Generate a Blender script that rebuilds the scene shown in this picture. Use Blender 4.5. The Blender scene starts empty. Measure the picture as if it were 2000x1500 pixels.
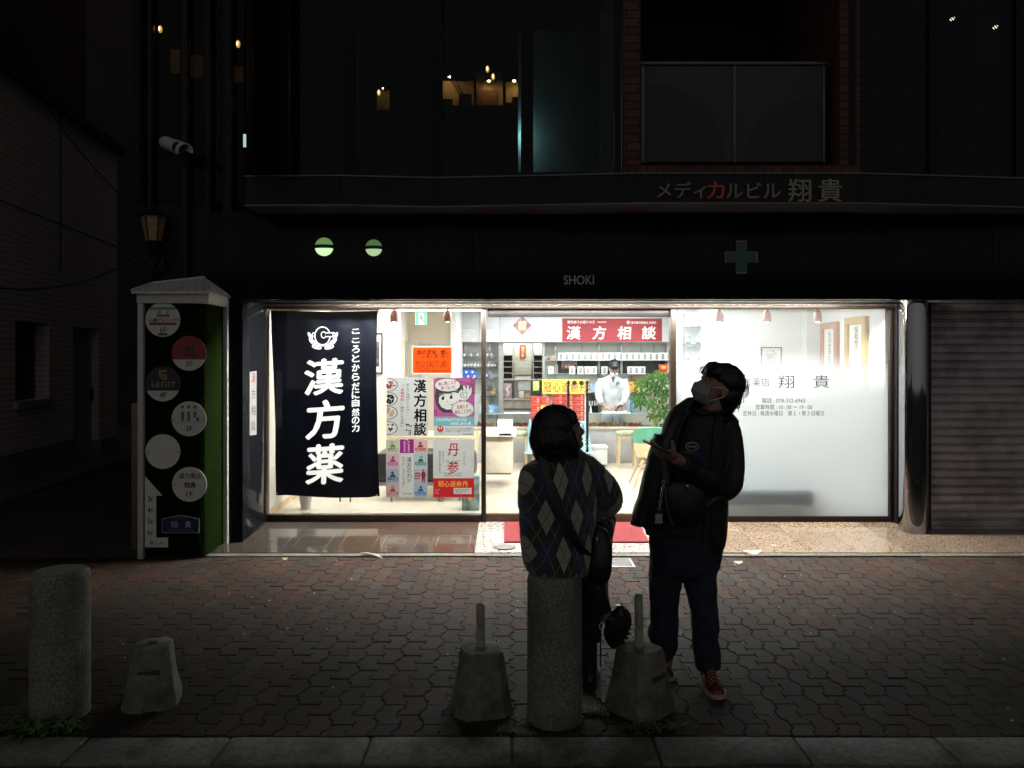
import bpy, bmesh, math, random
from mathutils import Vector, Matrix, Euler, noise
from mathutils.geometry import delaunay_2d_cdt

sc = bpy.context.scene
COL = sc.collection
R = random.Random(7)
PI = math.pi
rad = math.radians

# ------------------------------------------------------------------ camera
F, HZ, CH = 1500.0, 705.0, 1.65          # focal length in photo pixels, horizon row, eye height
cam = bpy.data.cameras.new('camera')
cam.sensor_width = 36.0
cam.lens = F / 2000 * 36
cam.shift_y = -(750 - HZ) / 2000
cam.clip_start = 0.05
cam.clip_end = 500
cam_o = bpy.data.objects.new('camera', cam)
cam_o.location = (0, 0, CH)
cam_o.rotation_euler = (rad(90), 0, 0)
COL.objects.link(cam_o)
sc.camera = cam_o

# ------------------------------------------------------------------ night sky: dim city glow, stronger behind the street
W = bpy.data.worlds.new('World')
sc.world = W
W.use_nodes = True
nt = W.node_tree
bg = nt.nodes['Background']
tc = nt.nodes.new('ShaderNodeTexCoord')
sep = nt.nodes.new('ShaderNodeSeparateXYZ')
mr = nt.nodes.new('ShaderNodeMapRange')
mr.inputs['From Min'].default_value = 0.35
mr.inputs['From Max'].default_value = -1.0
mr.inputs['To Min'].default_value = 0.012
mr.inputs['To Max'].default_value = 0.17
nt.links.new(tc.outputs['Generated'], sep.inputs[0])
nt.links.new(sep.outputs['Y'], mr.inputs['Value'])
nt.links.new(mr.outputs[0], bg.inputs['Strength'])
bg.inputs['Color'].default_value = (1.0, 0.97, 0.93, 1)

sc.view_settings.view_transform = 'Standard'
sc.view_settings.look = 'None'
sc.view_settings.exposure = 0.0
sc.view_settings.gamma = 1.0
sc.view_settings.use_curve_mapping = False
sc.cycles.use_denoising = True
sc.cycles.max_bounces = 10
sc.cycles.transparent_max_bounces = 24
sc.cycles.sample_clamp_indirect = 4.0
LIGHT = 41.0                               # strength of the shop's fluorescent panels

# ------------------------------------------------------------------ helpers
def P(px, py, d):
    return Vector(((px - 1000) * d / F, d, CH + (HZ - py) * d / F))
def PX(px, d): return (px - 1000) * d / F
def PZ(py, d): return CH + (HZ - py) * d / F

ORD = ['first', 'second', 'third', 'fourth', 'fifth', 'sixth', 'seventh', 'eighth', 'ninth', 'tenth', 'eleventh', 'twelfth',
       'thirteenth', 'fourteenth', 'fifteenth', 'sixteenth', 'seventeenth', 'eighteenth', 'nineteenth', 'twentieth']

_m = {}
INSIDE = [1.0]                            # reflectance scale while the shop's goods are built
def pbr(name, col=(.5, .5, .5), rough=0.5, metal=0.0, var=0.12, scale=12.0, bump=0.0, bscale=60.0, spec=0.5, sheen=0.0, coat=0.0, stain=None, stscale=2.5):
    if name in _m: return _m[name]
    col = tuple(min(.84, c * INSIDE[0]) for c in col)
    m = bpy.data.materials.new(name); m.use_nodes = True
    n = m.node_tree.nodes; l = m.node_tree.links
    b = n['Principled BSDF']
    b.inputs['Roughness'].default_value = rough
    b.inputs['Metallic'].default_value = metal
    b.inputs['Specular IOR Level'].default_value = spec
    if sheen: b.inputs['Sheen Weight'].default_value = sheen
    if coat: b.inputs['Coat Weight'].default_value = coat
    t = n.new('ShaderNodeTexCoord')
    c = (*col, 1)
    if var > 0:
        tx = n.new('ShaderNodeTexNoise'); tx.inputs['Scale'].default_value = scale; tx.inputs['Detail'].default_value = 5
        l.new(t.outputs['Object'], tx.inputs['Vector'])
        rp = n.new('ShaderNodeMapRange')
        rp.inputs['From Min'].default_value = 0.3; rp.inputs['From Max'].default_value = 0.7
        rp.inputs['To Min'].default_value = 1 - var; rp.inputs['To Max'].default_value = 1 + var
        l.new(tx.outputs['Fac'], rp.inputs['Value'])
        mx = n.new('ShaderNodeVectorMath'); mx.operation = 'SCALE'
        mx.inputs[0].default_value = col
        l.new(rp.outputs[0], mx.inputs['Scale'])
        out = mx.outputs[0]
        if stain:
            s2 = n.new('ShaderNodeTexNoise'); s2.inputs['Scale'].default_value = stscale; s2.inputs['Detail'].default_value = 8; s2.inputs['Roughness'].default_value = 0.65
            l.new(t.outputs['Object'], s2.inputs['Vector'])
            r2 = n.new('ShaderNodeMapRange'); r2.inputs['From Min'].default_value = 0.47; r2.inputs['From Max'].default_value = 0.62
            l.new(s2.outputs['Fac'], r2.inputs['Value'])
            m2 = n.new('ShaderNodeMix'); m2.data_type = 'RGBA'
            l.new(r2.outputs[0], m2.inputs['Factor']); l.new(out, m2.inputs['A']); m2.inputs['B'].default_value = (*stain, 1)
            out = m2.outputs['Result']
        l.new(out, b.inputs['Base Color'])
    else:
        b.inputs['Base Color'].default_value = c
    if bump > 0:
        tb = n.new('ShaderNodeTexNoise'); tb.inputs['Scale'].default_value = bscale; tb.inputs['Detail'].default_value = 4
        l.new(t.outputs['Object'], tb.inputs['Vector'])
        bp = n.new('ShaderNodeBump'); bp.inputs['Strength'].default_value = bump; bp.inputs['Distance'].default_value = 0.01
        l.new(tb.outputs['Fac'], bp.inputs['Height']); l.new(bp.outputs[0], b.inputs['Normal'])
    _m[name] = m
    return m

def emit(name, col, strength):
    if name in _m: return _m[name]
    m = bpy.data.materials.new(name); m.use_nodes = True
    b = m.node_tree.nodes['Principled BSDF']
    b.inputs['Base Color'].default_value = (*[c * .15 for c in col], 1)
    b.inputs['Emission Color'].default_value = (*col, 1)
    b.inputs['Emission Strength'].default_value = strength
    _m[name] = m
    return m

def paper(name, col, tr=0.6):
    """thin sheet that lets light through from behind"""
    if name in _m: return _m[name]
    m = bpy.data.materials.new(name); m.use_nodes = True
    n = m.node_tree.nodes; l = m.node_tree.links
    n.remove(n['Principled BSDF'])
    t = n.new('ShaderNodeTexCoord'); tx = n.new('ShaderNodeTexNoise'); tx.inputs['Scale'].default_value = 9
    l.new(t.outputs['Object'], tx.inputs['Vector'])
    mr = n.new('ShaderNodeMapRange'); mr.inputs['To Min'].default_value = 0.9; mr.inputs['To Max'].default_value = 1.08
    l.new(tx.outputs['Fac'], mr.inputs['Value'])
    sv = n.new('ShaderNodeVectorMath'); sv.operation = 'SCALE'; sv.inputs[0].default_value = col
    l.new(mr.outputs[0], sv.inputs['Scale'])
    d = n.new('ShaderNodeBsdfDiffuse'); r = n.new('ShaderNodeBsdfTranslucent')
    l.new(sv.outputs[0], d.inputs['Color']); l.new(sv.outputs[0], r.inputs['Color'])
    mx = n.new('ShaderNodeMixShader'); mx.inputs[0].default_value = tr
    l.new(d.outputs[0], mx.inputs[1]); l.new(r.outputs[0], mx.inputs[2])
    l.new(mx.outputs[0], n['Material Output'].inputs['Surface'])
    _m[name] = m
    return m

def glass(name, tint=(0.96, 0.98, 0.97), refl=0.05, fres=0.6, rough=0.0, pattern=False):
    """a pane: mostly see-through, with fresnel reflections"""
    if name in _m: return _m[name]
    m = bpy.data.materials.new(name); m.use_nodes = True
    n = m.node_tree.nodes; l = m.node_tree.links
    n.remove(n['Principled BSDF'])
    tr = n.new('ShaderNodeBsdfTransparent'); tr.inputs[0].default_value = (*tint, 1)
    g = n.new('ShaderNodeBsdfGlossy'); g.inputs['Roughness'].default_value = rough
    fr = n.new('ShaderNodeLayerWeight'); fr.inputs['Blend'].default_value = 0.25
    ad = n.new('ShaderNodeMath'); ad.operation = 'MULTIPLY_ADD'
    l.new(fr.outputs['Fresnel'], ad.inputs[0]); ad.inputs[1].default_value = fres; ad.inputs[2].default_value = refl * 0.4
    mx = n.new('ShaderNodeMixShader')
    l.new(ad.outputs[0], mx.inputs[0]); l.new(tr.outputs[0], mx.inputs[1]); l.new(g.outputs[0], mx.inputs[2])
    l.new(mx.outputs[0], n['Material Output'].inputs['Surface'])
    if pattern:                                  # wired glass: fine diagonal mesh
        t = n.new('ShaderNodeTexCoord'); mp = n.new('ShaderNodeMapping'); mp.inputs['Rotation'].default_value = (0, rad(45), 0)
        w = n.new('ShaderNodeTexWave'); w.inputs['Scale'].default_value = 14; w.bands_direction = 'X'
        l.new(t.outputs['Object'], mp.inputs[0]); l.new(mp.outputs[0], w.inputs['Vector'])
        d = n.new('ShaderNodeBsdfDiffuse'); d.inputs[0].default_value = (0.05, 0.06, 0.08, 1)
        gt = n.new('ShaderNodeMath'); gt.operation = 'GREATER_THAN'; gt.inputs[1].default_value = 0.75
        l.new(w.outputs['Fac'], gt.inputs[0])
        m2 = n.new('ShaderNodeMixShader'); l.new(gt.outputs[0], m2.inputs[0]); l.new(mx.outputs[0], m2.inputs[1]); l.new(d.outputs[0], m2.inputs[2])
        l.new(m2.outputs[0], n['Material Output'].inputs['Surface'])
    _m[name] = m
    return m

def wl(p):
    v = Vector((0, 0, 0))
    while p is not None:
        v += Vector(p.location); p = p.parent
    return v

def finish(me, smooth=True, ang=35):
    if smooth:
        for p in me.polygons: p.use_smooth = True
        me.set_sharp_from_angle(angle=rad(ang))

def obj(name, bm, mats, parent=None, smooth=True, ang=35, origin=None, normals=True):
    if normals: bmesh.ops.recalc_face_normals(bm, faces=bm.faces)
    if parent is not None:
        off = wl(parent)
    elif origin is not None:
        off = Vector(origin)
    else:
        xs = [v.co.x for v in bm.verts]; ys = [v.co.y for v in bm.verts]; zs = [v.co.z for v in bm.verts]
        off = Vector(((min(xs) + max(xs)) / 2, (min(ys) + max(ys)) / 2, min(zs)))
    bmesh.ops.translate(bm, verts=bm.verts, vec=-off)
    me = bpy.data.meshes.new(name)
    bm.to_mesh(me); bm.free()
    if not isinstance(mats, (list, tuple)): mats = [mats]
    for m in mats: me.materials.append(m)
    finish(me, smooth, ang)
    o = bpy.data.objects.new(name, me)
    COL.objects.link(o)
    if parent is not None: o.parent = parent
    else: o.location = off
    return o

def tag(o, label, cat, group=None):
    if len(label.split()) > 16: print('LONG', len(label.split()), label)
    o['label'] = label; o['category'] = cat
    if group: o['group'] = group
    return o

def thing(name, label, cat, loc, group=None):
    o = bpy.data.objects.new(name, None); COL.objects.link(o)
    o.empty_display_size = 0.1
    o.location = loc
    return tag(o, label, cat, group)

def struct(name, bm, mats, kind='structure', **k):
    o = obj(name, bm, mats, **k); o['kind'] = kind
    return o

def copy_tree(o, parent=None):
    c = o.copy(); COL.objects.link(c)
    if parent is not None: c.parent = parent
    for ch in list(o.children): copy_tree(ch, c)
    return c

def B(): return bmesh.new()

def box(bm, x0, x1, y0, y1, z0, z1, bev=0.0, mi=0, mat=None):
    r = bmesh.ops.create_cube(bm, size=1.0)
    vs = r['verts']
    for v in vs:
        v.co = Vector((x0 + (v.co.x + .5) * (x1 - x0), y0 + (v.co.y + .5) * (y1 - y0), z0 + (v.co.z + .5) * (z1 - z0)))
    fs = list({f for v in vs for f in v.link_faces})
    for f in fs: f.material_index = mi
    if bev > 0:
        es = list({e for v in vs for e in v.link_edges})
        rr = bmesh.ops.bevel(bm, geom=es, offset=bev, segments=2, affect='EDGES', profile=0.5)
        for f in rr['faces']: f.material_index = mi
        vs = list({v for f in rr['faces'] for v in f.verts} | {v for v in vs if v.is_valid})
    if mat is not None:
        for v in vs: v.co = mat @ v.co
    return vs

def pbox(bm, px0, py0, px1, py1, d, depth, bev=0.0, mi=0):
    """box whose front face covers the given photo rectangle at distance d"""
    return box(bm, PX(px0, d), PX(px1, d), d, d + depth, PZ(py1, d), PZ(py0, d), bev, mi)

def prism(bm, pts, off, mi=0):
    """extrude a planar outline (3D points) by vector off"""
    a = [bm.verts.new(p) for p in pts]
    b = [bm.verts.new(Vector(p) + Vector(off)) for p in pts]
    fs = [bm.faces.new(a), bm.faces.new(list(reversed(b)))]
    n = len(a)
    for i in range(n):
        fs.append(bm.faces.new((a[i], b[i], b[(i + 1) % n], a[(i + 1) % n])))
    for f in fs: f.material_index = mi
    return a + b

def bridge(bm, rings, mi=0, cap=True, closed=True):
    vr = [[bm.verts.new(p) for p in r] for r in rings]
    n = len(vr[0])
    for i in range(len(vr) - 1):
        for j in range(n if closed else n - 1):
            f = bm.faces.new((vr[i][j], vr[i][(j + 1) % n], vr[i + 1][(j + 1) % n], vr[i + 1][j])); f.material_index = mi
    if cap:
        f = bm.faces.new(vr[0]); f.material_index = mi
        f = bm.faces.new(list(reversed(vr[-1]))); f.material_index = mi
    return vr

def limb(bm, pts, n=14, mi=0, sub=1):
    """tapered tube: pts = (centre, half width across the view, half depth)"""
    if sub > 1 and len(pts) > 2:
        q = []
        for i in range(len(pts) - 1):
            p0 = pts[max(i - 1, 0)]; p1 = pts[i]; p2 = pts[i + 1]; p3 = pts[min(i + 2, len(pts) - 1)]
            for s in range(sub):
                t = s / sub
                def cr(a, b, c, d): return 0.5 * ((2 * b) + (c - a) * t + (2 * a - 5 * b + 4 * c - d) * t * t + (3 * b - a - 3 * c + d) * t ** 3)
                q.append((cr(p0[0], p1[0], p2[0], p3[0]), cr(p0[1], p1[1], p2[1], p3[1]), cr(p0[2], p1[2], p2[2], p3[2])))
        q.append(pts[-1]); pts = q
    a = None; rings = []
    for i, (c, r1, r2) in enumerate(pts):
        t = (pts[min(i + 1, len(pts) - 1)][0] - pts[max(i - 1, 0)][0])
        t = t.normalized() if t.length > 1e-9 else Vector((0, 0, 1))
        if a is None:
            a = t.cross(Vector((0, 1, 0)))
            if a.length < 0.25: a = Vector((1, 0, 0)) - t * t.x
        else:
            a = a - t * a.dot(t)
        a.normalize()
        b = t.cross(a)
        rings.append([c + a * (math.cos(2 * PI * k / n) * r1) + b * (math.sin(2 * PI * k / n) * r2) for k in range(n)])
    return bridge(bm, rings, mi)

def tube(bm, path, r, n=8, mi=0):
    return limb(bm, [(Vector(p), r, r) for p in path], n, mi)

def cyl(bm, c, r, z0, z1, n=24, r2=None, mi=0):
    r2 = r if r2 is None else r2
    rings = []
    for z, rr in ((z0, r), (z1, r2)):
        rings.append([Vector((c[0] + math.cos(2 * PI * k / n) * rr, c[1] + math.sin(2 * PI * k / n) * rr, z)) for k in range(n)])
    return bridge(bm, rings, mi)

def lathe(bm, c, prof, n=24, mi=0, cap=True):
    rings = [[Vector((c[0] + math.cos(2 * PI * k / n) * r, c[1] + math.sin(2 * PI * k / n) * r, c[2] + z)) for k in range(n)] for r, z in prof]
    return bridge(bm, rings, mi, cap)

def ell(bm, c, radii, rot=None, seg=20, mi=0):
    m = Matrix.Translation(Vector(c)) @ (rot.to_4x4() if rot is not None else Matrix.Identity(4)) @ Matrix.Diagonal((*radii, 1))
    r = bmesh.ops.create_uvsphere(bm, u_segments=seg, v_segments=seg // 2 + 2, radius=1, matrix=m)
    for v in r['verts']:
        for f in v.link_faces: f.material_index = mi
    return r['verts']

def disc(bm, c, r, thick, n=40, mi=0):
    """flat round plate facing the street (-Y)"""
    pts = [Vector((c[0] + r * math.cos(2 * PI * k / n), c[1], c[2] + r * math.sin(2 * PI * k / n))) for k in range(n)]
    return prism(bm, pts, (0, thick, 0), mi)

def fuse(name, bm, voxel, mats, parent, smooth=4, wrinkle=0.0, wscale=9.0, origin=None, post=None):
    """join overlapping solids into one continuous skin"""
    me = bpy.data.meshes.new('tmp'); bmesh.ops.recalc_face_normals(bm, faces=bm.faces); bm.to_mesh(me); bm.free()
    o = bpy.data.objects.new('tmp', me); COL.objects.link(o)
    rm = o.modifiers.new('r', 'REMESH'); rm.mode = 'VOXEL'; rm.voxel_size = voxel
    if smooth:
        sm = o.modifiers.new('s', 'SMOOTH'); sm.iterations = smooth; sm.factor = 0.5
    dg = bpy.context.evaluated_depsgraph_get(); dg.update()
    m2 = bpy.data.meshes.new_from_object(o.evaluated_get(dg))
    bpy.data.objects.remove(o); bpy.data.meshes.remove(me)
    b2 = bmesh.new(); b2.from_mesh(m2); bpy.data.meshes.remove(m2)
    if wrinkle:
        b2.normal_update()
        for v in b2.verts:
            q = v.co * wscale
            k = noise.noise(Vector((q.x, q.y, q.z * 0.6))) + 0.5 * noise.noise(Vector((q.x * 2.3 + 5, q.y * 2.3, q.z * 1.3)))
            v.co += v.normal * (k * wrinkle)
    if post: post(b2)
    return obj(name, b2, mats, parent, ang=180, origin=origin, normals=False)

# ---- lettering -------------------------------------------------------------
_tx = {}
def _raw(s, shear, spacing, line, align):
    cu = bpy.data.curves.new('txt', 'FONT')
    cu.body = s; cu.size = 1.0; cu.shear = shear; cu.align_x = align
    cu.space_character = spacing; cu.space_line = line
    cu.resolution_u = 3
    o = bpy.data.objects.new('txt', cu); COL.objects.link(o)
    dg = bpy.context.evaluated_depsgraph_get(); dg.update()
    me = bpy.data.meshes.new_from_object(o.evaluated_get(dg))
    bpy.data.objects.remove(o); bpy.data.curves.remove(cu)
    vs = [(v.co.x, v.co.y) for v in me.vertices]; fs = [tuple(p.vertices) for p in me.polygons]
    bpy.data.meshes.remove(me)
    return vs, fs
def loops_of(vs, fs):
    bm = B(); vv = [bm.verts.new((x, y, 0)) for x, y in vs]
    for f in fs:
        try: bm.faces.new([vv[i] for i in f])
        except ValueError: pass
    bmesh.ops.remove_doubles(bm, verts=bm.verts, dist=1e-5)
    ed = {e for e in bm.edges if len(e.link_faces) == 1}
    loops = []
    while ed:
        e = ed.pop(); lp = [e.verts[0], e.verts[1]]
        while True:
            nx = [q for q in lp[-1].link_edges if q in ed]
            if not nx: break
            q = nx[0]; ed.discard(q); lp.append(q.other_vert(lp[-1]))
        if lp[0] is lp[-1]: lp.pop()
        if len(lp) > 2: loops.append([(v.co.x, v.co.y) for v in lp])
    bm.free()
    return loops
def inside(pt, loops):
    x, y = pt; c = False
    for l in loops:
        n = len(l); j = n - 1
        for i in range(n):
            xi, yi = l[i]; xj, yj = l[j]
            if (yi > y) != (yj > y) and x < (xj - xi) * (y - yi) / (yj - yi) + xi: c = not c
            j = i
    return c
def compose(layers, extra=()):
    """overlay of flat shapes: layers = [(loops, index)], later ones on top; returns points and triangles with their index"""
    vs = []; es = []
    for loops, _ in layers:
        for l in loops:
            b0 = len(vs); vs += [Vector(p) for p in l]; es += [(b0 + i, b0 + (i + 1) % len(l)) for i in range(len(l))]
    vs += [Vector(p) for p in extra]
    ov, oe, of, *_ = delaunay_2d_cdt(vs, es, [], 0, 1e-5)
    bb = [(min(p[0] for l in L for p in l), max(p[0] for l in L for p in l), min(p[1] for l in L for p in l), max(p[1] for l in L for p in l)) for L, _ in layers]
    out = []
    for f in of:
        cx = sum(ov[i].x for i in f) / len(f); cy = sum(ov[i].y for i in f) / len(f)
        for k in range(len(layers) - 1, -1, -1):
            b_ = bb[k]
            if b_[0] <= cx <= b_[1] and b_[2] <= cy <= b_[3] and inside((cx, cy), layers[k][0]):
                out.append((tuple(f), layers[k][1])); break
    return ov, out
def shifts(b): return ((0, 0), (b, 0), (-b, 0), (0, b * .7), (0, -b * .7))
def glyphs(s, bold=0.0, shear=0.0, spacing=1.0, line=1.0, align='CENTER'):
    vs, fs = _raw(s, shear, spacing, line, align)
    if bold <= 0 or len(s) > 14: return vs, fs
    lp = loops_of(vs, fs)
    ov, tr = compose([([[(x + dx, y + dy) for x, y in l] for l in lp], 0) for dx, dy in shifts(bold)])
    return [(v.x, v.y) for v in ov], [t for t, _ in tr]

def letter(bm, s, px0, py0, px1, py1, d, bold=0.012, thick=0.0, vertical=False, mi=0, shear=0.0, rot=0.0, fn=None, line=1.0, align='CENTER', spacing=1.0):
    """fit the text into a photo rectangle on the plane at distance d (facing the street)"""
    if vertical: s = '\n'.join(s)
    key = (s, bold, shear, line, align, spacing)
    if key not in _tx: _tx[key] = glyphs(s, bold, shear, spacing=spacing, line=line, align=align)
    vs, fs = _tx[key]
    x0 = min(v[0] for v in vs); x1 = max(v[0] for v in vs); y0 = min(v[1] for v in vs); y1 = max(v[1] for v in vs)
    cx, cy = (px0 + px1) / 2, (py0 + py1) / 2
    out = []
    for (x, y) in vs:
        u = px0 + (x - x0) / max(x1 - x0, 1e-6) * (px1 - px0); v = py1 - (y - y0) / max(y1 - y0, 1e-6) * (py1 - py0)
        if rot:
            c, s_ = math.cos(rot), math.sin(rot)
            u, v = cx + (u - cx) * c - (v - cy) * s_, cy + (u - cx) * s_ + (v - cy) * c
        p = P(u, v, d)
        out.append(bm.verts.new(fn(p) if fn else p))
    new = []
    for f in fs:
        try:
            ff = bm.faces.new([out[i] for i in f]); ff.material_index = mi; new.append(ff)
        except ValueError: pass
    if thick:
        r = bmesh.ops.extrude_face_region(bm, geom=new)
        vv = [g for g in r['geom'] if isinstance(g, bmesh.types.BMVert)]
        bmesh.ops.translate(bm, verts=vv, vec=(0, -thick, 0))
    return out

def lettering(name, s, r, d, m, parent, **k):
    bm = B(); letter(bm, s, *r, d, **k)
    return obj(name, bm, m, parent, smooth=False, normals=bool(k.get('thick')))

def quad(bm, px0, py0, px1, py1, d, mi=0):
    v = [bm.verts.new(P(a, b, d)) for a, b in ((px0, py1), (px1, py1), (px1, py0), (px0, py0))]
    f = bm.faces.new(v); f.material_index = mi
    return v

def poly(bm, pts, d, mi=0):
    v = [bm.verts.new(P(a, b, d)) for a, b in pts]
    f = bm.faces.new(v); f.material_index = mi
    return v

def circ(cx, cy, r, n=28, ry=None, a0=0, a1=2 * PI):
    ry = r if ry is None else ry
    return [(cx + r * math.cos(a0 + (a1 - a0) * k / n), cy - ry * math.sin(a0 + (a1 - a0) * k / n)) for k in range(n)]

# ------------------------------------------------------------------ materials
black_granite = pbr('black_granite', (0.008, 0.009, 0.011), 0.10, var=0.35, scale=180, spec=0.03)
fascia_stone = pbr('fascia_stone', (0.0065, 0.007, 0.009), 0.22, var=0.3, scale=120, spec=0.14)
dark_metal = pbr('dark_metal', (0.010, 0.0105, 0.013), 0.4, 0.2, var=0.2, spec=.25)
band_metal = pbr('band_metal', (0.012, 0.013, 0.020), 0.4, 0.1, var=0.25, scale=3, spec=.2)
bronze = pbr('bronze_frame', (0.016, 0.010, 0.006), 0.35, 0.2, var=0.1, spec=.35)
bright_metal = pbr('bright_metal', (0.62, 0.6, 0.56), 0.22, 0.9, var=0.05)
chrome = pbr('chrome', (0.42, 0.42, 0.43), 0.05, 1.0, var=0.02)
white_paint = pbr('white_paint', (0.78, 0.77, 0.74), 0.5, var=0.04)
cream_wall = pbr('cream_wall', (0.74, 0.69, 0.59), 0.8, var=0.03, scale=2)
beige_wall = pbr('beige_wall', (0.50, 0.44, 0.34), 0.8, var=0.03, scale=2)
grey_panel = pbr('grey_panel', (0.62, 0.63, 0.65), 0.5, var=0.03, scale=2)
white_wall = pbr('white_wall', (0.78, 0.78, 0.76), 0.8, var=0.02, scale=2)
steel = pbr('steel', (0.4, 0.4, 0.42), 0.3, 0.9, var=0.05)
light_wood = pbr('light_wood', (0.60, 0.45, 0.28), 0.45, var=0.15, scale=6)
tan_wood = pbr('tan_wood', (0.45, 0.30, 0.16), 0.4, var=0.15, scale=6)
greige = pbr('greige_laminate', (0.50, 0.45, 0.38), 0.5, var=0.05)
black_plastic = pbr('black_plastic', (0.01, 0.01, 0.011), 0.4, var=0.1)
ink = paper('black_ink', (0.008, 0.008, 0.009), 0.1)
pane_clear = glass('shop_glass', refl=0.04)
pane_dark = glass('upper_glass', (0.7, 0.76, 0.76), refl=0.02, fres=0.22)
pane_wire = glass('wired_glass', (0.45, 0.5, 0.5), refl=0.02, fres=0.2, pattern=True)
concrete = pbr('concrete', (.15, .15, .125), 0.9, var=0.35, scale=26, bump=0.5, bscale=90, stain=(0.07, 0.08, 0.05), stscale=7)
tube_light = emit('fluorescent', (0.95, 0.98, 1.0), LIGHT)

# =================================================================== GROUND
def vcol_mat(name, rough=0.85, bump=0.6, speck=160, spec=0.3, grain=0.35, patch=(.7, 1.25), rv=(-.12, .1)):
    m = bpy.data.materials.new(name); m.use_nodes = True
    n = m.node_tree.nodes; l = m.node_tree.links; b = n['Principled BSDF']
    at = n.new('ShaderNodeAttribute'); at.attribute_name = 'tone'
    t = n.new('ShaderNodeTexCoord')
    tx = n.new('ShaderNodeTexNoise'); tx.inputs['Scale'].default_value = speck; tx.inputs['Detail'].default_value = 3
    l.new(t.outputs['Object'], tx.inputs['Vector'])
    t2 = n.new('ShaderNodeTexNoise'); t2.inputs['Scale'].default_value = 2.2; t2.inputs['Detail'].default_value = 6
    l.new(t.outputs['Object'], t2.inputs['Vector'])
    mr = n.new('ShaderNodeMapRange'); mr.inputs['From Min'].default_value = .3; mr.inputs['From Max'].default_value = .7
    mr.inputs['To Min'].default_value = 1 - grain; mr.inputs['To Max'].default_value = 1 + grain
    l.new(tx.outputs['Fac'], mr.inputs['Value'])
    m2 = n.new('ShaderNodeMapRange'); m2.inputs['From Min'].default_value = .3; m2.inputs['From Max'].default_value = .7
    m2.inputs['To Min'].default_value = patch[0]; m2.inputs['To Max'].default_value = patch[1]
    l.new(t2.outputs['Fac'], m2.inputs['Value'])
    mu = n.new('ShaderNodeMath'); mu.operation = 'MULTIPLY'; l.new(mr.outputs[0], mu.inputs[0]); l.new(m2.outputs[0], mu.inputs[1])
    sv = n.new('ShaderNodeVectorMath'); sv.operation = 'SCALE'; l.new(at.outputs['Color'], sv.inputs[0]); l.new(mu.outputs[0], sv.inputs['Scale'])
    l.new(sv.outputs[0], b.inputs['Base Color'])
    b.inputs['Specular IOR Level'].default_value = spec
    rr = n.new('ShaderNodeMapRange'); rr.inputs['To Min'].default_value = rough + rv[0]; rr.inputs['To Max'].default_value = rough + rv[1]
    l.new(t2.outputs['Fac'], rr.inputs['Value']); l.new(rr.outputs[0], b.inputs['Roughness'])
    if bump:
        bp = n.new('ShaderNodeBump'); bp.inputs['Strength'].default_value = bump; bp.inputs['Distance'].default_value = .004
        l.new(tx.outputs['Fac'], bp.inputs['Height']); l.new(bp.outputs[0], b.inputs['Normal'])
    return m

def jog(t):          # a stepped wave, one period per stone
    t = t % 1.0
    if t < .18: return 1
    if t < .32: return 1 - 2 * (t - .18) / .14
    if t < .68: return -1
    if t < .82: return -1 + 2 * (t - .68) / .14
    return 1
def tri(t):
    t = t % 1.0
    return 4 * t if t < .25 else (2 - 4 * t if t < .75 else 4 * t - 4)

def build_pavement():
    bm = B(); cl = bm.loops.layers.color.new('tone')
    rr = random.Random(3)
    w, h = .104, .205                     # across, along
    Y0, Y1 = 3.375, 6.46
    ey = (0, .18, .32, .5, .68, .82, 1.0); ex = (0, .3, .7)
    for c in range(-52, 56):
        o = (c % 2) * h / 2
        for r in range(int(Y0 / h) - 1, int(Y1 / h) + 2):
            x0 = c * w; y0 = r * h + o
            if y0 < Y0 - h or y0 > Y1 + .02: continue
            pts = [(x0 + e * w, y0) for e in ex] + [(x0 + w, y0 + e * h) for e in ey] + [(x0 + e * w, y0 + h) for e in (.7, .3)] + [(x0, y0 + e * h) for e in reversed(ey)]
            pts = [p for i, p in enumerate(pts) if p != pts[i - 1]]
            q = [(x + .0125 * jog(y / h), y + .008 * tri(x / w / 2)) for x, y in pts]
            q = [(x + .012 * noise.noise(Vector((x * .8, y * .8, 0))), min(max(y + .012 * noise.noise(Vector((x * .8, y * .8, 9))), Y0), Y1)) for x, y in q]
            mx = sum(p[0] for p in q) / len(q); my = sum(p[1] for p in q) / len(q)
            if max(p[1] for p in q) - min(p[1] for p in q) < .03: continue
            g = rr.random(); big = noise.noise(Vector((mx * .7, my * 1.1, 3))); old = noise.noise(Vector((mx * .35 + 7, my * .6, 1)))
            if g + big * .35 < .20 + .5 * min(1, max(0, (my - 4.5) / 1.1)): col = (.190, .135, .112)
            else: col = (.168, .150, .131)
            k = rr.uniform(.84, 1.16) * (1 + .3 * old); col = [v * k for v in col]
            sink = .004 * noise.noise(Vector((mx * 1.6, my * 1.6, 5)))
            dz = rr.uniform(-.002, .0015) + sink; tx_, ty_ = rr.uniform(-.012, .012), rr.uniform(-.010, .010)
            gp = rr.uniform(.0012, .0026)
            def ring(s, z):
                out = []
                for x, y in q:
                    vx, vy = x - mx, y - my; L = math.hypot(vx, vy)
                    vx -= vx / L * s; vy -= vy / L * s
                    out.append(bm.verts.new((mx + vx, my + vy, z + dz + vx * tx_ + vy * ty_)))
                return out
            a, b_, c_ = ring(gp, -.012), ring(gp + .0005, -.0035), ring(gp + .004, 0)
            fs = []
            n_ = len(q)
            for A, Bq in ((a, b_), (b_, c_)):
                for i in range(n_):
                    try: fs.append(bm.faces.new((A[i], A[(i + 1) % n_], Bq[(i + 1) % n_], Bq[i])))
                    except ValueError: pass
            fs.append(bm.faces.new(c_))
            for f in fs:
                for lp in f.loops: lp[cl] = (*col, 1)
    return bm

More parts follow.
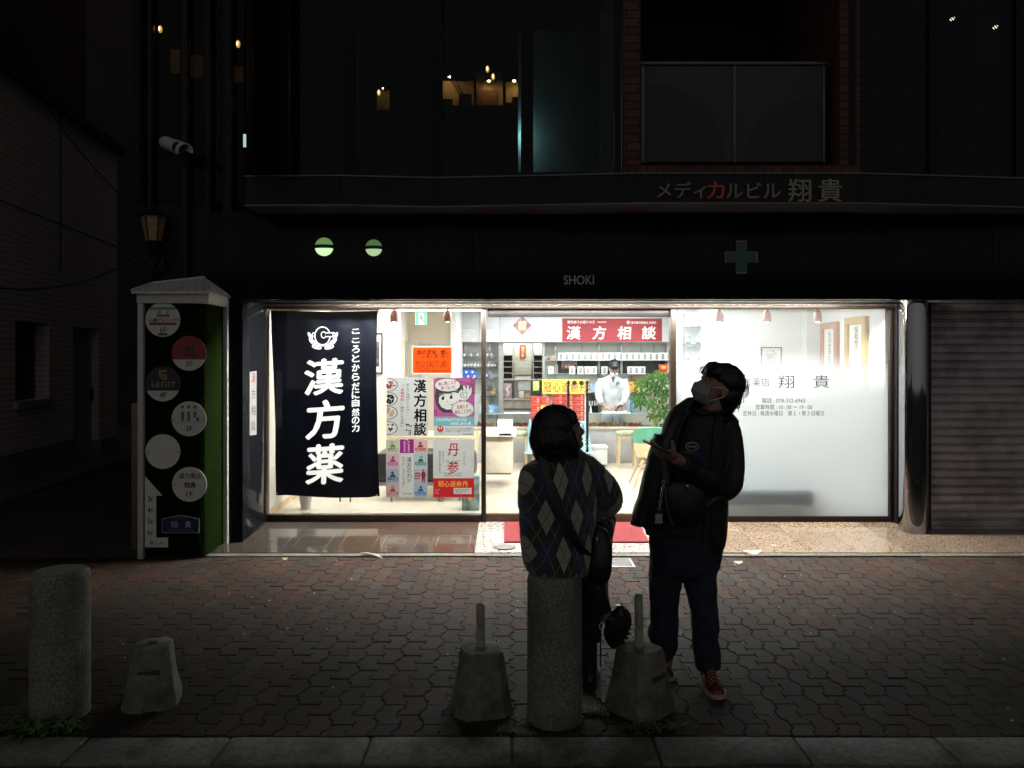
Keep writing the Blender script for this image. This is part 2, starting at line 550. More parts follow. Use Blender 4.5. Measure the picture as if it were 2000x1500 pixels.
paver_mat = vcol_mat('paver_stone', .8, 1.0, 230, .2, .62)
struct('pavement', build_pavement(), paver_mat, smooth=False, origin=(0, 5, 0))
asphalt = pbr('asphalt', (.035, .033, .032), .9, var=.4, scale=60, bump=.5, bscale=150)
alley_asphalt = pbr('alley_asphalt', (.045, .035, .028), .9, var=.4, scale=30, bump=.4, bscale=120, stain=(.02, .017, .014))
bm = B(); box(bm, -40, 40, -30, 60, -.3, -.0075)
struct('ground', bm, pbr('joint_sand', (.040, .038, .026), .98, var=.5, scale=20), smooth=False)
bm = B(); box(bm, -40, 40, -30, 3.13, -.02, -.003)
struct('road', bm, asphalt, smooth=False)
bm = B(); box(bm, -16, -3.33, 6.47, 40, -.02, -.003)
struct('alley_road', bm, alley_asphalt, smooth=False)

# kerb of separate stones along the road
bm = B(); rr = random.Random(5)
for k in range(-9, 10):
    x0 = (45 - 1000) * 3.3 / F + k * .615 + 2.46 - .36
    box(bm, x0 + .004, x0 + .611, 3.135, 3.37, -.2, .004 + rr.uniform(-.002, .002), .012)
struct('kerb', bm, pbr('kerb_stone', (.15, .15, .14), .85, var=.35, scale=40, bump=.4, bscale=120, stain=(.05, .06, .045), stscale=3), origin=(0, 3.25, 0))

# polished granite apron sloping up to the shop
RAMP = .068 / .95
def rz(y): return max(0.0, (y - 6.53) * RAMP) + .012
def build_tiles():
    bm = B(); cl = bm.loops.layers.color.new('tone'); rr = random.Random(9)
    xs = [-2.78 + .41 * k for k in range(0, 22)]
    for (y0, y1) in ((6.56, 7.16), (7.163, 7.60)):
        for i, x0 in enumerate(xs):
            x1 = x0 + .408
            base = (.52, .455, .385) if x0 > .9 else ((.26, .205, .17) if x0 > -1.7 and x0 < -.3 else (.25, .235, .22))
            if -.35 < x0 < 1.0: base = (.58, .565, .54)  # whiter before the doors: the light falling there is put into the colour
            k = rr.uniform(.88, 1.1)
            before = set(bm.faces)
            box(bm, x0, x1, y0, y1, -.02, .0, .0015)
            for f in set(bm.faces) - before:
                for v in f.verts:
                    pass
                for lp in f.loops: lp[cl] = (*[c * k for c in base], 1)
    for v in bm.verts:
        v.co.z += rz(v.co.y)
    return bm
def tile_mat():
    m = vcol_mat('polished_granite', .09, 0, 260, .55, .25, (.93, 1.06), (-.04, .03))
    n = m.node_tree.nodes; l = m.node_tree.links
    # dark flecks of mica
    t = n.new('ShaderNodeTexCoord'); v = n.new('ShaderNodeTexVoronoi'); v.inputs['Scale'].default_value = 130
    l.new(t.outputs['Object'], v.inputs['Vector'])
    s = n.new('ShaderNodeSeparateColor'); l.new(v.outputs['Color'], s.inputs[0])
    lt = n.new('ShaderNodeMath'); lt.operation = 'LESS_THAN'; lt.inputs[1].default_value = .22
    l.new(s.outputs[0], lt.inputs[0])
    b = n['Principled BSDF']; src = b.inputs['Base Color'].links[0].from_socket
    mx = n.new('ShaderNodeMix'); mx.data_type = 'RGBA'; l.new(lt.outputs[0], mx.inputs['Factor'])
    l.new(src, mx.inputs['A']); mx.inputs['B'].default_value = (.06, .045, .04, 1)
    l.new(mx.outputs['Result'], b.inputs['Base Color'])
    return m
struct('entrance_paving', build_tiles(), tile_mat(), smooth=False, origin=(0, 7, 0))
bm = B(); rr = random.Random(4); x = -2.9
while x < 6:
    L = rr.uniform(.5, .95)
    box(bm, x, x + L - .004, 6.47, 6.556, -.1, .010 + rr.uniform(-.002, .001), .006); x += L
struct('entrance_edge_stone', bm, pbr('edge_stone', (.10, .098, .085), .85, var=.4, scale=50, bump=.4, stain=(.07, .09, .04), stscale=6), origin=(0, 6.5, 0))
bm = B(); box(bm, -2.44, 3.72, 7.60, 15.2, .0, .092)
struct('shop_floor', bm, pbr('shop_floor', (.62, .54, .43), .22, var=.12, scale=1.3, spec=.5), smooth=False)

# =================================================================== THE BUILDING
bld = thing('medical_building', 'dark multi-storey building with a lit pharmacy on the ground floor and black windows above', 'building', (0, 6.84, 0))
DF = 6.84        # front of the stone fascia
DW = 7.48        # shop window plane

def part(name, bm, mats, parent=bld, **k): return obj(name, bm, mats, parent, **k)

# fascia: separate polished slabs
bm = B()
edges = [PX(478, DF), PX(730, DF), -.35, .58, 1.5, 2.42, 3.35, 4.28, 5.3, 7.0]
rr = random.Random(2)
for a, b_ in zip(edges, edges[1:]):
    box(bm, a + .002, b_ - .002, DF + rr.uniform(0, .002), DF + .16, 2.2, 2.985, .003)
part('fascia_wall', bm, fascia_stone)
# wall strip and reveal left of the window
bm = B(); box(bm, -2.56, -2.40, DF + .004, 7.6, .0, 2.198, .003)
part('window_reveal', bm, black_granite)
bm = B(); box(bm, -2.74, -2.562, DF + .02, 7.6, -.02, 2.198, .002)
part('side_pier', bm, fascia_stone)
bm = B(); box(bm, -2.74, PX(478, DF), DF + .022, 7.56, 2.199, 2.985, .002); part('corner_panel', bm, fascia_stone)
# recessed soffit with strip lamps
bm = B(); box(bm, -2.40, 3.46, DF + .16, 7.56, 2.335, 2.36)
part('soffit', bm, white_paint)
bm = B(); box(bm, -2.56, 3.85, 7.561, 7.60, 2.19, 2.99); part('window_head', bm, white_paint, smooth=False)
bm = B(); box(bm, -2.40, 3.46, DF + .161, DF + .175, 2.192, 2.334, .001)
part('soffit_trim', bm, bright_metal)
g = 'strip lamps in the soffit recess'
for i, (a, b_, lab) in enumerate(((625, 935, 'strip lamp hidden in the soffit recess above the left window'), (955, 1290, 'strip lamp hidden in the soffit recess above the sliding doors'), (1315, 1735, 'strip lamp hidden in the soffit recess above the frosted window'))):
    bm = B(); box(bm, PX(a, 7.0), PX(b_, 7.0), 7.05, 7.20, 2.318, 2.334, .002)
    o = obj('strip_lamp', bm, white_paint); tag(o, lab, 'strip lamp', g)
    bm = B(); box(bm, PX(a, 7.0) + .01, PX(b_, 7.0) - .01, 7.06, 7.19, 2.3165, 2.3178); obj('diffuser', bm, emit('strip_glow', (1.0, .95, .88), 215.0), o, smooth=False)

# curved band
band = [(478, 6.49), (665, 6.47), (847, 6.55), (1250, 6.39), (1677, 6.39), (2010, 6.57), (2240, 6.70)]
band3 = [(PX(p, d), d) for p, d in band]
ZB0, ZB1 = 2.97, 3.205
def strip(bm, pts, z0, z1, back, proud=0.0, gap=0.0):
    for (xa, ya), (xb, yb) in zip(pts, pts[1:]):
        L = math.hypot(xb - xa, yb - ya); ux, uy = (xb - xa) / L, (yb - ya) / L
        a = Vector((xa + ux * gap, ya + uy * gap - proud, z0)); c = Vector((xb - ux * gap, yb - uy * gap - proud, z0))
        prism(bm, [a, c, Vector((c.x, c.y + back, z0)), Vector((a.x, a.y + back, z0))], (0, 0, z1 - z0))
bm = B(); strip(bm, band3, ZB0, ZB1, .45, gap=.002)
band_o = part('ledge_band', bm, band_metal, ang=10)
bm = B(); strip(bm, band3, ZB1, ZB1 + .012, .45, proud=.012); strip(bm, band3, ZB0 - .012, ZB0, .4, proud=.006)
obj('ledge_trim', bm, pbr('trim_metal', (.12, .115, .12), .4, .6, var=.1), band_o)
# raised letters on the band
for s, r, c in (('メディ', (1282, 356, 1378, 388), 'dim'), ('カ', (1380, 355, 1414, 389), 'red'), ('ルビル', (1417, 357, 1523, 388), 'dim'), ('翔', (1538, 350, 1583, 395), 'dim'), ('貴', (1597, 350, 1643, 395), 'dim')):
    m = pbr('dim_letter', (.27, .19, .18), .5, .2, var=.1) if c == 'dim' and r[0] < 1530 else pbr('olive_letter', (.27, .25, .19), .5, .2, var=.1) if c == 'dim' else pbr('red_letter', (.62, .05, .04), .45, var=.05)
    lettering('lettering', s, r, 6.388, m, band_o, bold=.014, thick=.018)
# SHOKI on the fascia
lettering('lettering', 'SHOKI', (1101, 538, 1160, 556), DF - .001, pbr('dull_letter', (.42, .40, .40), .4, .5, var=.1), bld, bold=.006, thick=.01)
# green cross
bm = B()
k = 21; cx, cy, h = 1448, 502, 32
o_ = 10.5
cross = [(cx - o_, cy - h), (cx + o_, cy - h), (cx + o_, cy - o_), (cx + h, cy - o_), (cx + h, cy + o_), (cx + o_, cy + o_), (cx + o_, cy + h), (cx - o_, cy + h), (cx - o_, cy + o_), (cx - h, cy + o_), (cx - h, cy - o_), (cx - o_, cy - o_)]
prism(bm, [P(a, b_, DF - .03) for a, b_ in cross], (0, .03, 0))
cr = obj('pharmacy_cross', bm, pbr('cross_rim', (.28, .24, .20), .4, .5, var=.1)); tag(cr, 'unlit green cross sign on the dark fascia above the frosted window', 'cross sign')
bm = B(); s_ = .9
prism(bm, [P(cx + (a - cx) * .93, cy + (b_ - cy) * .93, DF - .034) for a, b_ in cross], (0, .004, 0))
obj('cross_face', bm, pbr('cross_green', (.01, .10, .07), .3, var=.1), cr)
# two round green globe reflections in the stone, built as glowing domes
for i, (px, py, lab) in enumerate(((633, 482, 'round green reflection, the brighter left one of the pair on the dark fascia'), (730, 484, 'dimmer round green reflection crossed by the slab joint of the fascia'))):
    t = thing('green_reflection', lab, 'reflection', P(px, py, DF), 'green round reflections in the fascia')
    c = P(px, py, DF - .012); r_ = .082 if i == 0 else .074
    s = .9 if i == 0 else .55
    bm = B(); ell(bm, c, (r_, .045, r_), seg=28)
    bmesh.ops.delete(bm, geom=[v for v in bm.verts if v.co.z > c.z - .012], context='VERTS')
    obj('lower_glow', bm, emit('green_glow_low%d' % i, (.66, .98, .52), s * 1.15), t)
    bm = B(); ell(bm, c, (r_, .045, r_), seg=28)
    bmesh.ops.delete(bm, geom=[v for v in bm.verts if v.co.z < c.z + .012], context='VERTS')
    obj('upper_glow', bm, emit('green_glow_up%d' % i, (.26, .5, .16), s * .55), t)
    bm = B(); ell(bm, c, (r_ * .97, .040, r_ * .97), seg=28)
    obj('band', bm, pbr('dark_band', (.02, .03, .02), .4, var=.1), t)

# ---- upper storey: window units along the band -----------------------------
def on_band(px, back=.12):
    """x, y on the band's polyline under photo column px, set back"""
    for (pa, da), (pb, db) in zip(band, band[1:]):
        if pa <= px <= pb or pb == band[-1][0]:
            t = (px - pa) / (pb - pa); xa, xb = PX(pa, da), PX(pb, db)
            k = (px - 1000) / F
            # intersect ray with the segment
            den = (xb - xa) - k * (db - da)
            s = (k * da - xa) / den
            return xa + (xb - xa) * s, da + (db - da) * s + back
ZT = 5.6
def vslab(bm, pa, pb, back, z0, z1, thick, bev=.004):
    xa, ya = on_band(pa, back); xb, yb = on_band(pb, back)
    prism(bm, [Vector((xa, ya, z0)), Vector((xb, yb, z0)), Vector((xb, yb + thick, z0)), Vector((xa, ya + thick, z0))], (0, 0, z1 - z0))
wins = [(484, 545, pane_dark), (552, 668, pane_dark), (692, 838, pane_dark), (862, 1018, pane_dark), (1042, 1204, pane_dark), (1682, 1828, pane_wire), (1845, 2000, pane_wire), (2012, 2200, pane_wire)]
frame_m = pbr('window_frame_dark', (.008, .009, .012), .5, .2, var=.15, spec=.2)
sill_m = pbr('sill_grey', (.16, .15, .14), .5, .3, var=.15)
for (a, b_, pm) in wins:
    bm = B()
    vslab(bm, a - 12.2, a, .10, ZB1 + .012, ZT, .06); vslab(bm, b_, b_ + 12.2, .101, ZB1 + .012, ZT, .06)
    f = part('window', bm, frame_m)
    bm = B(); vslab(bm, a, b_, .13, ZB1 + .03, ZT, .006)
    obj('pane', bm, pm, f)
    bm = B(); vslab(bm, a, b_, .105, ZB1 + .012, ZB1 + .032, .10)
    obj('sill', bm, sill_m, f)
# brick piers and balcony
def brick_mat(name, c1, c2, mortar, sx=1.0, vertical=False, scale=1.0, bw=.21, rh=.07):
    m = bpy.data.materials.new(name); m.use_nodes = True
    n = m.node_tree.nodes; l = m.node_tree.links; b = n['Principled BSDF']
    t = n.new('ShaderNodeTexCoord'); mp = n.new('ShaderNodeSeparateXYZ'); cb = n.new('ShaderNodeCombineXYZ')
    l.new(t.outputs['Object'], mp.inputs[0])
    ad = n.new('ShaderNodeMath'); ad.operation = 'ADD'; l.new(mp.outputs['X'], ad.inputs[0]); l.new(mp.outputs['Y'], ad.inputs[1])
    l.new(ad.outputs[0], cb.inputs['X']); l.new(mp.outputs['Z'], cb.inputs['Y'])
    br = n.new('ShaderNodeTexBrick'); br.inputs['Scale'].default_value = 1
    br.inputs['Brick Width'].default_value = bw; br.inputs['Row Height'].default_value = rh; br.inputs['Mortar Size'].default_value = .005
    br.inputs['Color1'].default_value = (*c1, 1); br.inputs['Color2'].default_value = (*c2, 1); br.inputs['Mortar'].default_value = (*mortar, 1)
    l.new(cb.outputs[0], br.inputs['Vector']); l.new(br.outputs['Color'], b.inputs['Base Color'])
    b.inputs['Roughness'].default_value = .85
    bp = n.new('ShaderNodeBump'); bp.inputs['Strength'].default_value = .9; bp.inputs['Distance'].default_value = .01; bp.invert = True
    l.new(br.outputs['Fac'], bp.inputs['Height']); l.new(bp.outputs[0], b.inputs['Normal'])
    return m
red_brick = brick_mat('red_brick', (.12, .046, .030), (.065, .028, .020), (.015, .013, .012))
rowlock = brick_mat('rowlock_brick', (.12, .046, .032), (.06, .028, .022), (.015, .013, .012), bw=.082, rh=.3)
bm = B(); box(bm, PX(1217, 6.5), PX(1251, 6.5), 6.5, 7.9, ZB1 + .1, ZT)
part('brick_pier', bm, red_brick, smooth=False)
bm = B(); box(bm, PX(1640, 6.5), PX(1680, 6.5), 6.5, 8.2, ZB1 + .1, ZT)
part('brick_pier', bm, red_brick, smooth=False)
bm = B(); box(bm, PX(1217, 6.48), PX(1682, 6.48), 6.48, 6.75, ZB1 + .012, ZB1 + .1)
part('brick_sill', bm, rowlock, smooth=False)
DR = 6.62
bm = B()
for a, b_ in ((1252, 1260), (1432, 1439), (1607, 1613)): pbox(bm, a, 126, b_, 318, DR, .03, .003)
pbox(bm, 1246, 120, 1620, 126, DR - .012, .06, .004)
rail = part('balcony_rail', bm, pbr('rail_steel', (.10, .10, .105), .35, .7, var=.1))
panel_m = pbr('balcony_panel', (.030, .024, .025), .5, var=.08, scale=3)
panel_d = pbr('balcony_panel_arc', (.011, .011, .012), .5, var=.08, scale=3)
for (a, b_, left) in ((1261, 1431, True), (1440, 1606, False)):
    bm = B(); pbox(bm, a, 128, b_, 316, DR + .008, .008, mi=0)
    if left:
        cen = (a, 316); rx, ry = 158, 155
        pts = [cen] + [(a + rx * math.cos(t), 316 - ry * math.sin(t)) for t in [PI / 2 * k / 24 for k in range(25)]]
    else:
        cen = (b_, 316); rx, ry = 155, 128
        pts = [cen] + [(b_ - rx * math.cos(t), 316 - ry * math.sin(t)) for t in [PI / 2 * k / 24 for k in range(25)]]
    p3 = [P(x, y, DR + .007) for x, y in pts]
    prism(bm, p3, (0, .0005, 0), 1)
    obj('rail_panel', bm, [panel_m, panel_d], rail, smooth=False)
# balcony recess + dark upper rooms behind the panes
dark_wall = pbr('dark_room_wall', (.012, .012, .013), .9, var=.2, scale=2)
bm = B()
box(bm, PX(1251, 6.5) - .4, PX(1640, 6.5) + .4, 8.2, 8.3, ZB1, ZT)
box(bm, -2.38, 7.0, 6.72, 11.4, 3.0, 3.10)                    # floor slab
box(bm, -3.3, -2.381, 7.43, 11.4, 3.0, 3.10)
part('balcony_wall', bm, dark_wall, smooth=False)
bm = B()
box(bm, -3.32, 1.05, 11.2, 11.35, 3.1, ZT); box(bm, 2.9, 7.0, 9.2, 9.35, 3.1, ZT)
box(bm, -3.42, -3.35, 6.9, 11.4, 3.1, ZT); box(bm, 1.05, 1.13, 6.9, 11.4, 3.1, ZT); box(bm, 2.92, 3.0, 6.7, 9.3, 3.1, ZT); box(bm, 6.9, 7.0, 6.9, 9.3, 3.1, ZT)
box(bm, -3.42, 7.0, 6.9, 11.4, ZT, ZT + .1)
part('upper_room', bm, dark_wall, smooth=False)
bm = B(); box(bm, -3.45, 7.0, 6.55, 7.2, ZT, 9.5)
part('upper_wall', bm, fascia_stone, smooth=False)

# ---- left end of the building: tall dark fins -----------------------------
bm = B(); box(bm, -3.30, -2.75, 7.05, 7.20, 0, 3.1); box(bm, -3.345, -3.305, 7.03, 14, 0, 9)
part('end_wall', bm, pbr('end_wall', (.012, .0115, .012), .7, var=.2, scale=3), smooth=False)
for a, b_ in ((288, 296), (352, 366), (398, 410), (434, 452)):
    bm = B(); box(bm, PX(a, 6.95), PX(b_, 6.95), 6.95, 7.012, 0, 7.0, .004)
    part('fin', bm, dark_metal)
for a, b_ in ((297, 351), (367, 397), (411, 433), (453, 477)):
    bm = B(); box(bm, PX(a, 7.02), PX(b_, 7.02), 7.02, 7.026, 3.1, 7.0)
    part('window', bm, glass('fin_glass', (.75, .75, .78), refl=.01, fres=.15), smooth=False)

# ---- round chrome column and the shutter ----------------------------------
bm = B(); c = P(1784, 1040, 7.2); lathe(bm, (c.x, 7.2, rz(7.2)), [(.124, -.02), (.124, 2.16)], 48)
part('chrome_column', bm, chrome)
shm = pbr('shutter_metal', (.44, .40, .42), .5, .25, var=.2, scale=5, stain=(.27, .24, .25), stscale=3)
bm = B(); z = .075; prof = []
sl = .0785
while z < 2.2:
    prof += [(7.30, z), (7.275, z + .012), (7.272, z + .058), (7.30, z + .070)]; z += sl
x0, x1 = PX(1810, 7.3), 6.2
for (ya, za), (yb, zb) in zip(prof, prof[1:]):
    f = bm.faces.new([bm.verts.new(v) for v in ((x0, ya, za), (x1, ya, za), (x1, yb, zb), (x0, yb, zb))])
box(bm, x0, x1, 7.262, 7.31, .058, .082, .003)
bmesh.ops.remove_doubles(bm, verts=bm.verts, dist=1e-5)
part('shutter', bm, shm, smooth=False)
bm = B(); box(bm, x0 - .03, x0 + .012, 7.24, 7.4, .02, 2.2, .003); box(bm, PX(1752, 7.42), x0 - .03, 7.42, 7.5, .02, 2.2)
part('shutter_rail', bm, dark_metal)

# ---- shop front ------------------------------------------------------------
bm = B()
pbox(bm, 510, 1006, 944, 1022, DW, .09, .003)
pbox(bm, 1318, 1009, 1752, 1026, DW, .09, .003)
pbox(bm, 500, 596, 1756, 603, DW - .03, .12, .003)
pbox(bm, 500, 590, 1756, 594, DW - .06, .15, .002)
for a, b_ in ((512, 519), (940, 949), (1310, 1321), (1738, 1745), (1749, 1756)):
    pbox(bm, a, 602, b_, 1022, DW - .01, .10, .003)
wf = part('shop_window', bm, bronze)
bm = B(); pbox(bm, 500, 586, 1756, 590, DW - .09, .12, .002); pbox(bm, 500, 594, 1756, 596.5, DW - .045, .1, .001)
obj('frame_trim', bm, bright_metal, wf)
bm = B(); pbox(bm, 519, 603, 940, 1006, DW + .03, .006)
obj('pane', bm, pane_clear, wf, smooth=False)
# frosted pane: clear at the top, film thickening towards the bottom
def frosted():
    m = bpy.data.materials.new('frosted_film'); m.use_nodes = True
    n = m.node_tree.nodes; l = m.node_tree.links; n.remove(n['Principled BSDF'])
    tr = n.new('ShaderNodeBsdfTransparent'); tr.inputs[0].default_value = (.96, .98, .98, 1)
    tl = n.new('ShaderNodeBsdfTranslucent'); tl.inputs[0].default_value = (.84, .88, .89, 1)
    df = n.new('ShaderNodeBsdfDiffuse'); df.inputs[0].default_value = (.6, .64, .68, 1)
    mx = n.new('ShaderNodeMixShader'); mx.inputs[0].default_value = .12
    l.new(tl.outputs[0], mx.inputs[1]); l.new(df.outputs[0], mx.inputs[2])
    g = n.new('ShaderNodeNewGeometry'); s = n.new('ShaderNodeSeparateXYZ'); l.new(g.outputs['Position'], s.inputs[0])
    mr = n.new('ShaderNodeMapRange'); mr.interpolation_type = 'SMOOTHSTEP'
    mr.inputs['From Min'].default_value = 1.20; mr.inputs['From Max'].default_value = 1.80
    mr.inputs['To Min'].default_value = .985; mr.inputs['To Max'].default_value = .07
    l.new(s.outputs['Z'], mr.inputs['Value'])
    m2 = n.new('ShaderNodeMixShader'); l.new(mr.outputs[0], m2.inputs[0]); l.new(tr.outputs[0], m2.inputs[1]); l.new(mx.outputs[0], m2.inputs[2])
    l.new(m2.outputs[0], n['Material Output'].inputs['Surface'])
    return m
bm = B(); pbox(bm, 1321, 603, 1738, 1009, DW + .03, .002)
fp = obj('frosted_pane', bm, frosted(), wf, smooth=False)
D = DW + .026
bm = B()
letter(bm, '漢方薬店', 1434, 738, 1503, 754, D, bold=.0); letter(bm, '翔', 1520, 733, 1551, 758, D, bold=.0); letter(bm, '貴', 1589, 733, 1620, 758, D, bold=.0)
letter(bm, '電話 : 078-332-6965', 1488, 777, 1573, 787, D, bold=0); letter(bm, '営業時間 : 10 : 00 〜 19 : 00', 1476, 790, 1586, 800, D, bold=0)
letter(bm, '定休日 : 毎週水曜日　第１・第３日曜日', 1451, 802, 1609, 812, D, bold=0)
obj('lettering', bm, pbr('window_letter', (.015, .02, .02), .5, var=0), wf, smooth=False, normals=False)
# sliding doors
bm = B(); pbox(bm, 953, 603, 1309, 618, DW + .02, .10, .003)
dr = part('sliding_door', bm, black_plastic)
bm = B(); pbox(bm, 949, 1004, 1310, 1020, DW + .01, .06, .003)
obj('door_rail', bm, pbr('door_rail', (.10, .05, .035), .4, .5, var=.1), dr)
for a, b_ in ((950, 1129.5), (1130.5, 1310)):
    bm = B(); pbox(bm, a, 618, b_, 1004, DW + .03, .008)
    obj('pane', bm, pane_clear, dr, smooth=False)
for px in (1110, 1147):
    bm = B(); c = P(px, 745, DW - .04)
    zt, zb = c.z - .01, PZ(880, DW - .04)
    rb = []
    for (z, r_) in ((zt + .03, .006), (zt + .02, .016), (zt, .022), (zt - .02, .012), (zt - .028, .034), (zt - .036, .012), (zt - .056, .012), (zt - .064, .036), (zt - .072, .013), (zt - .09, .013), (zt - .098, .036), (zt - .106, .015), (zt - .13, .017),
                    (zb + .13, .017), (zb + .106, .015), (zb + .098, .036), (zb + .09, .013), (zb + .072, .013), (zb + .064, .036), (zb + .056, .012), (zb + .036, .012), (zb + .028, .034), (zb + .02, .012), (zb, .02), (zb - .02, .006)):
        rb.append((r_ * .8, z - zb))
    lathe(bm, (c.x, DW - .04, zb), list(reversed(rb)), 16)
    for z in (zt - .05, zb + .05): tube(bm, [(c.x, DW - .04, z), (c.x, DW + .03, z)], .008)
    obj('pull_handle', bm, black_plastic, dr)
bm = B()
for px in (1122, 1135.5): disc(bm, P(px, 748, DW + .024), .023, .005)
obj('glass_marker', bm, black_plastic, dr)

# ---- shop interior shell ---------------------------------------------------
XL, XR = -2.45, 3.72
CZ = 2.50
bm = B(); box(bm, XL - .1, XL, 7.58, 10.6, .09, CZ); part('interior_wall', bm, cream_wall, smooth=False)
bm = B(); box(bm, XR, XR + .1, 7.58, 9.6, .09, CZ); part('interior_wall', bm, white_wall, smooth=False)
bm = B(); box(bm, XL, PX(782, 10.5), 10.5, 10.6, .09, CZ); box(bm, PX(782, 10.5) - .1, PX(782, 10.5), 10.6, 11.3, .09, CZ); part('interior_wall', bm, cream_wall, smooth=False)
bm = B(); box(bm, PX(782, 10.5), PX(881, 11.3), 11.3, 11.4, .09, CZ); part('interior_wall', bm, beige_wall, smooth=False)
bm = B(); box(bm, PX(880, 11.2), PX(891, 11.2), 11.2, 13.2, .09, CZ); part('interior_pillar', bm, white_wall, smooth=False)
bm = B(); box(bm, PX(1408, 9.46), XR, 9.46, 9.56, .09, CZ); box(bm, PX(1408, 9.46), PX(1408, 9.46) + .1, 9.56, 13.2, .09, CZ); part('interior_wall', bm, white_wall, smooth=False)
bm = B(); box(bm, XR - .16, XR - .002, 9.28, 9.458, .09, CZ); part('interior_pillar', bm, white_wall, smooth=False)
bm = B()
DB = 12.9
box(bm, PX(891, DB), PX(978, DB), DB, DB + .1, .09, CZ); box(bm, PX(1061, DB), PX(1408, 9.46), DB, DB + .1, .09, CZ)
box(bm, PX(960, DB), PX(1080, DB), 15.0, 15.1, .09, CZ); box(bm, PX(970, DB) - .1, PX(970, DB) - .0, DB + .1, 15, .09, CZ); box(bm, PX(1066, DB), PX(1066, DB) + .1, DB + .1, 15, .09, CZ)
part('back_wall', bm, white_wall, smooth=False)
bm = B()
for a, b_ in ((891, 936), (936.6, 975), (975.6, 1062), (1062.6, 1180), (1180.6, 1310), (1310.6, 1360)): box(bm, PX(a, 12.5), PX(b_, 12.5), 12.5, 12.898, PZ(668, 12.5), CZ - .004, .002)
part('wall_cabinet', bm, grey_panel)
bm = B(); pbox(bm, 974, 668, 983, 850, 12.6, .29); pbox(bm, 1060, 668, 1064, 850, 12.6, .29); pbox(bm, 974, 666, 1064, 670, 12.58, .31)
part('inner_doorway', bm, pbr('door_casing', (.36, .35, .33), .4, .5, var=.05), smooth=False)
bm = B(); pbox(bm, 786, 667, 796, 950, 10.62 + .35, .04); 
for i in bm.verts: pass
part('recess_door', bm, pbr('grey_door', (.30, .27, .22), .5, var=.05), smooth=False)
bm = B(); pbox(bm, 821, 671, 880, 674, 11.28, .03); pbox(bm, 819, 669, 822, 900, 11.28, .03)
part('door_casing', bm, pbr('door_casing', (.36, .35, .33)), smooth=False)
bm = B(); box(bm, XL, XR, 7.58, 15.1, CZ, CZ + .08); part('ceiling', bm, white_wall, smooth=False)
bm = B()
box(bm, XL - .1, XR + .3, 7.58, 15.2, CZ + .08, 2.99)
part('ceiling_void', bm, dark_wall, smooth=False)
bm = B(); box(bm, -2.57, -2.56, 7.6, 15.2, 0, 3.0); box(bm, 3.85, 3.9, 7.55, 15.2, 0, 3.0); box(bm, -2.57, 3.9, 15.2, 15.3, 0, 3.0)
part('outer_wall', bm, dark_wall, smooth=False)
# fluorescent panels in the ceiling
g = 'fluorescent panels in the shop ceiling'
spots_ = [(x, y) for y in (8.35, 10.0, 11.7) for x in (-1.55, .35, 2.2)] + [(.1, 13.9)]
proto = None
for i, (x, y) in enumerate(spots_):
    if i % 3 == 2 and y > 9.5 and i < 9: x = 1.7
    if proto is None:
        bm = B(); box(bm, x - .62, x + .62, y - .17, y + .17, CZ - .035, CZ - .002, .004)
        proto = obj('ceiling_light', bm, white_paint)
        bm = B(); box(bm, x - .58, x + .58, y - .13, y + .13, CZ - .039, CZ - .0355)
        obj('diffuser', bm, tube_light, proto, smooth=False)
        o = proto
    else:
        o = copy_tree(proto); o.location = (x, y, proto.location.z)
    tag(o, 'white fluorescent ceiling panel of the shop, out of the street view above the window head', 'ceiling light', g)

# =================================================================== SHOP WINDOW: banner, posters
_gl = {}
def glyph_loops(ch):
    """outline loops of a character in its own unit box"""
    if ch in _gl: return _gl[ch]
    loops = loops_of(*_raw(ch, 0, 1, 1, 'CENTER'))
    ax = [p[0] for l in loops for p in l]; ay = [p[1] for l in loops for p in l]
    a, b_, c, d = min(ax), max(ax), min(ay), max(ay)
    _gl[ch] = [[((x - a) / (b_ - a), (d - y) / (d - c)) for x, y in l] for l in loops]
    return _gl[ch]

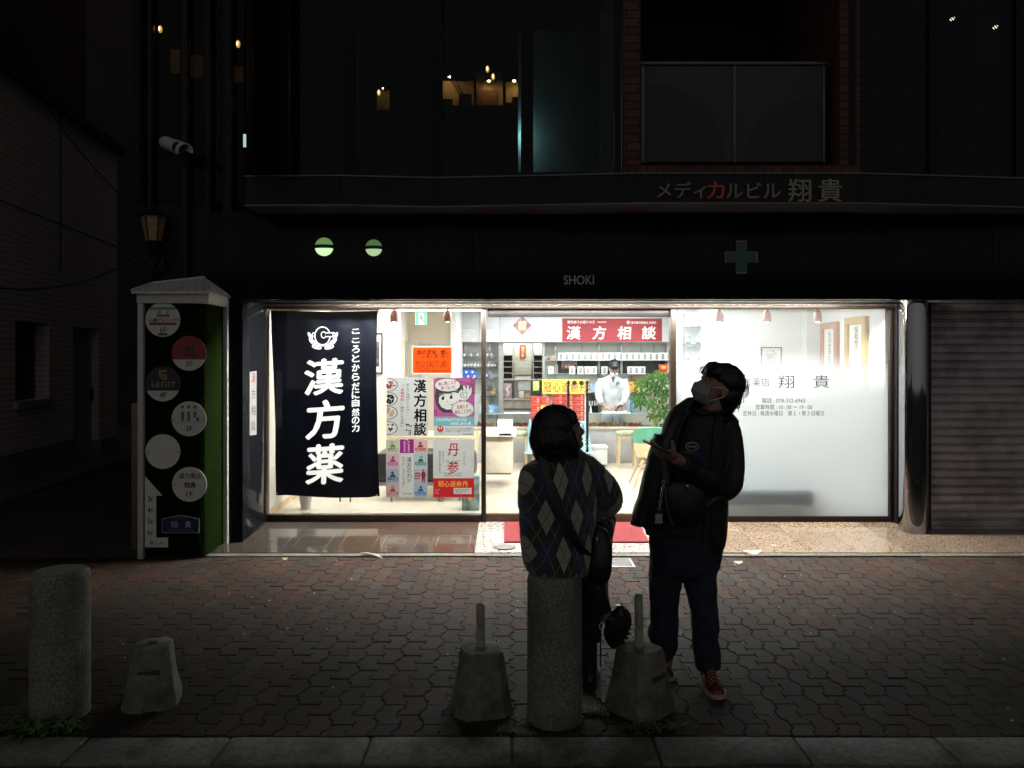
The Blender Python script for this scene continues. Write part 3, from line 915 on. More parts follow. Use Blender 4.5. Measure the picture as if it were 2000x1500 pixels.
def make_banner():
    d = 7.66
    edge = [(529, 607), (560, 606.5), (600, 608), (640, 609), (690, 608), (737, 606.5), (735.5, 660), (734.5, 720), (735.5, 800), (736.5, 870), (738, 930), (740.5, 971), (735, 970), (720, 972), (690, 972), (650, 971.5), (600, 970), (560, 967.5), (540, 968), (538.5, 966), (537, 900), (537, 830), (534, 740), (531, 670)]
    L = [([edge], 0)]
    for ch, (x0, y0, x1, y1) in (('漢', (594, 700, 672, 772)), ('方', (597, 780, 672, 858)), ('薬', (597, 866, 672, 946))):
        for dx, dy in shifts(2.1):
            L.append(([[(x0 + 2 + u * (x1 - x0 - 4) + (.5 - v) * 3 + dx, y0 + 2 + v * (y1 - y0 - 4) - (u - .5) * 5 + dy) for u, v in l] for l in glyph_loops(ch)], 1))
    for ch, y in zip('こころとからだに自然の力', (640, 658, 675, 693, 711, 729, 748, 764, 780, 798, 814, 829)):
        hh = 9 if ch in 'こ' else 14
        for dx, dy in shifts(.45):
            L.append(([[(687.4 + u * 14 + dx, y + (14 - hh) / 2 + v * hh + dy - (u - .5)) for u, v in l] for l in glyph_loops(ch)], 1))
    def ring(cx, cy, rx, ry, w):
        L.append(([[(cx + (rx + s * w / 2) * math.cos(a), cy - (ry + s * w / 2) * math.sin(a)) for a in [2 * PI * k / 32 for k in range(32)]] for s in (1, -1)], 1))
    ring(630, 656, 14.5, 17.5, 2.0); L.append(([circ(632, 654, 5.5, 20, 7)], 0)); ring(632, 654, 4.6, 6, 1.6)
    L.append(([[(636, 649), (655, 649), (655, 658), (636, 658)]], 0))
    L.append(([[(637, 649), (652, 649), (652, 651), (637, 651)]], 1)); L.append(([[(637, 656.4), (652, 656.4), (652, 658.4), (637, 658.4)]], 1))
    ring(613, 653.5, 2.4, 3.4, 1.4); ring(652.5, 653.6, 2.4, 3.6, 1.4)
    for s in (-1, 1):
        for (lx, ly, a, Ln) in ((24.5, 1, -58, 8), (20.5, 12, -48, 9), (12, 23, -14, 9.5)):
            cx, cy = 631 + lx * s, 655 + ly; an = rad(a) * s
            for q, ix in ((1.0, 1), (.66, 0), (.45, 1)):
                pts = []
                for k in range(16):
                    t = 2 * PI * k / 16; ex, ey = Ln * q * math.cos(t), Ln * .42 * q * math.sin(t)
                    pts.append((cx + ex * math.cos(an) - ey * math.sin(an), cy + ex * math.sin(an) + ey * math.cos(an)))
                L.append(([pts], ix))
    bow = [(631 + 19.5 * math.cos(a), 658 + 18.5 * math.sin(a)) for a in [rad(25 + 130 * k / 16) for k in range(17)]]
    bow += [(631 + 17.5 * math.cos(a), 658 + 16.4 * math.sin(a)) for a in [rad(155 - 130 * k / 16) for k in range(17)]]
    L.append(([bow], 1))
    ex = [(532 + 8 * i, 614 + 10 * j) for i in range(26) for j in range(36)]
    ex = [p for p in ex if inside(p, [edge])]
    ov, tr = compose(L, ex)
    out = []
    for ix in (0, 1):
        bm = B(); mp = {}
        for f, k in tr:
            if k != ix: continue
            vv = []
            for i in f:
                if i not in mp:
                    p = P(ov[i].x, ov[i].y, d); x, z = p.x, p.z
                    y = d + .010 * math.sin(x * 8 + z * .9) * (1.5 - z * .5) + .007 * math.sin(x * 19 + 1 + z * 2.2)
                    e_ = max(0, (x - PX(714, d)) / .13); y += .03 * e_ * math.sin(min(1.3, e_) * 2.4)
                    y += .004 * noise.noise(Vector((x * 6, z * 4, 1)))
                    mp[i] = bm.verts.new((x, y, z))
                vv.append(mp[i])
            try: bm.faces.new(vv)
            except ValueError: pass
        bmesh.ops.recalc_face_normals(bm, faces=bm.faces)
        out.append(bm)
    return out
bc, bl = make_banner()
cloth = pbr('navy_cloth', (.004, .005, .013), .42, var=.25, scale=5, spec=.22)
ban = obj('hanging_banner', bc, cloth, normals=False); tag(ban, 'long navy cloth banner with large white characters hanging inside the left window', 'banner')
obj('lettering', bl, paper('white_print', (.88, .88, .88), .85), ban, normals=False)
bm = B(); tube(bm, [P(524, 606, 7.65), P(741, 605, 7.65)], .007)
for px in (526, 738): tube(bm, [P(px, 612, 7.64), P(px, 596, 7.64)], .009)
obj('rod', bm, tan_wood, ban)
bm = B()
bm.free()
for px, py in ((541, 964), (736, 967)):
    bm = B(); disc(bm, P(px, py, 7.645), .010, .002, 14); obj('eyelet', bm, steel, ban)

# adhesive strip on the granite reveal (plane x = const, seen obliquely)
def rev(px, py):       # photo pixel -> point on the reveal plane
    x = -2.398; d = x * F / (px - 1000); return Vector((x, d, PZ(py, d)))
sg = B(); prism(sg, [rev(488, 726.5), rev(501, 724.5), rev(501, 849), rev(488, 850.5)], (-.002, 0, 0))
st = obj('strip_sign', sg, pbr('strip_white', (.30, .30, .295), .5, var=.03)); tag(st, 'narrow white vertical sign with four characters stuck on the black granite reveal', 'sign')
bm = B()
for ch, y in zip('漢方相談', (737, 769, 801, 831)):
    letter(bm, ch, 490.5, y - 9, 499, y + 10, 7.0, bold=.0, fn=lambda p: rev(1000 + p.x * F / 7.0, HZ - (p.z - CH) * F / 7.0) + Vector((.0012, 0, 0)), mi=0 if ch != '漢' else 1)
obj('lettering', bm, [pbr('sign_ink', (.008, .008, .010), .6, var=0), pbr('sign_red', (.12, .012, .014), .6, var=0)], st, smooth=False, normals=False)

# ---- posters taped inside the glass ---------------------------------------
DP = 7.52
def inkm(col):
    """printing ink: a filter over the paper below"""
    nm = 'ink_%d_%d_%d' % tuple(int(c * 100) for c in col)
    if nm in _m: return _m[nm]
    m = bpy.data.materials.new(nm); m.use_nodes = True
    n = m.node_tree.nodes; l = m.node_tree.links; n.remove(n['Principled BSDF'])
    t = n.new('ShaderNodeBsdfTransparent'); t.inputs[0].default_value = (*col, 1)
    l.new(t.outputs[0], n['Material Output'].inputs['Surface'])
    _m[nm] = m
    return m
BLACK = (.03, .03, .03)
class Poster:
    def __init__(s, label, r, col, tr=.62):
        s.r, s.d, s.tr, s.label = r, DP, tr, label
        s.cols = [col]; s.layers = [([[(r[0], r[1]), (r[2], r[1]), (r[2], r[3]), (r[0], r[3])]], 0)]; s.txt = []
    def add(s, col, *loops):
        if col not in s.cols: s.cols.append(col)
        for l in loops: s.layers.append(([list(l)], s.cols.index(col)))
    def rect(s, col, x0, y0, x1, y1): s.add(col, [(x0, y0), (x1, y0), (x1, y1), (x0, y1)])
    def chars(s, col, st, x0, y0, x1, y1, bold=.02, vertical=False):
        """characters cut into the print itself (for light writing on dark)"""
        if col not in s.cols: s.cols.append(col)
        n = len(st)
        for i, ch in enumerate(st):
            if ch in ' 　': continue
            lp = glyph_loops(ch)
            if vertical: a, b_, w, h = x0, y0 + (y1 - y0) * i / n, x1 - x0, (y1 - y0) / n * .9
            else: a, b_, w, h = x0 + (x1 - x0) * i / n, y0, (x1 - x0) / n * .9, y1 - y0
            s.layers.append(([[(a + u * w, b_ + v * h) for u, v in l] for l in lp], s.cols.index(col)))
    def text(s, st, r, col=BLACK, **k): s.txt.append((st, r, col, k))
    def build(s):
        ov, tr = compose(s.layers)
        bm = B(); vv = [bm.verts.new(P(p.x, p.y, s.d)) for p in ov]
        for f, k in tr:
            try: ff = bm.faces.new([vv[i] for i in f]); ff.material_index = k
            except ValueError: pass
        bmesh.ops.recalc_face_normals(bm, faces=bm.faces)
        ms = [paper('print_%d_%d_%d' % tuple(int(c * 1000) for c in q), tuple(c * .64 for c in q), s.tr) for q in s.cols]
        o = obj('poster', bm, ms, smooth=False, normals=False)
        tag(o, s.label, 'poster', 'posters taped inside the left window')
        by = {}
        for st, r, col, k in s.txt: by.setdefault(col, []).append((st, r, k))
        if by:
            bm = B()
            for i, (col, L) in enumerate(by.items()):
                for st, r, k in L: letter(bm, st, *r, s.d - .0008, mi=i, **k)
            obj('lettering', bm, [inkm(c) for c in by], o, smooth=False, normals=False)
        for px in (s.r[0] + 3, (s.r[0] + s.r[2]) / 2, s.r[2] - 3):
            bm = B(); quad(bm, px - 2, s.r[1] - 1.2, px + 2, s.r[1] + 1.6, s.d - .0012)
            obj('tape', bm, paper('tape', (.6, .6, .58), .7), o, smooth=False, normals=False)
        return o
PW = (.60, .60, .60)
# 1: orange notice
p = Poster('orange notice with dense black writing, above the two rows of posters', (804, 676, 884, 731), (.85, .84, .8))
p.rect((.80, .085, .006), 806.5, 678.5, 881.5, 728.5)
RD = (.35, .12, .3)
p.text('血の変化', (814, 683, 853, 693), RD, bold=.03); p.text('いきいき', (825, 693, 855, 700), RD, bold=.03)
p.text('健康で\n長生き\nしましょう', (858, 683, 879, 698), bold=.02, rot=-.25)
p.text('肩がこったり、疲れたりする時は、お気軽に\n漢方薬でお悩みを改善いたします。体調不良\nの方も、ぜひ一度ご相談ください。健康第一\nからだを整え、不調を防ぎます。毎日元気に\nなります。ご相談ください。', (812, 704, 874, 721), bold=.02, align='LEFT')
p.text('〜肩が痛い のぼせ 高血圧 動悸 高血圧〜', (811, 722.5, 878, 726.5), bold=.02)
p.build()
# 2: consultation poster
p = Poster('white poster with bold black vertical title and four bowls of herbs along its left side', (755, 737, 836, 852), PW)
for ch, y in zip('漢方相談', (741, 769, 798, 825)): p.text(ch, (808, y, 833, y + 26), bold=.035)
p.text('何となく体調がすぐれない…', (793, 749, 800, 812), vertical=True, bold=0)
p.text('「未病先防」', (782, 752, 790, 790), (.75, .06, .08), vertical=True, bold=.012); p.text('…病気になる前に…', (782, 792, 789, 840), vertical=True, bold=0)
def bowl(cy, q): return [(755, cy - 13.2 * q)] + [(757 + 19.5 * q * math.cos(a), cy - 13.2 * q * math.sin(a)) for a in [rad(82 - 164 * k / 18) for k in range(19)]] + [(755, cy + 13.2 * q)]
for i, (cy, col) in enumerate(((751.5, (.30, .03, .03)), (779, (.02, .02, .02)), (806, (.50, .36, .22)), (836, (.05, .02, .025)))):
    p.add((.04, .04, .04), bowl(cy, 1)); p.add((.66, .65, .63), bowl(cy, .92))
    r2 = random.Random(i)
    for k in range(40 if i < 3 else 13):
        x, y = 756.5 + r2.random() * 15, cy + r2.uniform(-9, 9); q = r2.uniform(1.5, 2.7); a = r2.random() * PI
        if ((x - 757) / 15) ** 2 + ((y - cy) / 10) ** 2 > .8: continue
        g_ = r2.choice((.75, 1.0, 1.3))
        p.add(tuple(round(c * g_, 3) for c in col), [(x + q * (1.3 if i == 0 else 1.1) * math.cos(a + t), y + q * (.6 if i == 0 else .9) * math.sin(a + t)) for t in (0, 1.2, 2.5, 3.6, 5)])
for (x, y, r_, ry) in ((797, 831, 3.3, 3.3), (803, 832, 1.6, 1.6), (800, 844, 3, 5), (793, 828.5, 1.4, 1.4), (794, 840, 1.5, 2)): p.add((.03, .03, .03), circ(x, y, r_, 14, ry))
p.add(PW, circ(799.5, 844, 1.6, 12, 3.4)); p.add(PW, circ(797, 832, 1.7, 12))
p.build()
# 3: comic style poster
p = Poster('poster with a worried cartoon woman cupping her ear between two speech bubbles', (847, 738, 927, 852), PW)
p.rect((.42, .09, .27), 847, 738, 927, 814)
for (x0, y0, x1, y1) in ((919, 738, 927, 772), (848.5, 800, 853, 812)):
    for i in range(int((x1 - x0) / 2.6) + 1):
        for j in range(int((y1 - y0) / 3)): p.add((.10, .015, .04), circ(x0 + 1 + 2.6 * i, y0 + 1.5 + 3 * j, 1.05, 8))
HA, SK, BK = (.055, .052, .055), (.66, .65, .63), (.015, .015, .015)
p.add(BK, [(899, 744), (927, 752), (927, 753), (899, 745.2)])
p.add(HA, [(852, 790), (849, 775), (852, 758), (860, 748), (880, 744), (898, 748), (906, 757), (903, 765), (896, 778), (894, 792), (898, 800), (888, 806), (866, 806), (858, 800)])
p.add(BK, [(904, 787), (915, 780), (921.5, 770), (923, 758), (919, 753.5), (916.5, 760), (916, 751.5), (912, 750.5), (910.5, 758), (907, 750.5), (903, 753), (904, 761), (899, 759), (897, 766), (900, 773)])
p.add(SK, [(904, 785.5), (914, 779), (920.5, 769.5), (921.8, 759), (919.5, 755.5), (916.5, 763), (915, 753), (912.6, 752), (911, 761), (906.6, 752), (904.2, 754), (905.4, 763), (900, 760.4), (898.2, 766), (901, 772.5)])
fc = [(858, 770), (866, 765), (880, 766), (890, 762), (897, 764), (901, 764), (908, 762), (913, 768), (911, 777), (904, 783), (897, 780), (894, 791), (886, 799), (872, 800), (862, 795), (857, 786)]
cxm, cym = 884, 780
p.add(BK, [(cxm + (x - cxm) * 1.025, cym + (y - cym) * 1.04) for x, y in fc]); p.add(SK, fc)
p.add(HA, [(858, 771), (866, 764), (884, 764), (897, 763), (896, 768), (886, 766), (875, 769), (864, 769), (858, 776)])
for (x, y) in ((865, 777), (881, 775)):
    p.add(BK, circ(x, y, 3.0, 14, 4.6)); p.add((.7, .7, .7), circ(x - 1, y - 2, 1.0, 8, 1.4))
    p.add(BK, [(x - 6, y - 5.4), (x - 1, y - 7.4), (x + 6, y - 5.6), (x - 1, y - 6.2)])
p.add(BK, [(877, 791), (882, 789), (887, 791.6), (882, 790.4)]); p.add(BK, [(872, 783), (874, 784), (875, 786), (873, 785)])
p.add(BK, circ(905.5, 771.5, 7, 20, 6.4)); p.add(SK, circ(905.8, 771.5, 6.1, 20, 5.5)); p.add(BK, circ(906, 771, 3, 14, 3)); p.add(SK, circ(906.6, 771, 2.4, 14, 2.2))
BU = (.64, .64, .62)
p.add(BK, circ(874, 752, 25.5, 36, 13.5)); p.add(BU, circ(874, 752, 24.4, 36, 12.5))
star = [(904 + r_ * 22.5 * math.cos(a), 799 - r_ * 16.5 * math.sin(a)) for a, r_ in [(2 * PI * k / 44, 1.0 if k % 2 else .87) for k in range(44)]]
p.add(BK, [(904 + (x - 904) * 1.06, 799 + (y - 799) * 1.06) for x, y in star]); p.add(BU, star)
GT, RT = (.12, .12, .12), (.7, .08, .16)
p.text('急に', (856, 746.5, 867, 753), GT, bold=.02, rot=-.12); p.text('聞こえが', (868, 743.5, 892, 751), RT, bold=.02, rot=-.12)
p.text('悪く', (861, 754.5, 872, 761), RT, bold=.02, rot=-.12); p.text('なった', (873.5, 753, 889, 760), GT, bold=.02, rot=-.12)
p.text('耳鳴りが', (892, 790.5, 915, 798.5), RT, bold=.02, rot=-.14); p.text('悪化', (888, 801.5, 899, 809), RT, bold=.02, rot=-.14); p.text('してきた', (900.5, 799.5, 921, 807), GT, bold=.02, rot=-.14)
p.rect((.17, .40, .47), 847, 814, 927, 832)
p.chars((.85, .86, .86), '何もせず、放っておくのは', 852, 817, 912, 822.6); p.chars((.85, .86, .86), 'お勧めしません！', 880, 824.5, 920, 830)
p.add((.50, .06, .05), circ(860, 838, 6.4, 20, 6.2)); p.add((.85, .85, .85), circ(858, 836, 1, 8, 2)); p.add((.85, .85, .85), circ(862, 836, 1, 8, 2)); p.rect((.1, .1, .1), 853, 845.6, 867, 846.4)
p.text('気になったら早めに相談を\nお店までご相談ください。', (870, 835.5, 922, 843.5), GT, bold=.01, align='LEFT'); p.text('漢方療法推進会', (904, 846.5, 923, 849.5), GT, bold=.01)
p.build()
# 4: symptoms poster
p = Poster('pastel poster of small symptom pictures around a middle column of vertical writing', (754, 858, 835, 971), PW)
cells = [((754, 858, 780, 886), (.56, .56, .44)), ((808, 858, 835, 886), (.62, .45, .45)), ((754, 886, 780, 916), (.58, .40, .46)), ((808, 886, 835, 916), (.40, .50, .50)),
         ((754, 916, 780, 944), (.33, .39, .48)), ((808, 916, 835, 944), (.45, .39, .44)), ((754, 944, 780, 971), (.52, .37, .36)), ((808, 944, 835, 971), (.33, .40, .52))]
bars = [(.17, .22, .13), (.34, .05, .07), (.34, .05, .17), (.04, .11, .11), (.04, .06, .14), (.24, .03, .05), (.28, .06, .04), (.05, .11, .28)]
names_ = ['アレルギー', '皮膚トラブル', '女性の悩み', '痛みの改善', 'メンタル改善', '生活習慣病', '胃腸病', '体力低下']
for i, ((r, c), bc_, nm) in enumerate(zip(cells, bars, names_)):
    p.rect(c, *r); x0, y0, x1, y1 = r; cx = (x0 + x1) / 2; q = random.Random(i + 3)
    if i == 5:
        p.add(bc_, circ(827, 918.5, 1.9, 12)); p.add(bc_, [(824, 921), (830, 921), (832, 929), (830, 932), (830, 942), (828, 943), (827, 934), (826, 943), (824, 942), (823.5, 932), (822, 928)])
        p.rect(bc_, 810, 923, 820, 936); p.chars((.75, .72, .7), '生活', 811, 924.5, 819.5, 929); p.chars((.75, .72, .7), '習慣病', 811, 930.5, 819.5, 934.5); continue
    p.rect(bc_, x0 + 3, y0 + 17, x1 - 3, y0 + 22)
    hx = cx + q.uniform(-1.5, 2)
    p.add(bc_, circ(hx, y0 + 7.6, 2.8, 14)); p.add(bc_, [(cx - 6 + q.uniform(-1, 1), y0 + 16), (cx - 4, y0 + 11.5), (cx, y0 + 10), (cx + 4, y0 + 11), (cx + 6 + q.uniform(-1, 1), y0 + 16)])
    if i % 3 == 0: p.add(c, circ(hx, y0 + 8.2, 1.7, 12))
    p.chars((.75, .74, .72), nm, x0 + 4.5, y0 + 18, x1 - 4, y0 + 21.2, bold=.015)
    p.text('お悩み・不調・ご相談', (x0 + 4, y0 + 23.2, x1 - 4, y0 + 25.2), bc_, bold=.01)
p.rect((.30, .02, .21), 781, 858, 808, 885)
p.chars((.8, .78, .8), '気になる症状、', 796, 861, 800.5, 883, vertical=True); p.chars((.8, .78, .8), 'お体の不安…', 788, 861, 792.5, 883, vertical=True)
y = 893
for ch, q in zip('漢方の力が', (10, 10, 9, 10, 7)):
    p.text(ch, (799 - q * .5, y, 799 + q * .5, y + q), bold=.004); y += q + .8
for i, ch in enumerate('きっと、お役に立ちます。'): p.text(ch, (786, 893 + i * 5.3, 790.5 if ch not in '、。' else 788, 893 + i * 5.3 + (4.6 if ch not in '、。' else 2)), bold=0)
p.text('漢方療法推進会', (787, 963, 806, 966), bold=0)
p.build()
# 5: red and white poster
p = Poster('white poster with big red brush characters over a solid red bottom band', (846, 858, 926, 971), PW)
for (x, y, dx, dy) in ((884, 930, -22, -8), (884, 930, 22, -8), (884, 926, -20, 4), (884, 926, 20, 4), (884, 905, -16, -6), (884, 905, 16, -7), (884, 890, 14, -7), (884, 890, -10, -8)):
    p.add((.44, .44, .45), [(x, y), (x + dx * .5 - dy * .16, y + dy * .5 + dx * .16), (x + dx, y + dy), (x + dx * .5 + dy * .16, y + dy * .5 - dx * .16)])
p.add((.44, .44, .45), [(883.4, 932), (884.6, 932), (885, 886), (884, 886)])
RB = (.75, .05, .05)
p.text('丹', (874, 866, 896, 891), RB, bold=.015, shear=.1); p.text('参', (873, 900, 896, 926), RB, bold=.015, shear=.1)
for i, ch in enumerate('血のめぐり生活'): p.text(ch, (864, 881 + 3.2 * i, 867, 883.8 + 3.2 * i), bold=0)
for i, ch in enumerate('健康寿命を伸ばそう'): p.text(ch, (857, 881 + 5 * i, 861, 885 + 5 * i), bold=0)
for i, ch in enumerate('たんじん'): p.text(ch, (905, 882 + 7 * i, 909, 887 + 7 * i), bold=0)
p.rect((.50, .025, .035), 846, 934, 926, 971)
p.chars((.85, .58, .08), '冠心逐瘀丹', 856, 940, 915, 950.5, bold=.012)
p.rect((.60, .58, .56), 886, 953, 921, 965)
p.text('第二類医薬品 冠心逐瘀丹は\nご相談の上お求め下さい。\n店頭でお尋ねください', (888, 954.5, 918, 963.5), (.2, .06, .06), bold=0, align='LEFT')
for x, y in ((851, 957), (854, 960), (857, 956), (850, 963), (855, 964)): p.add((.75, .7, .65), circ(x, y, .9, 8))
p.build()

# ---- spot lamps on a track just inside the glass ---------------------------
copper = pbr('copper_shade', (.42, .20, .14), .35, .6, var=.15)
spot_bulb = emit('spot_bulb', (1.0, .97, .9), 9)
spots = [(770, 'leftmost, beside the navy banner'), (874, 'second from the left, above the orange notice'), (1405, 'third from the left, above the standing man'), (1498, 'fourth from the left, above the small framed picture'), (1597, 'fifth from the left, beside the scrolls'), (1720, 'rightmost, beside the window edge')]
proto = None
for px, lab in spots:
    d = 7.85; c = P(px, 629, d)
    if proto is None:
        t = thing('spot_lamp', '', 'spot lamp', c, 'copper spot lamps along the shop window')
        bm = B(); h = .128
        lathe(bm, (c.x, d, c.z), [(.043, .0), (.0435, .05), (.040, .08), (.030, .105), (.014, .12), (.010, .125)], 20, cap=False)
        lathe(bm, (c.x, d, c.z), [(.040, .001), (.0405, .05), (.037, .08), (.027, .1), (.01, .115)], 20, cap=False)
        obj('shade', bm, copper, t)
        bm = B(); lathe(bm, (c.x, d, c.z), [(.012, .11), (.012, .155), (.02, .156), (.02, .20)], 12); tube(bm, [(c.x, d, c.z + .2), (c.x, d, CZ)], .006)
        obj('stem', bm, copper, t)
        bm = B(); ell(bm, (c.x, d, c.z + .028), (.033, .033, .033), seg=16); obj('bulb', bm, spot_bulb, t)
        proto = t
    else:
        t = copy_tree(proto); t.location = c
    tag(t, 'copper-shaded spot lamp hanging inside the window, ' + lab, 'spot lamp', 'copper spot lamps along the shop window')
# strip light seen near the top of the left pane
bm = B(); pbox(bm, 778, 603.5, 946, 606.5, 9.0, .05, .004)
t = obj('tube_lamp', bm, tube_light); tag(t, 'long white tube lamp glowing near the ceiling behind the left pane', 'tube lamp')
bm = B(); pbox(bm, 776, 600.5, 948, 603.4, 8.99, .07, .002)
for px in (800, 925): box(bm, PX(px, 9) - .006, PX(px, 9) + .006, 9.01, 9.022, PZ(601, 9), CZ)
obj('housing', bm, white_paint, t)

# ---- exit sign, frames on the walls ----------------------------------------
bm = B(); pbox(bm, 811, 609, 834, 634.5, 10.6, .04, .004)
t = obj('exit_sign', bm, pbr('exit_case', (.5, .6, .55), .5, var=.03)); tag(t, 'glowing green and white running man exit sign hung from the shop ceiling', 'exit sign')
bm = B(); quad(bm, 812, 610.5, 833, 633.5, 10.598); obj('lit_face', bm, emit('exit_white', (.93, 1, .96), .95), t, smooth=False)
bm = B(); quad(bm, 812, 610.5, 817, 633.5, 10.596); quad(bm, 828.5, 610.5, 833, 633.5, 10.596); quad(bm, 812, 609.8, 833, 612, 10.5955)
obj('green_edge', bm, emit('exit_green', (.2, .85, .5), .8), t, smooth=False)
bm = B()
for pts in (circ(822, 616, 1.6, 12), [(821, 618), (824, 618), (824.5, 624), (821.5, 624)], [(821.5, 624), (823, 624), (820, 629), (817.5, 632), (816.5, 631), (819, 628)], [(823, 624), (824.5, 623.5), (826, 627), (829, 628), (829, 629.5), (825, 628.5)], [(821, 618), (821.5, 620), (818, 622), (817.5, 621)], [(824, 618.5), (827, 621), (826.5, 622), (823.8, 620)]): poly(bm, pts, 10.594)
obj('running_figure', bm, emit('exit_figure', (.25, .62, .42), .5), t, smooth=False)
bm = B(); tube(bm, [P(822, 609, 10.62), Vector((PX(822, 10.62), 10.62, CZ))], .008); obj('hanger', bm, steel, t)

dark_frame = pbr('dark_frame', (.025, .02, .018), .4, var=.1)
mat_board = pbr('mat_board', (.78, .77, .73), .8, var=.03)
def framed(label, r, d, fw, frame_m, art):
    x0, y0, x1, y1 = r
    bm = B(); pbox(bm, x0, y0, x1, y0 + fw, d - .025, .024); pbox(bm, x0, y1 - fw, x1, y1, d - .025, .024); pbox(bm, x0, y0 + fw, x0 + fw, y1 - fw, d - .025, .024); pbox(bm, x1 - fw, y0 + fw, x1, y1 - fw, d - .025, .024)
    o = obj('framed_picture', bm, frame_m, smooth=False); tag(o, label, 'framed picture')
    bm = B(); quad(bm, x0 + fw, y0 + fw, x1 - fw, y1 - fw, d - .008); obj('mount', bm, mat_board, o, smooth=False)
    if art: art(o, d - .010)
    return o
def art_left(o, d):
    bm = B(); quad(bm, 700, 667, 741, 716, d); quad(bm, 700, 680 - 10, 739, 672, d - .001)
    obj('artwork', bm, pbr('ink_art', (.10, .10, .10), .8, var=.8, scale=14), o, smooth=False)
framed('black framed ink picture on the cream wall, half hidden by the navy banner', (692, 650, 747, 730), 10.5, 2.6, dark_frame, art_left)
def art_tree(o, d):
    bm = B(); r2 = random.Random(8)
    for k in range(90):
        a, q = r2.random() * 2 * PI, r2.random() ** .6; x, y = 1506 + 12 * q * math.cos(a), 695 + 12 * q * math.sin(a); s = r2.uniform(.8, 1.8)
        poly(bm, [(x + s * math.cos(t + a), y + s * math.sin(t + a)) for t in (0, 2, 4)], d - .00003 * k)
    quad(bm, 1502, 705, 1510, 709, d - .003)
    obj('artwork', bm, pbr('sepia_art', (.38, .24, .16), .8, var=.4), o, smooth=False)
framed('small square framed picture of a brown leafy motif behind the frosted pane', (1487, 678, 1527, 716), 9.46, 1.6, dark_frame, art_tree)
framed('thin dark frame cut off by the white interior pillar behind the frosted pane', (1583, 679, 1622, 717), 9.46, 1.6, dark_frame, None)
# hanging scroll frames on the right-hand wall (x = const)
def wallx(px, py, x=XR - .02):
    d = x * F / (px - 1000); return Vector((x, d, PZ(py, d)))
for i, (pa, pb, yt, yb, fm, lab) in enumerate(((1653, 1693, 622, 768, pbr('gold_frame', (.55, .38, .16), .4, .3, var=.1), 'tall gold-brown framed calligraphy on the side wall, nearer the window'), (1605, 1637, 632, 768, pbr('brown_frame', (.40, .20, .10), .4, .2, var=.1), 'tall reddish brown framed calligraphy on the side wall, farther into the shop'))):
    a = wallx(pa, yt); b_ = wallx(pb, yt); y0, y1 = b_.y, a.y; z1 = a.z; z0 = PZ(yb, a.y)
    bm = B(); fw = .075
    for (ya, yb_, za, zb) in ((y0, y1, z1 - fw, z1), (y0, y1, z0, z0 + fw), (y0, y0 + fw, z0 + fw, z1 - fw), (y1 - fw, y1, z0 + fw, z1 - fw)): box(bm, XR - .045, XR - .003, ya, yb_, za, zb, .003)
    o = obj('scroll_frame', bm, fm, smooth=False); tag(o, lab, 'framed calligraphy', 'tall frames on the side wall')
    bm = B(); box(bm, XR - .02, XR - .012, y0 + fw, y1 - fw, z0 + fw, z1 - fw); obj('scroll_paper', bm, mat_board, o, smooth=False)
    bm = B(); r2 = random.Random(i)
    for k, ch in enumerate('保和堂中医薬寿福'):
        zz = z1 - fw - .06 - k * (z1 - z0 - 2 * fw - .1) / 8
        yc = (y0 + y1) / 2
        letter(bm, ch, 0, 0, 10, 10, F, bold=.0, fn=lambda p: Vector((XR - .021, yc + .045 - (p.x + 1000) / 10 * .09, zz - .035 + (p.z - CH - HZ + 10) / 10 * .07)))
    obj('lettering', bm, pbr('calligraphy_ink', (.08, .08, .08), .8, var=0), o, smooth=False, normals=False)

# ---- leather bench behind the frosted pane ---------------------------------
t = thing('bench', 'dark green padded bench right behind the lower frosted pane', 'bench', (2.3, 7.8, .092))
bm = B(); box(bm, PX(1380, 7.6), PX(1583, 7.6), 7.522, 8.0, PZ(986, 7.56), PZ(952, 7.56), .03); obj('seat', bm, pbr('green_leather', (.035, .055, .05), .45, var=.1), t)
bm = B()
for px in (1400, 1566):
    for y in (7.62, 7.94): box(bm, PX(px, 7.6) - .02, PX(px, 7.6) + .02, y - .02, y + .02, .092, PZ(986, 7.56), .003)
bm_ = bm; obj('leg', bm_, tan_wood, t)
# plant visible over the reception partition is the same money tree group further right

# =================================================================== INSIDE THE SHOP
FZ = .092
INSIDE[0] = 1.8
white_card = pbr('white_card', (.46, .46, .45), .6, var=.03)
dark_shelf = pbr('dark_shelf', (.03, .028, .026), .6, var=.2)
shelf_glass = glass('shelf_glass', (.72, .80, .78), refl=.1)
alu = pbr('aluminium', (.30, .30, .31), .35, .8, var=.05)
navy_print = pbr('navy_print', (.006, .006, .010), .6, var=0)
red_print = pbr('red_print', (.25, .02, .03), .6, var=0)

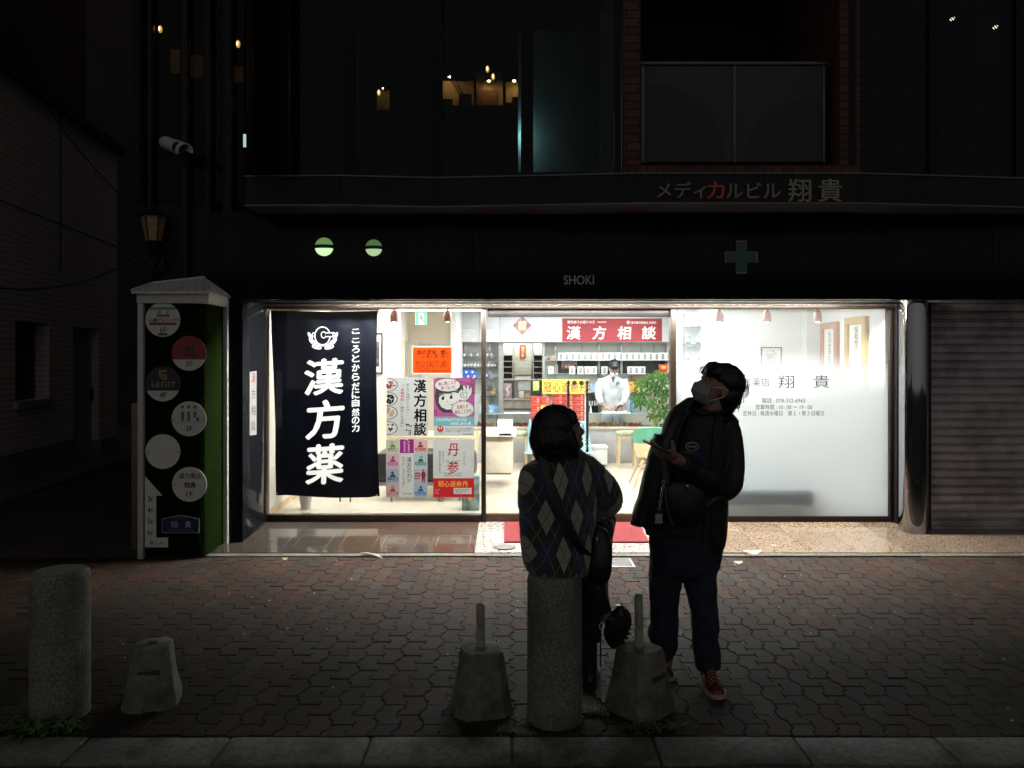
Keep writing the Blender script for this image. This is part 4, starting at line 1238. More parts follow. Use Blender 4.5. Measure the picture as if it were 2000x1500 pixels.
# --- right-hand shelf wall ---------------------------------------------------
DS = 12.62
t = thing('wall_shelf', 'long shelf wall with metal uprights behind the pharmacist, full of white medicine boxes', 'shelf', (PX(1190, DS), DS + .3, FZ))
bm = B(); pbox(bm, 1064, 669, 1312, 800, DB - .012, .01)
obj('back_panel', bm, pbr('shelf_back', (.42, .43, .40), .5, var=.05), t, smooth=False)
bm = B(); pbox(bm, 1088, 704.5, 1312, 712, DB - .03, .015); pbox(bm, 1090, 706, 1312, 729, DB - .028, .012); 
obj('dark_recess', bm, dark_shelf, t, smooth=False)
for px in (1085, 1170, 1214, 1301):
    bm = B(); pbox(bm, px - 2, 669, px + 2, 800, DB - .06, .03); obj('upright', bm, alu, t, smooth=False)
for (a, b_, py) in ((1088, 1312, 704), (1070, 1312, 731), (1064, 1312, 765), (1066, 1088, 704)):
    bm = B(); pbox(bm, a, py, b_, py + 1.6, DS, .26, .002); obj('shelf_board', bm, shelf_glass if py != 765 else greige, t)
bm = B()
for px in (1137, 1207, 1252, 1277): pbox(bm, px - .3, 673, px + .3, 688, DB - .02, .006)
obj('panel_joint', bm, dark_shelf, t, smooth=False)

# white medicine boxes
def medbox(px0, py0, px1, py1, d, m):
    bm = B(); pbox(bm, px0 + .25, py0, px1 - .25, py1, d, .09, .002)
    o = obj('medicine_box', bm, white_card)
    cx = (px0 + px1) / 2; w = (px1 - px0) * .2; h = (py1 - py0)
    bm = B(); y0, y1 = py0 + h * .16, py1 - h * .16
    quad(bm, cx - w, y0, cx - w + 1.0, y1, d - .001); quad(bm, cx + w - 1.0, y0, cx + w, y1, d - .001)
    quad(bm, cx - w, y0, cx + w, y0 + .9, d - .0012); quad(bm, cx - w, y1 - .9, cx + w, y1, d - .0012)
    for k in range(3): quad(bm, cx - w * .4, y0 + 1.5 + k * (y1 - y0 - 2) / 3, cx + w * .4, y0 + (y1 - y0 - 2) / 3 * (k + .6) + 1.5, d - .0013)
    obj('printed_label', bm, m, o, smooth=False, normals=False)
    return o
pr = {}
for k, m in (('navy', navy_print), ('red', red_print)): pr[k] = medbox(1090, 689, 1101.7, 704, DS + .02, m)
used = set()
for i in range(19):
    kind = 'red' if i in (6, 7) else 'navy'
    o = pr[kind] if kind not in used else copy_tree(pr[kind]); used.add(kind)
    o.location.x = PX(1090 + 11.7 * (i + .5), DS + .02)
    extra = ' with red label,' if kind == 'red' else ','
    tag(o, 'white medicine box%s %s from left in the long top shelf row' % (extra, ORD[i]), 'medicine box', 'white boxes in the top shelf row')
row2 = [1112, 1128, 1142, 1154.5, 1175, 1226, 1237.5, 1249]
for i, px in enumerate(row2):
    kind = 'red' if i in (2,) else 'navy'
    o = copy_tree(pr[kind]); o.location.x = PX(px + 5.8, DS + .02); o.location.z = PZ(731, DS + .02)
    tag(o, 'white medicine box, %s from left on the second shelf, %s' % (ORD[i], 'before the pharmacist' if i < 5 else 'past the pharmacist'), 'medicine box', 'white boxes on the second shelf')
def simple(name, label, cat, px0, py0, px1, py1, d, depth, m, group=None, bev=.003):
    bm = B(); pbox(bm, px0, py0, px1, py1, d, depth, bev); o = obj(name, bm, m)
    return tag(o, label, cat, group)
o = simple('small_box', 'white small carton alone on the short shelf left of the yellow sign', 'carton', 1071, 716, 1081, 731, DS + .05, .08, white_card)
bm = B(); quad(bm, 1073, 719, 1079, 724, DS + .049); obj('printed_label', bm, pbr('grey_print', (.18, .18, .18), .6, var=.3, scale=60), o, smooth=False)
o = simple('small_box', 'tiny maroon box on the upper short shelf', 'carton', 1069, 698, 1074, 704, DS + .05, .06, pbr('maroon_card', (.12, .02, .06), .6))
o = simple('small_box', 'tiny brown box on the upper short shelf beside the long row', 'carton', 1076, 695, 1083.5, 704, DS + .05, .06, pbr('brown_card', (.25, .15, .09), .6))
# association plaque behind the boxes
bm = B(); pbox(bm, 1097, 706, 1127, 720, DS + .2, .012, .003); o = obj('member_plaque', bm, [pbr('plaque_grey', (.30, .30, .31), .4)]); tag(o, 'grey and red member plaque standing behind the second row of white boxes', 'plaque')
bm = B(); quad(bm, 1098, 712, 1126, 719.5, DS + .198); obj('red_field', bm, pbr('plaque_red', (.28, .02, .03), .5), o, smooth=False)
lettering('lettering', '会員店', (1103, 713.5, 1121, 718.5), DS + .196, white_card, o, bold=.02); lettering('lettering', '漢方療法推進会', (1100, 707.5, 1124, 710.5), DS + .196, dark_shelf, o)
# third shelf: trays, orange carton, red packets
for i, (a, b_, y0, m, lab) in enumerate(((1068, 1086, 752, pbr('tray_white', (.4, .42, .42), .3), 'pale tray of papers on the third shelf at its left end'), (1153, 1167, 752, pbr('blue_tray', (.16, .24, .36), .4, var=.5, scale=30), 'blue and white packets on the third shelf left of the pharmacist'), (1206, 1222, 741, pbr('pale_file', (.36, .36, .36), .5, var=.4, scale=40), 'pale papers leaning on the third shelf right of the pharmacist'))):
    simple('tray', lab, 'tray', a, y0, b_, 765, DS + .06, .2, m)
o = simple('carton', 'open orange carton on the third shelf between the pharmacist and the plant', 'carton', 1222.5, 746, 1252, 765, DS + .02, .2, pbr('orange_card', (.50, .20, .012), .6, var=.1))
bm = B(); 
for a in (1224, 1238): letter(bm, '漢方薬', a, 749, a + 11, 753, DS + .018, bold=.02)
obj('lettering', bm, dark_shelf, o, smooth=False, normals=False)
o = simple('picture_card', 'blue and orange scenic card propped behind the orange carton', 'card', 1231, 733, 1262, 746, DS + .2, .01, pbr('scenic_card', (.30, .22, .16), .5, var=.9, scale=10))
pk = pbr('packet_red', (.34, .03, .02), .35, var=.2)
for i, (a, y0, y1) in enumerate(((1287, 711, 723), (1283, 723, 733), (1297, 723, 733))):
    bm = B(); pbox(bm, a, y0, a + 18 - 5 * (i > 0), y1, DS + .06, .06, .012); o = obj('snack_packet', bm, pk)
    tag(o, ('red and gold packet on top of the pair above the plant', 'red and gold packet, lower left of three above the plant', 'red and gold packet, lower right of three above the plant')[i], 'packet', 'red packets above the plant')
    bm = B(); poly(bm, circ(a + 9 - 2.5 * (i > 0), (y0 + y1) / 2 + .5, 5, 16, 3.2), DS + .058); obj('gold_print', bm, pbr('gold_print', (.5, .30, .05), .4, var=.3, scale=40), o, smooth=False)
# binders and books on the rear counter
bm = B()
DK = 12.66
for i, px in enumerate((1149.5, 1154.5, 1159.5, 1164)):
    bm = B(); pbox(bm, px, 772, px + 4.4, 806, DK, .2, .003); o = obj('binder', bm, black_plastic); tag(o, 'black ring binder, %s of four standing behind the counter' % ORD[i], 'binder', 'black binders behind the counter')
    bm = B(); quad(bm, px + 1.2, 783, px + 3.2, 792, DK - .002); obj('spine_label', bm, white_card, o, smooth=False)
bcs = [(.42, .40, .36), (.30, .29, .28), (.40, .42, .45), (.36, .40, .44), (.08, .18, .32), (.10, .26, .40)]
for i in range(6):
    px = 1217 + 3.4 * i; bm = B(); pbox(bm, px, 780 + (i % 3) * 2 - 4 * (i > 3), px + 3.1, 806, DK, .2, .002)
    o = obj('book', bm, pbr('book_cover_%d' % i, bcs[i], .5)); tag(o, ('cream book, leftmost of the row right of the pharmacist', 'grey book, second in the row right of the pharmacist', 'white book, third in the row right of the pharmacist', 'pale blue book, fourth in the row right of the pharmacist', 'dark blue book beside the plant leaves', 'bright blue book ending the row at the plant leaves')[i], 'book', 'books behind the counter')
simple('back_counter', 'low greige cabinet line below the shelves behind the counter', 'cabinet', 1064, 806, 1330, 905, DS - .02, .28, greige)

# --- red banner and the diamond ornament -----------------------------------
D_ = 12.49
bm = B(); pbox(bm, 1098, 622, 1293, 667, D_, .006); o = obj('wall_banner', bm, pbr('banner_red', (.135, .008, .012), .6, var=.06, scale=3), smooth=False)
tag(o, 'wide red banner with four big white characters on the cabinets above the shelves', 'banner')
bm = B(); D2 = D_ - .003
for ch, x in zip('漢方相談', (1107, 1157, 1206, 1254)): letter(bm, ch, x, 637, x + 27, 663, D2, bold=.022, shear=.06)
letter(bm, '慢性病でお困りの方', 1108, 626, 1162, 632, D2, bold=.02); letter(bm, '●●●●●●', 1167, 628, 1184, 630, D2, bold=0); letter(bm, '漢方療法推進会 会員店', 1232, 627.5, 1282, 632.5, D2, bold=.02)
for r_, n in ((3.8, 20),):
    for k in range(10):
        a = 2 * PI * k / 10; poly(bm, circ(1227 + 2.3 * math.cos(a), 629.5 + 2.3 * math.sin(a), 1.0, 8), D2)
obj('lettering', bm, white_card, o, smooth=False, normals=False)
def dia(cx, cy, r): return [(cx - r, cy), (cx, cy - r), (cx + r, cy), (cx, cy + r)]
bm = B(); prism(bm, [P(x, y, D_) for x, y in dia(1020, 636, 18.5)], (0, .006, 0)); o = obj('paper_charm', bm, pbr('charm_pink', (.19, .08, .085), .7, var=.5, scale=40), smooth=False)
tag(o, 'diamond shaped red paper charm with a gold character on the cabinet above the inner doorway', 'paper charm')
bm = B(); letter(bm, '囍', 1012, 626, 1028, 645, D_ - .002, bold=.035); obj('lettering', bm, pbr('gold_letter', (.55, .48, .25), .5, var=.1), o, smooth=False, normals=False)
bm = B(); r2 = random.Random(4)
for k in range(22):
    s = k % 4; u = r2.uniform(.1, .9); p0 = dia(1020, 636, 15.5)[s]; p1 = dia(1020, 636, 15.5)[(s + 1) % 4]
    poly(bm, circ(p0[0] + (p1[0] - p0[0]) * u, p0[1] + (p1[1] - p0[1]) * u, r2.uniform(.5, .9), 7), D_ - .002 - .00005 * k)
obj('gold_spots', bm, pbr('gold_spot', (.42, .33, .25), .5, var=.2), o, smooth=False)
for i, (a, b_, lab) in enumerate(((896, 928, 'handwritten white notice sheet on the cabinet above the left jars'), (936.5, 969, 'handwritten white notice sheet on the cabinet beside the window upright'))):
    bm = B(); pbox(bm, a, 644, b_, 667, D_, .002); o = obj('notice_sheet', bm, white_card, smooth=False); tag(o, lab, 'notice', 'notice sheets on the cabinets')
    bm = B(); r2 = random.Random(i)
    for k in range(6):
        x = a + 2
        while x < b_ - 3:
            w = r2.uniform(.8, 3.5); quad(bm, x, 646.5 + 3.2 * k, min(x + w, b_ - 2), 647.4 + 3.2 * k, D_ - .002); x += w + r2.uniform(.5, 3)
    obj('handwriting', bm, pbr('pen', (.12, .12, .14), .7), o, smooth=False)

# --- left shelves (jars) -----------------------------------------------------
t = thing('wall_shelf', 'left glass shelf bay with small medicine jars, seen through the left and middle panes', 'shelf', (PX(934, DS), DS + .3, FZ))
for px in (908, 957):
    bm = B(); pbox(bm, px - 2, 669, px + 2, 812, DB - .05, .03); obj('upright', bm, alu, t, smooth=False)
for a, b_, py in ((892, 937, 697.5), (938.5, 970, 697.5), (892, 937, 717.5), (938.5, 970, 717.5), (938.5, 970, 739), (892, 937, 739), (938.5, 978, 774), (938.5, 982, 809)):
    bm = B(); pbox(bm, a, py, b_, py + 1.3, DS + .05, .22, .002); obj('shelf_board', bm, shelf_glass, t)
proto = None; i = 0
for row, py, xs in (('upper', 697.5, (894, 906, 919, 932, 951, 960)), ('lower', 717.5, (894, 900.5, 907, 913.5, 920, 926.5, 933, 940.5, 947, 953.5, 960, 966.5))):
    for k, px in enumerate(xs):
        c = Vector((PX(px, DS + .15), DS + .15, PZ(py, DS + .05)))
        if proto is None:
            bm = B(); lathe(bm, c, [(.024, 0), (.026, .006), (.026, .05), (.02, .058), (.02, .062)], 14); proto = obj('medicine_jar', bm, pbr('jar_white', (.44, .44, .42), .25, var=.03))
            bm = B(); lathe(bm, (c.x, c.y, c.z + .062), [(.022, 0), (.022, .016), (.02, .018)], 14); obj('cap', bm, pbr('cap_grey', (.10, .10, .10), .5), proto)
            bm = B(); lathe(bm, c, [(.0265, .004), (.0265, .014)], 14, cap=False); obj('band', bm, dark_shelf, proto)
            o = proto
        else:
            o = copy_tree(proto); o.location = c
        tag(o, 'small white jar with a dark cap, %s from the left on the %s jar shelf' % (ORD[k], row), 'jar', 'small white jars on the left shelves')
# blue boxes, books, gourd, blue carton on the lower left shelves
blue = pbr('blue_card', (.03, .08, .30), .5, var=.1)
for i, (px, y0, y1) in enumerate(((905, 722, 731), (917, 722, 731), (896, 730, 739), (908.5, 730, 739), (921, 730, 739), (941, 727, 739), (947.5, 727, 739))):
    w = 11.5 if i < 5 else 6
    bm = B(); pbox(bm, px, y0, px + w, y1, DS + .06, .12, .003); o = obj('blue_box', bm, blue)
    tag(o, ('blue box with white dots, left one of the upper pair', 'blue box with white dots, right one of the upper pair', 'blue box with white dots, leftmost of the lower three', 'blue box with white dots, middle of the lower three', 'blue box with white dots, rightmost of the lower three', 'slim blue box just right of the window upright', 'slim blue box, second right of the window upright')[i], 'box', 'blue dotted boxes on the left shelf')
    bm = B(); poly(bm, circ(px + w / 2, (y0 + y1) / 2 + .4, 2.3, 14), DS + .058); obj('white_dot', bm, white_card, o, smooth=False)
o = simple('book', 'dark picture book propped below the blue boxes right of the upright', 'book', 950, 745, 962, 764, DS + .1, .02, pbr('photo_cover', (.06, .06, .06), .4, var=1.0, scale=25))
bm = B(); ell(bm, P(963, 768, DS + .12), (.055, .05, .05)); ell(bm, P(966, 761.5, DS + .12), (.03, .03, .032)); o = obj('wooden_gourd', bm, tan_wood); tag(o, 'brown wooden gourd ornament on the left shelf', 'gourd')
for i, px in enumerate((954, 968)):
    bm = B(); pbox(bm, px, 792, px + 12.5, 808.5, DS + .06, .1, .002); o = obj('blue_carton', bm, pbr('light_blue_card', (.14, .28, .46), .5, var=.08)); tag(o, ('light blue carton with white label, left of the pair', 'light blue carton, right of the pair')[i], 'carton', 'light blue cartons')
    bm = B(); quad(bm, px + 2, 800 if i == 0 else 795, px + 9, 806 if i == 0 else 797, DS + .058); obj('label', bm, white_card, o, smooth=False)
bm = B(); r2 = random.Random(12)
for k in range(40):
    p = P(956 + r2.gauss(0, 3), 781 + r2.gauss(0, 4), DS + .2 + r2.uniform(-.05, .05)); q = Vector((r2.gauss(0, 1), r2.gauss(0, 1), r2.gauss(0, 1))).normalized() * .035; w = Vector((r2.gauss(0, 1), r2.gauss(0, 1), r2.gauss(0, 1))).normalized() * .012
    bm.faces.new([bm.verts.new(v) for v in (p, p + q * .5 + w, p + q, p + q * .5 - w)])
tube(bm, [P(957, 791.5, DS + .2), P(956, 780, DS + .2)], .012)
o = obj('dried_herb_bunch', bm, pbr('dry_grey', (.22, .23, .20), .8, var=.3)); tag(o, 'grey dried herb bunch behind the light blue cartons', 'dried herbs')

# --- inner doorway: back room -------------------------------------------------
t = thing('back_room_cabinet', 'beige back-room cabinet with dark pigeonhole columns seen through the inner doorway', 'cabinet', (PX(1020, 14.3), 14.5, FZ))
DD = 14.2
cab = pbr('cabinet_beige', (.24, .225, .185), .5, var=.04)
for a, b_ in ((983, 1001), (1042, 1061)):
    bm = B(); pbox(bm, a, 671, b_, 694, DD, .4, .003); obj('upper_door', bm, pbr('cabinet_cream', (.38, .37, .31), .5, var=.03), t)
    bm = B(); pbox(bm, a, 694, b_, 742, DD + .3, .05); obj('pigeonhole_back', bm, dark_shelf, t, smooth=False)
    bm = B()
    for k in range(4): pbox(bm, a, 705 + 11.5 * k, b_, 706.2 + 11.5 * k, DD + .02, .3)
    pbox(bm, a - .5, 694, a + .6, 742, DD, .3); pbox(bm, b_ - .6, 694, b_ + .5, 742, DD, .3)
    obj('pigeonhole_shelf', bm, cab, t, smooth=False)
bm = B(); pbox(bm, 1003, 671, 1038, 732, DD + .05, .3, .004); pbox(bm, 1005, 735, 1037, 780, DD + .05, .3, .004); obj('tall_door', bm, cab, t)
bm = B(); pbox(bm, 983, 741, 1061, 743, DD - .05, .35, .003); pbox(bm, 983, 779, 1061, 782, DD - .15, .45, .003); obj('ledge', bm, greige, t)
for a, b_ in ((983, 1003), (1003.6, 1024), (1024.6, 1061)):
    bm = B(); pbox(bm, a, 782.5, b_, 798, DD - .1, .4, .003); obj('drawer', bm, cab, t)
bm = B(); pbox(bm, 983, 800, 1061, 905, DD - .05, .3); obj('base', bm, pbr('base_grey', (.22, .21, .19), .6), t)
bm = B(); tube(bm, [P(1009, 694, DD + .03), P(1009, 702, DD + .03)], .008); obj('handle', bm, tan_wood, t)
bm = B(); pbox(bm, 1015, 673, 1027, 700, DD + .03, .012, .002); o = obj('red_plaque', bm, pbr('plaque_maroon', (.16, .03, .025), .5, var=.1)); tag(o, 'small dark red vertical plaque with gold characters in the back room', 'plaque')
bm = B(); letter(bm, '寿福安康', 1018, 677, 1024, 697, DD + .028, vertical=True, bold=.03); obj('lettering', bm, pbr('plaque_gold', (.5, .36, .12), .4, .3), o, smooth=False, normals=False)
o = simple('poster_board', 'upright pink and white printed board on the back-room ledge', 'board', 984, 749, 999, 778, DD - .1, .01, pbr('pink_board', (.26, .16, .18), .6, var=.6, scale=9))
bm = B()
limb(bm, [(P(996, 753, DD - .11), .02, .002), (P(990, 760, DD - .11), .025, .002), (P(993, 768, DD - .11), .02, .002), (P(988, 774, DD - .11), .012, .002)], 8, sub=3); obj('white_swirl', bm, white_card, o)
simple('white_machine', 'white boxy machine at the back-room window ledge', 'machine', 1012, 745, 1036, 762, DD - .02, .1, white_card); simple('paper_cup_box', 'white printed box on the back-room ledge', 'box', 1014, 764, 1023, 777, DD - .12, .08, white_card); simple('cardboard_tray', 'brown cardboard tray on the back-room ledge', 'tray', 1024, 769, 1035, 777, DD - .12, .1, tan_wood)
simple('green_folder', 'lime green sheet hanging at the right edge of the inner doorway', 'folder', 1041, 745, 1053, 763, 12.55, .01, pbr('lime', (.28, .40, .10), .6, var=.05))
bm = B(); lathe(bm, P(1047.5, 741, DD), [(.02, 0), (.02, .05), (.01, .06), (.01, .085)], 12); o = obj('bottle', bm, black_plastic); tag(o, 'black bottle standing on the right pigeonhole ledge', 'bottle')

# --- glass display counter -----------------------------------------------------
DCT = 11.75
t = thing('display_counter', 'long display counter with glass case on top, grey front and dried herbs inside', 'counter', (PX(1120, DCT), DCT + .2, FZ))
bm = B(); pbox(bm, 891, 838, 1330, 905, DCT, .3, .003); obj('front_panel', bm, pbr('counter_grey', (.26, .25, .245), .45, var=.05), t)
bm = B(); pbox(bm, 891, 834, 1330, 838.5, DCT - .05, .36, .003); obj('display_ledge', bm, pbr('ledge_cream', (.38, .32, .25), .5, var=.05), t)
bm = B(); pbox(bm, 891, 808, 1330, 809.8, DCT - .02, .33, .001); obj('glass_top', bm, pbr('glass_edge', (.14, .19, .18), .1, var=.05), t)
bm = B(); pbox(bm, 891, 810, 1330, 834, DCT - .01, .006); obj('glass_front', bm, glass('case_glass', refl=.03), t, smooth=False)
for px in (967, 1225, 1300):
    bm = B(); pbox(bm, px - .6, 809.8, px + .6, 834, DCT - .012, .02); obj('post', bm, alu, t, smooth=False)
herb_cols = [(.16, .06, .04), (.24, .16, .09), (.10, .07, .05), (.22, .05, .04), (.28, .21, .13)]
for i, (a, b_) in enumerate(((934, 950), (955, 975), (1004, 1016), (1018, 1034), (1152, 1170), (1168, 1184), (1184, 1208), (1218, 1228), (1230, 1250))):
    bm = B(); r2 = random.Random(i + 40)
    pts = []
    for k in range(60):
        p = P(r2.uniform(a, b_), 833 - r2.random() ** 1.5 * 6, DCT + r2.uniform(.06, .3)); s = r2.uniform(.012, .03)
        ell(bm, p, (s * r2.uniform(.6, 1.5), s, s * r2.uniform(.4, .9)), Euler((r2.random() * 3, r2.random() * 3, r2.random() * 3)).to_matrix(), seg=6)
    o = obj('herb_pile', bm, pbr('herb_%d' % (i % 5), herb_cols[i % 5], .8, var=.5, scale=25)); tag(o, '%s pile of dried herbs from the left in the glass counter' % ORD[i], 'dried herbs', 'herb piles in the glass counter')
bm = B(); lathe(bm, P(1240, 834, DCT + .2), [(.10, 0), (.135, .03), (.13, .032)], 20); o = obj('herb_tray', bm, tan_wood); tag(o, 'shallow round wooden tray in the counter near the plant', 'tray')
bm = B(); pbox(bm, 965, 842, 991, 843, 11.9, .02)
bm.free()
# open books under the pharmacist's hands
t = thing('open_book', 'open white book of forms on the counter under the hands of the pharmacist', 'open book', P(1206, 808, DCT + .1))
for k, (x1, y1, b_) in enumerate(((1176, 806, 0), (1222, 806, 0))):
    bm = B(); pts = [P(1200, 807.6, DCT + .02), P(x1, y1, DCT + .04), P(x1 + 3, 803, DCT + .24), P(1201, 804, DCT + .24)]
    prism(bm, pts, (0, 0, .012)); obj('page_block', bm, white_card, t, smooth=False)
bm = B()
prev = None
for k in range(9):
    a = rad(70 - 12 * k); x = 1200 + 16 * math.sin(rad(6 * k)) ; z = 806 - 18 * math.sin(rad(20 + 9 * k)) * (1 if k < 5 else 1)
    L_ = [bm.verts.new(P(1199 + 2.2 * k, 806 - 17 * math.sin(rad(12 + 13 * k)) , DCT + .06)), bm.verts.new(P(1200 + 2.2 * k, 804 - 18 * math.sin(rad(12 + 13 * k)), DCT + .22))]
    if prev: bm.faces.new((prev[0], L_[0], L_[1], prev[1]))
    prev = L_
obj('turning_page', bm, white_card, t)
bm = B(); pbox(bm, 1176, 806.2, 1232, 807.8, DCT + .0, .2, .001); o = obj('paper_sheets', bm, white_card); tag(o, 'loose white sheets lying across the glass counter', 'papers')
bm = B(); prism(bm, [P(x, y, DCT + .1) for x, y in ((1151, 807), (1157, 807), (1154, 790))], (0, .03, 0)); o = obj('table_tent', bm, white_card, smooth=False); tag(o, 'small white folded table tent on the counter left of the pharmacist', 'table tent')
simple('till_slip', 'white receipt papers on the counter at the inner doorway', 'papers', 985, 806.6, 1034, 808, DCT + .02, .2, white_card)

# --- front of the counter: desk, stool, cloth table, white bin, chair, plant ---
t = thing('consultation_desk', 'greige front desk beside the window upright', 'desk', (PX(978, 9.4), 9.6, FZ))
bm = B(); pbox(bm, 942, 846, 1009, 853, 9.3, .75, .004); obj('desk_top', bm, pbr('desk_top', (.36, .34, .31), .35, var=.04), t)
bm = B(); pbox(bm, 946, 853, 1002, 924, 9.4, .6, .004); obj('front_panel', bm, greige, t)
bm = B(); pbox(bm, 950, 924, 998, 927, 9.42, .5); obj('plinth', bm, pbr('plinth_brown', (.10, .08, .06), .6), t, smooth=False)
bm = B(); pbox(bm, 972, 819, 1001, 852, 9.34, .012, .002); pbox(bm, 975, 836, 998, 837, 9.338, .002); o = obj('display_stand', bm, white_card); tag(o, 'white acrylic leaflet stand on the front desk', 'leaflet stand')
bm = B(); pbox(bm, 974, 838, 999, 851, 9.30, .03, .002); obj('leaflet_pocket', bm, white_card, o)
def stool(label, px, d, seat_py, foot_py, m_seat, w=15):
    c = P(px, seat_py, d); zf = FZ
    t = thing('stool', label, 'stool', (c.x, d, zf), 'wooden stools with padded seats')
    bm = B(); lathe(bm, (c.x, d, c.z), [(.0, -.03), (.15, -.03), (.165, -.01), (.16, .02), (.12, .035), (0.001, .037)], 24, cap=False); obj('seat', bm, m_seat, t)
    bm = B(); lathe(bm, (c.x, d, c.z), [(.15, -.06), (.155, -.03)], 24); obj('seat_rail', bm, light_wood, t)
    for sx, sy in ((-1, -1), (1, -1), (-1, 1), (1, 1)):
        bm = B(); limb(bm, [(Vector((c.x + sx * .12, d + sy * .10, zf)), .016, .016), (Vector((c.x + sx * .11, d + sy * .09, c.z - .04)), .022, .022)], 10); obj('leg', bm, light_wood, t)
    return t
moss = pbr('mossy_cushion', (.20, .22, .15), .9, var=.5, scale=40, bump=.4)
stool('wooden stool with a patterned green cushion in front of the counter beside the white bin', 1223, 11.3, 846, 900, moss)
stool('wooden stool with a patterned green cushion half hidden behind the front desk', 1012, 11.3, 846, 900, moss)
t = thing('cloth_table', 'display table under a pale blue cloth carrying stacks of red boxes', 'table', (PX(1096, 11.2), 11.4, FZ))
cl_blue = pbr('blue_cloth', (.20, .32, .36), .8, var=.1)
zt = PZ(825, 11.1); bm = B(); x0, x1 = PX(1036, 11.1), PX(1146, 11.1)
rings = []
for z, s in ((zt, 0), (zt - .02, .01), (zt - .2, .03), (zt - .42, .05), (PZ(885, 11.1), .07)):
    r_ = []
    for (ax, ay, bx, by) in ((x0 - s, 11.1 - s, x1 + s, 11.1 - s), (x1 + s, 11.1 - s, x1 + s, 11.7 + s), (x1 + s, 11.7 + s, x0 - s, 11.7 + s), (x0 - s, 11.7 + s, x0 - s, 11.1 - s)):
        for k in range(10):
            u = k / 10; w = .022 * math.sin(u * 40 + ax) * (zt - z) / .4
            r_.append(Vector((ax + (bx - ax) * u + w, ay + (by - ay) * u + w, z - .06 * abs(math.sin(u * PI)) * (0 if z == zt else -1) * 0)))
    rings.append(r_)
bridge(bm, rings); obj('tablecloth', bm, cl_blue, t)
for sx in (x0 + .05, x1 - .05):
    for y in (11.15, 11.65):
        bm = B(); box(bm, sx - .02, sx + .02, y - .02, y + .02, FZ, zt - .01); obj('leg', bm, light_wood, t)
bm = B(); pbox(bm, 1122, 874, 1146, 905, 11.05, .01); obj('front_skirt', bm, cl_blue, t)
redc = pbr('red_carton', (.25, .022, .016), .45, var=.06)
proto = None
lay = [(1037, 775 + 16.5 * r, 18.5, 16, r, c) for r in range(3) for c in range(2)]
def carton(px, py, w, h, d, label):
    bm = B(); pbox(bm, px, py, px + w - .5, py + h - .6, d, .14, .003); o = obj('red_carton', bm, redc); tag(o, label, 'carton', 'red medicine cartons on the cloth table')
    bm = B(); letter(bm, '冠心', px + w * .62, py + h * .18, px + w * .86, py + h * .72, d - .001, vertical=True, bold=.02); quad(bm, px + w * .2, py + h * .55, px + w * .55, py + h * .58, d - .001); quad(bm, px + .6, py + h - 2, px + w - 1.2, py + h - 1.5, d - .001)
    obj('lettering', bm, pbr('carton_letter', (.5, .34, .24), .5, var=0), o, smooth=False, normals=False)
for r in range(3):
    for c in range(2):
        carton(1037 + 18.7 * c, 775 + 16.5 * r, 18.7, 16.5, 11.15, 'red carton in the %s row, %s column of the left stack on the cloth table' % (('top', 'middle', 'bottom')[r], ('left', 'right')[c]))
for r in range(5):
    for c in range(3):
        if c == 1 and r > 2: continue
        carton(1079 + 21 * c, 770 + 11 * r, 21, 11, 11.35, 'red carton, %s row down, %s column of the wide stack under the yellow sign' % (ORD[r], ORD[c]))
bm = B(); pbox(bm, 1059, 741, 1150, 769, 11.3, .006); o = obj('yellow_sign', bm, pbr('yellow_card', (.46, .38, .06), .6, var=.05), smooth=False); tag(o, 'yellow card sign with brown handwritten characters standing over the red cartons', 'sign')
bm = B()
for k, ch in enumerate('冠心逐瘀丹'): letter(bm, ch, 1062 + 17.6 * k, 747, 1077 + 17.6 * k, 766, 11.297, bold=.01)
obj('lettering', bm, pbr('brown_ink', (.16, .035, .02), .6), o, smooth=False, normals=False)
bm = B()
for px in (1066, 1143): pbox(bm, px - .6, 769, px + .6, 826, 11.32, .012)
obj('stand', bm, white_card, o, smooth=False)
bm = B(); pbox(bm, 1056, 792, 1078, 806, 11.12, .012, .002); o = obj('price_card', bm, pbr('gold_card', (.5, .34, .04), .6, var=.5, scale=30)); tag(o, 'gold starburst card leaning on the left stack of red cartons', 'card')
t = thing('lidded_bin', 'small white square bin with a lid on the shop floor by the blue cloth', 'bin', (PX(1170, 11.4), 11.6, FZ))
bm = B(); pbox(bm, 1153, 876, 1186.5, 907.5, 11.35, .28, .008); obj('body', bm, white_card, t)
bm = B(); pbox(bm, 1151.5, 872, 1188, 876.5, 11.33, .32, .006); obj('lid', bm, pbr('lid_white', (.5, .5, .49), .4), t)
bm = B(); pbox(bm, 1168, 870.4, 1176, 872, 11.45, .06, .002); obj('lid_handle', bm, dark_shelf, t)

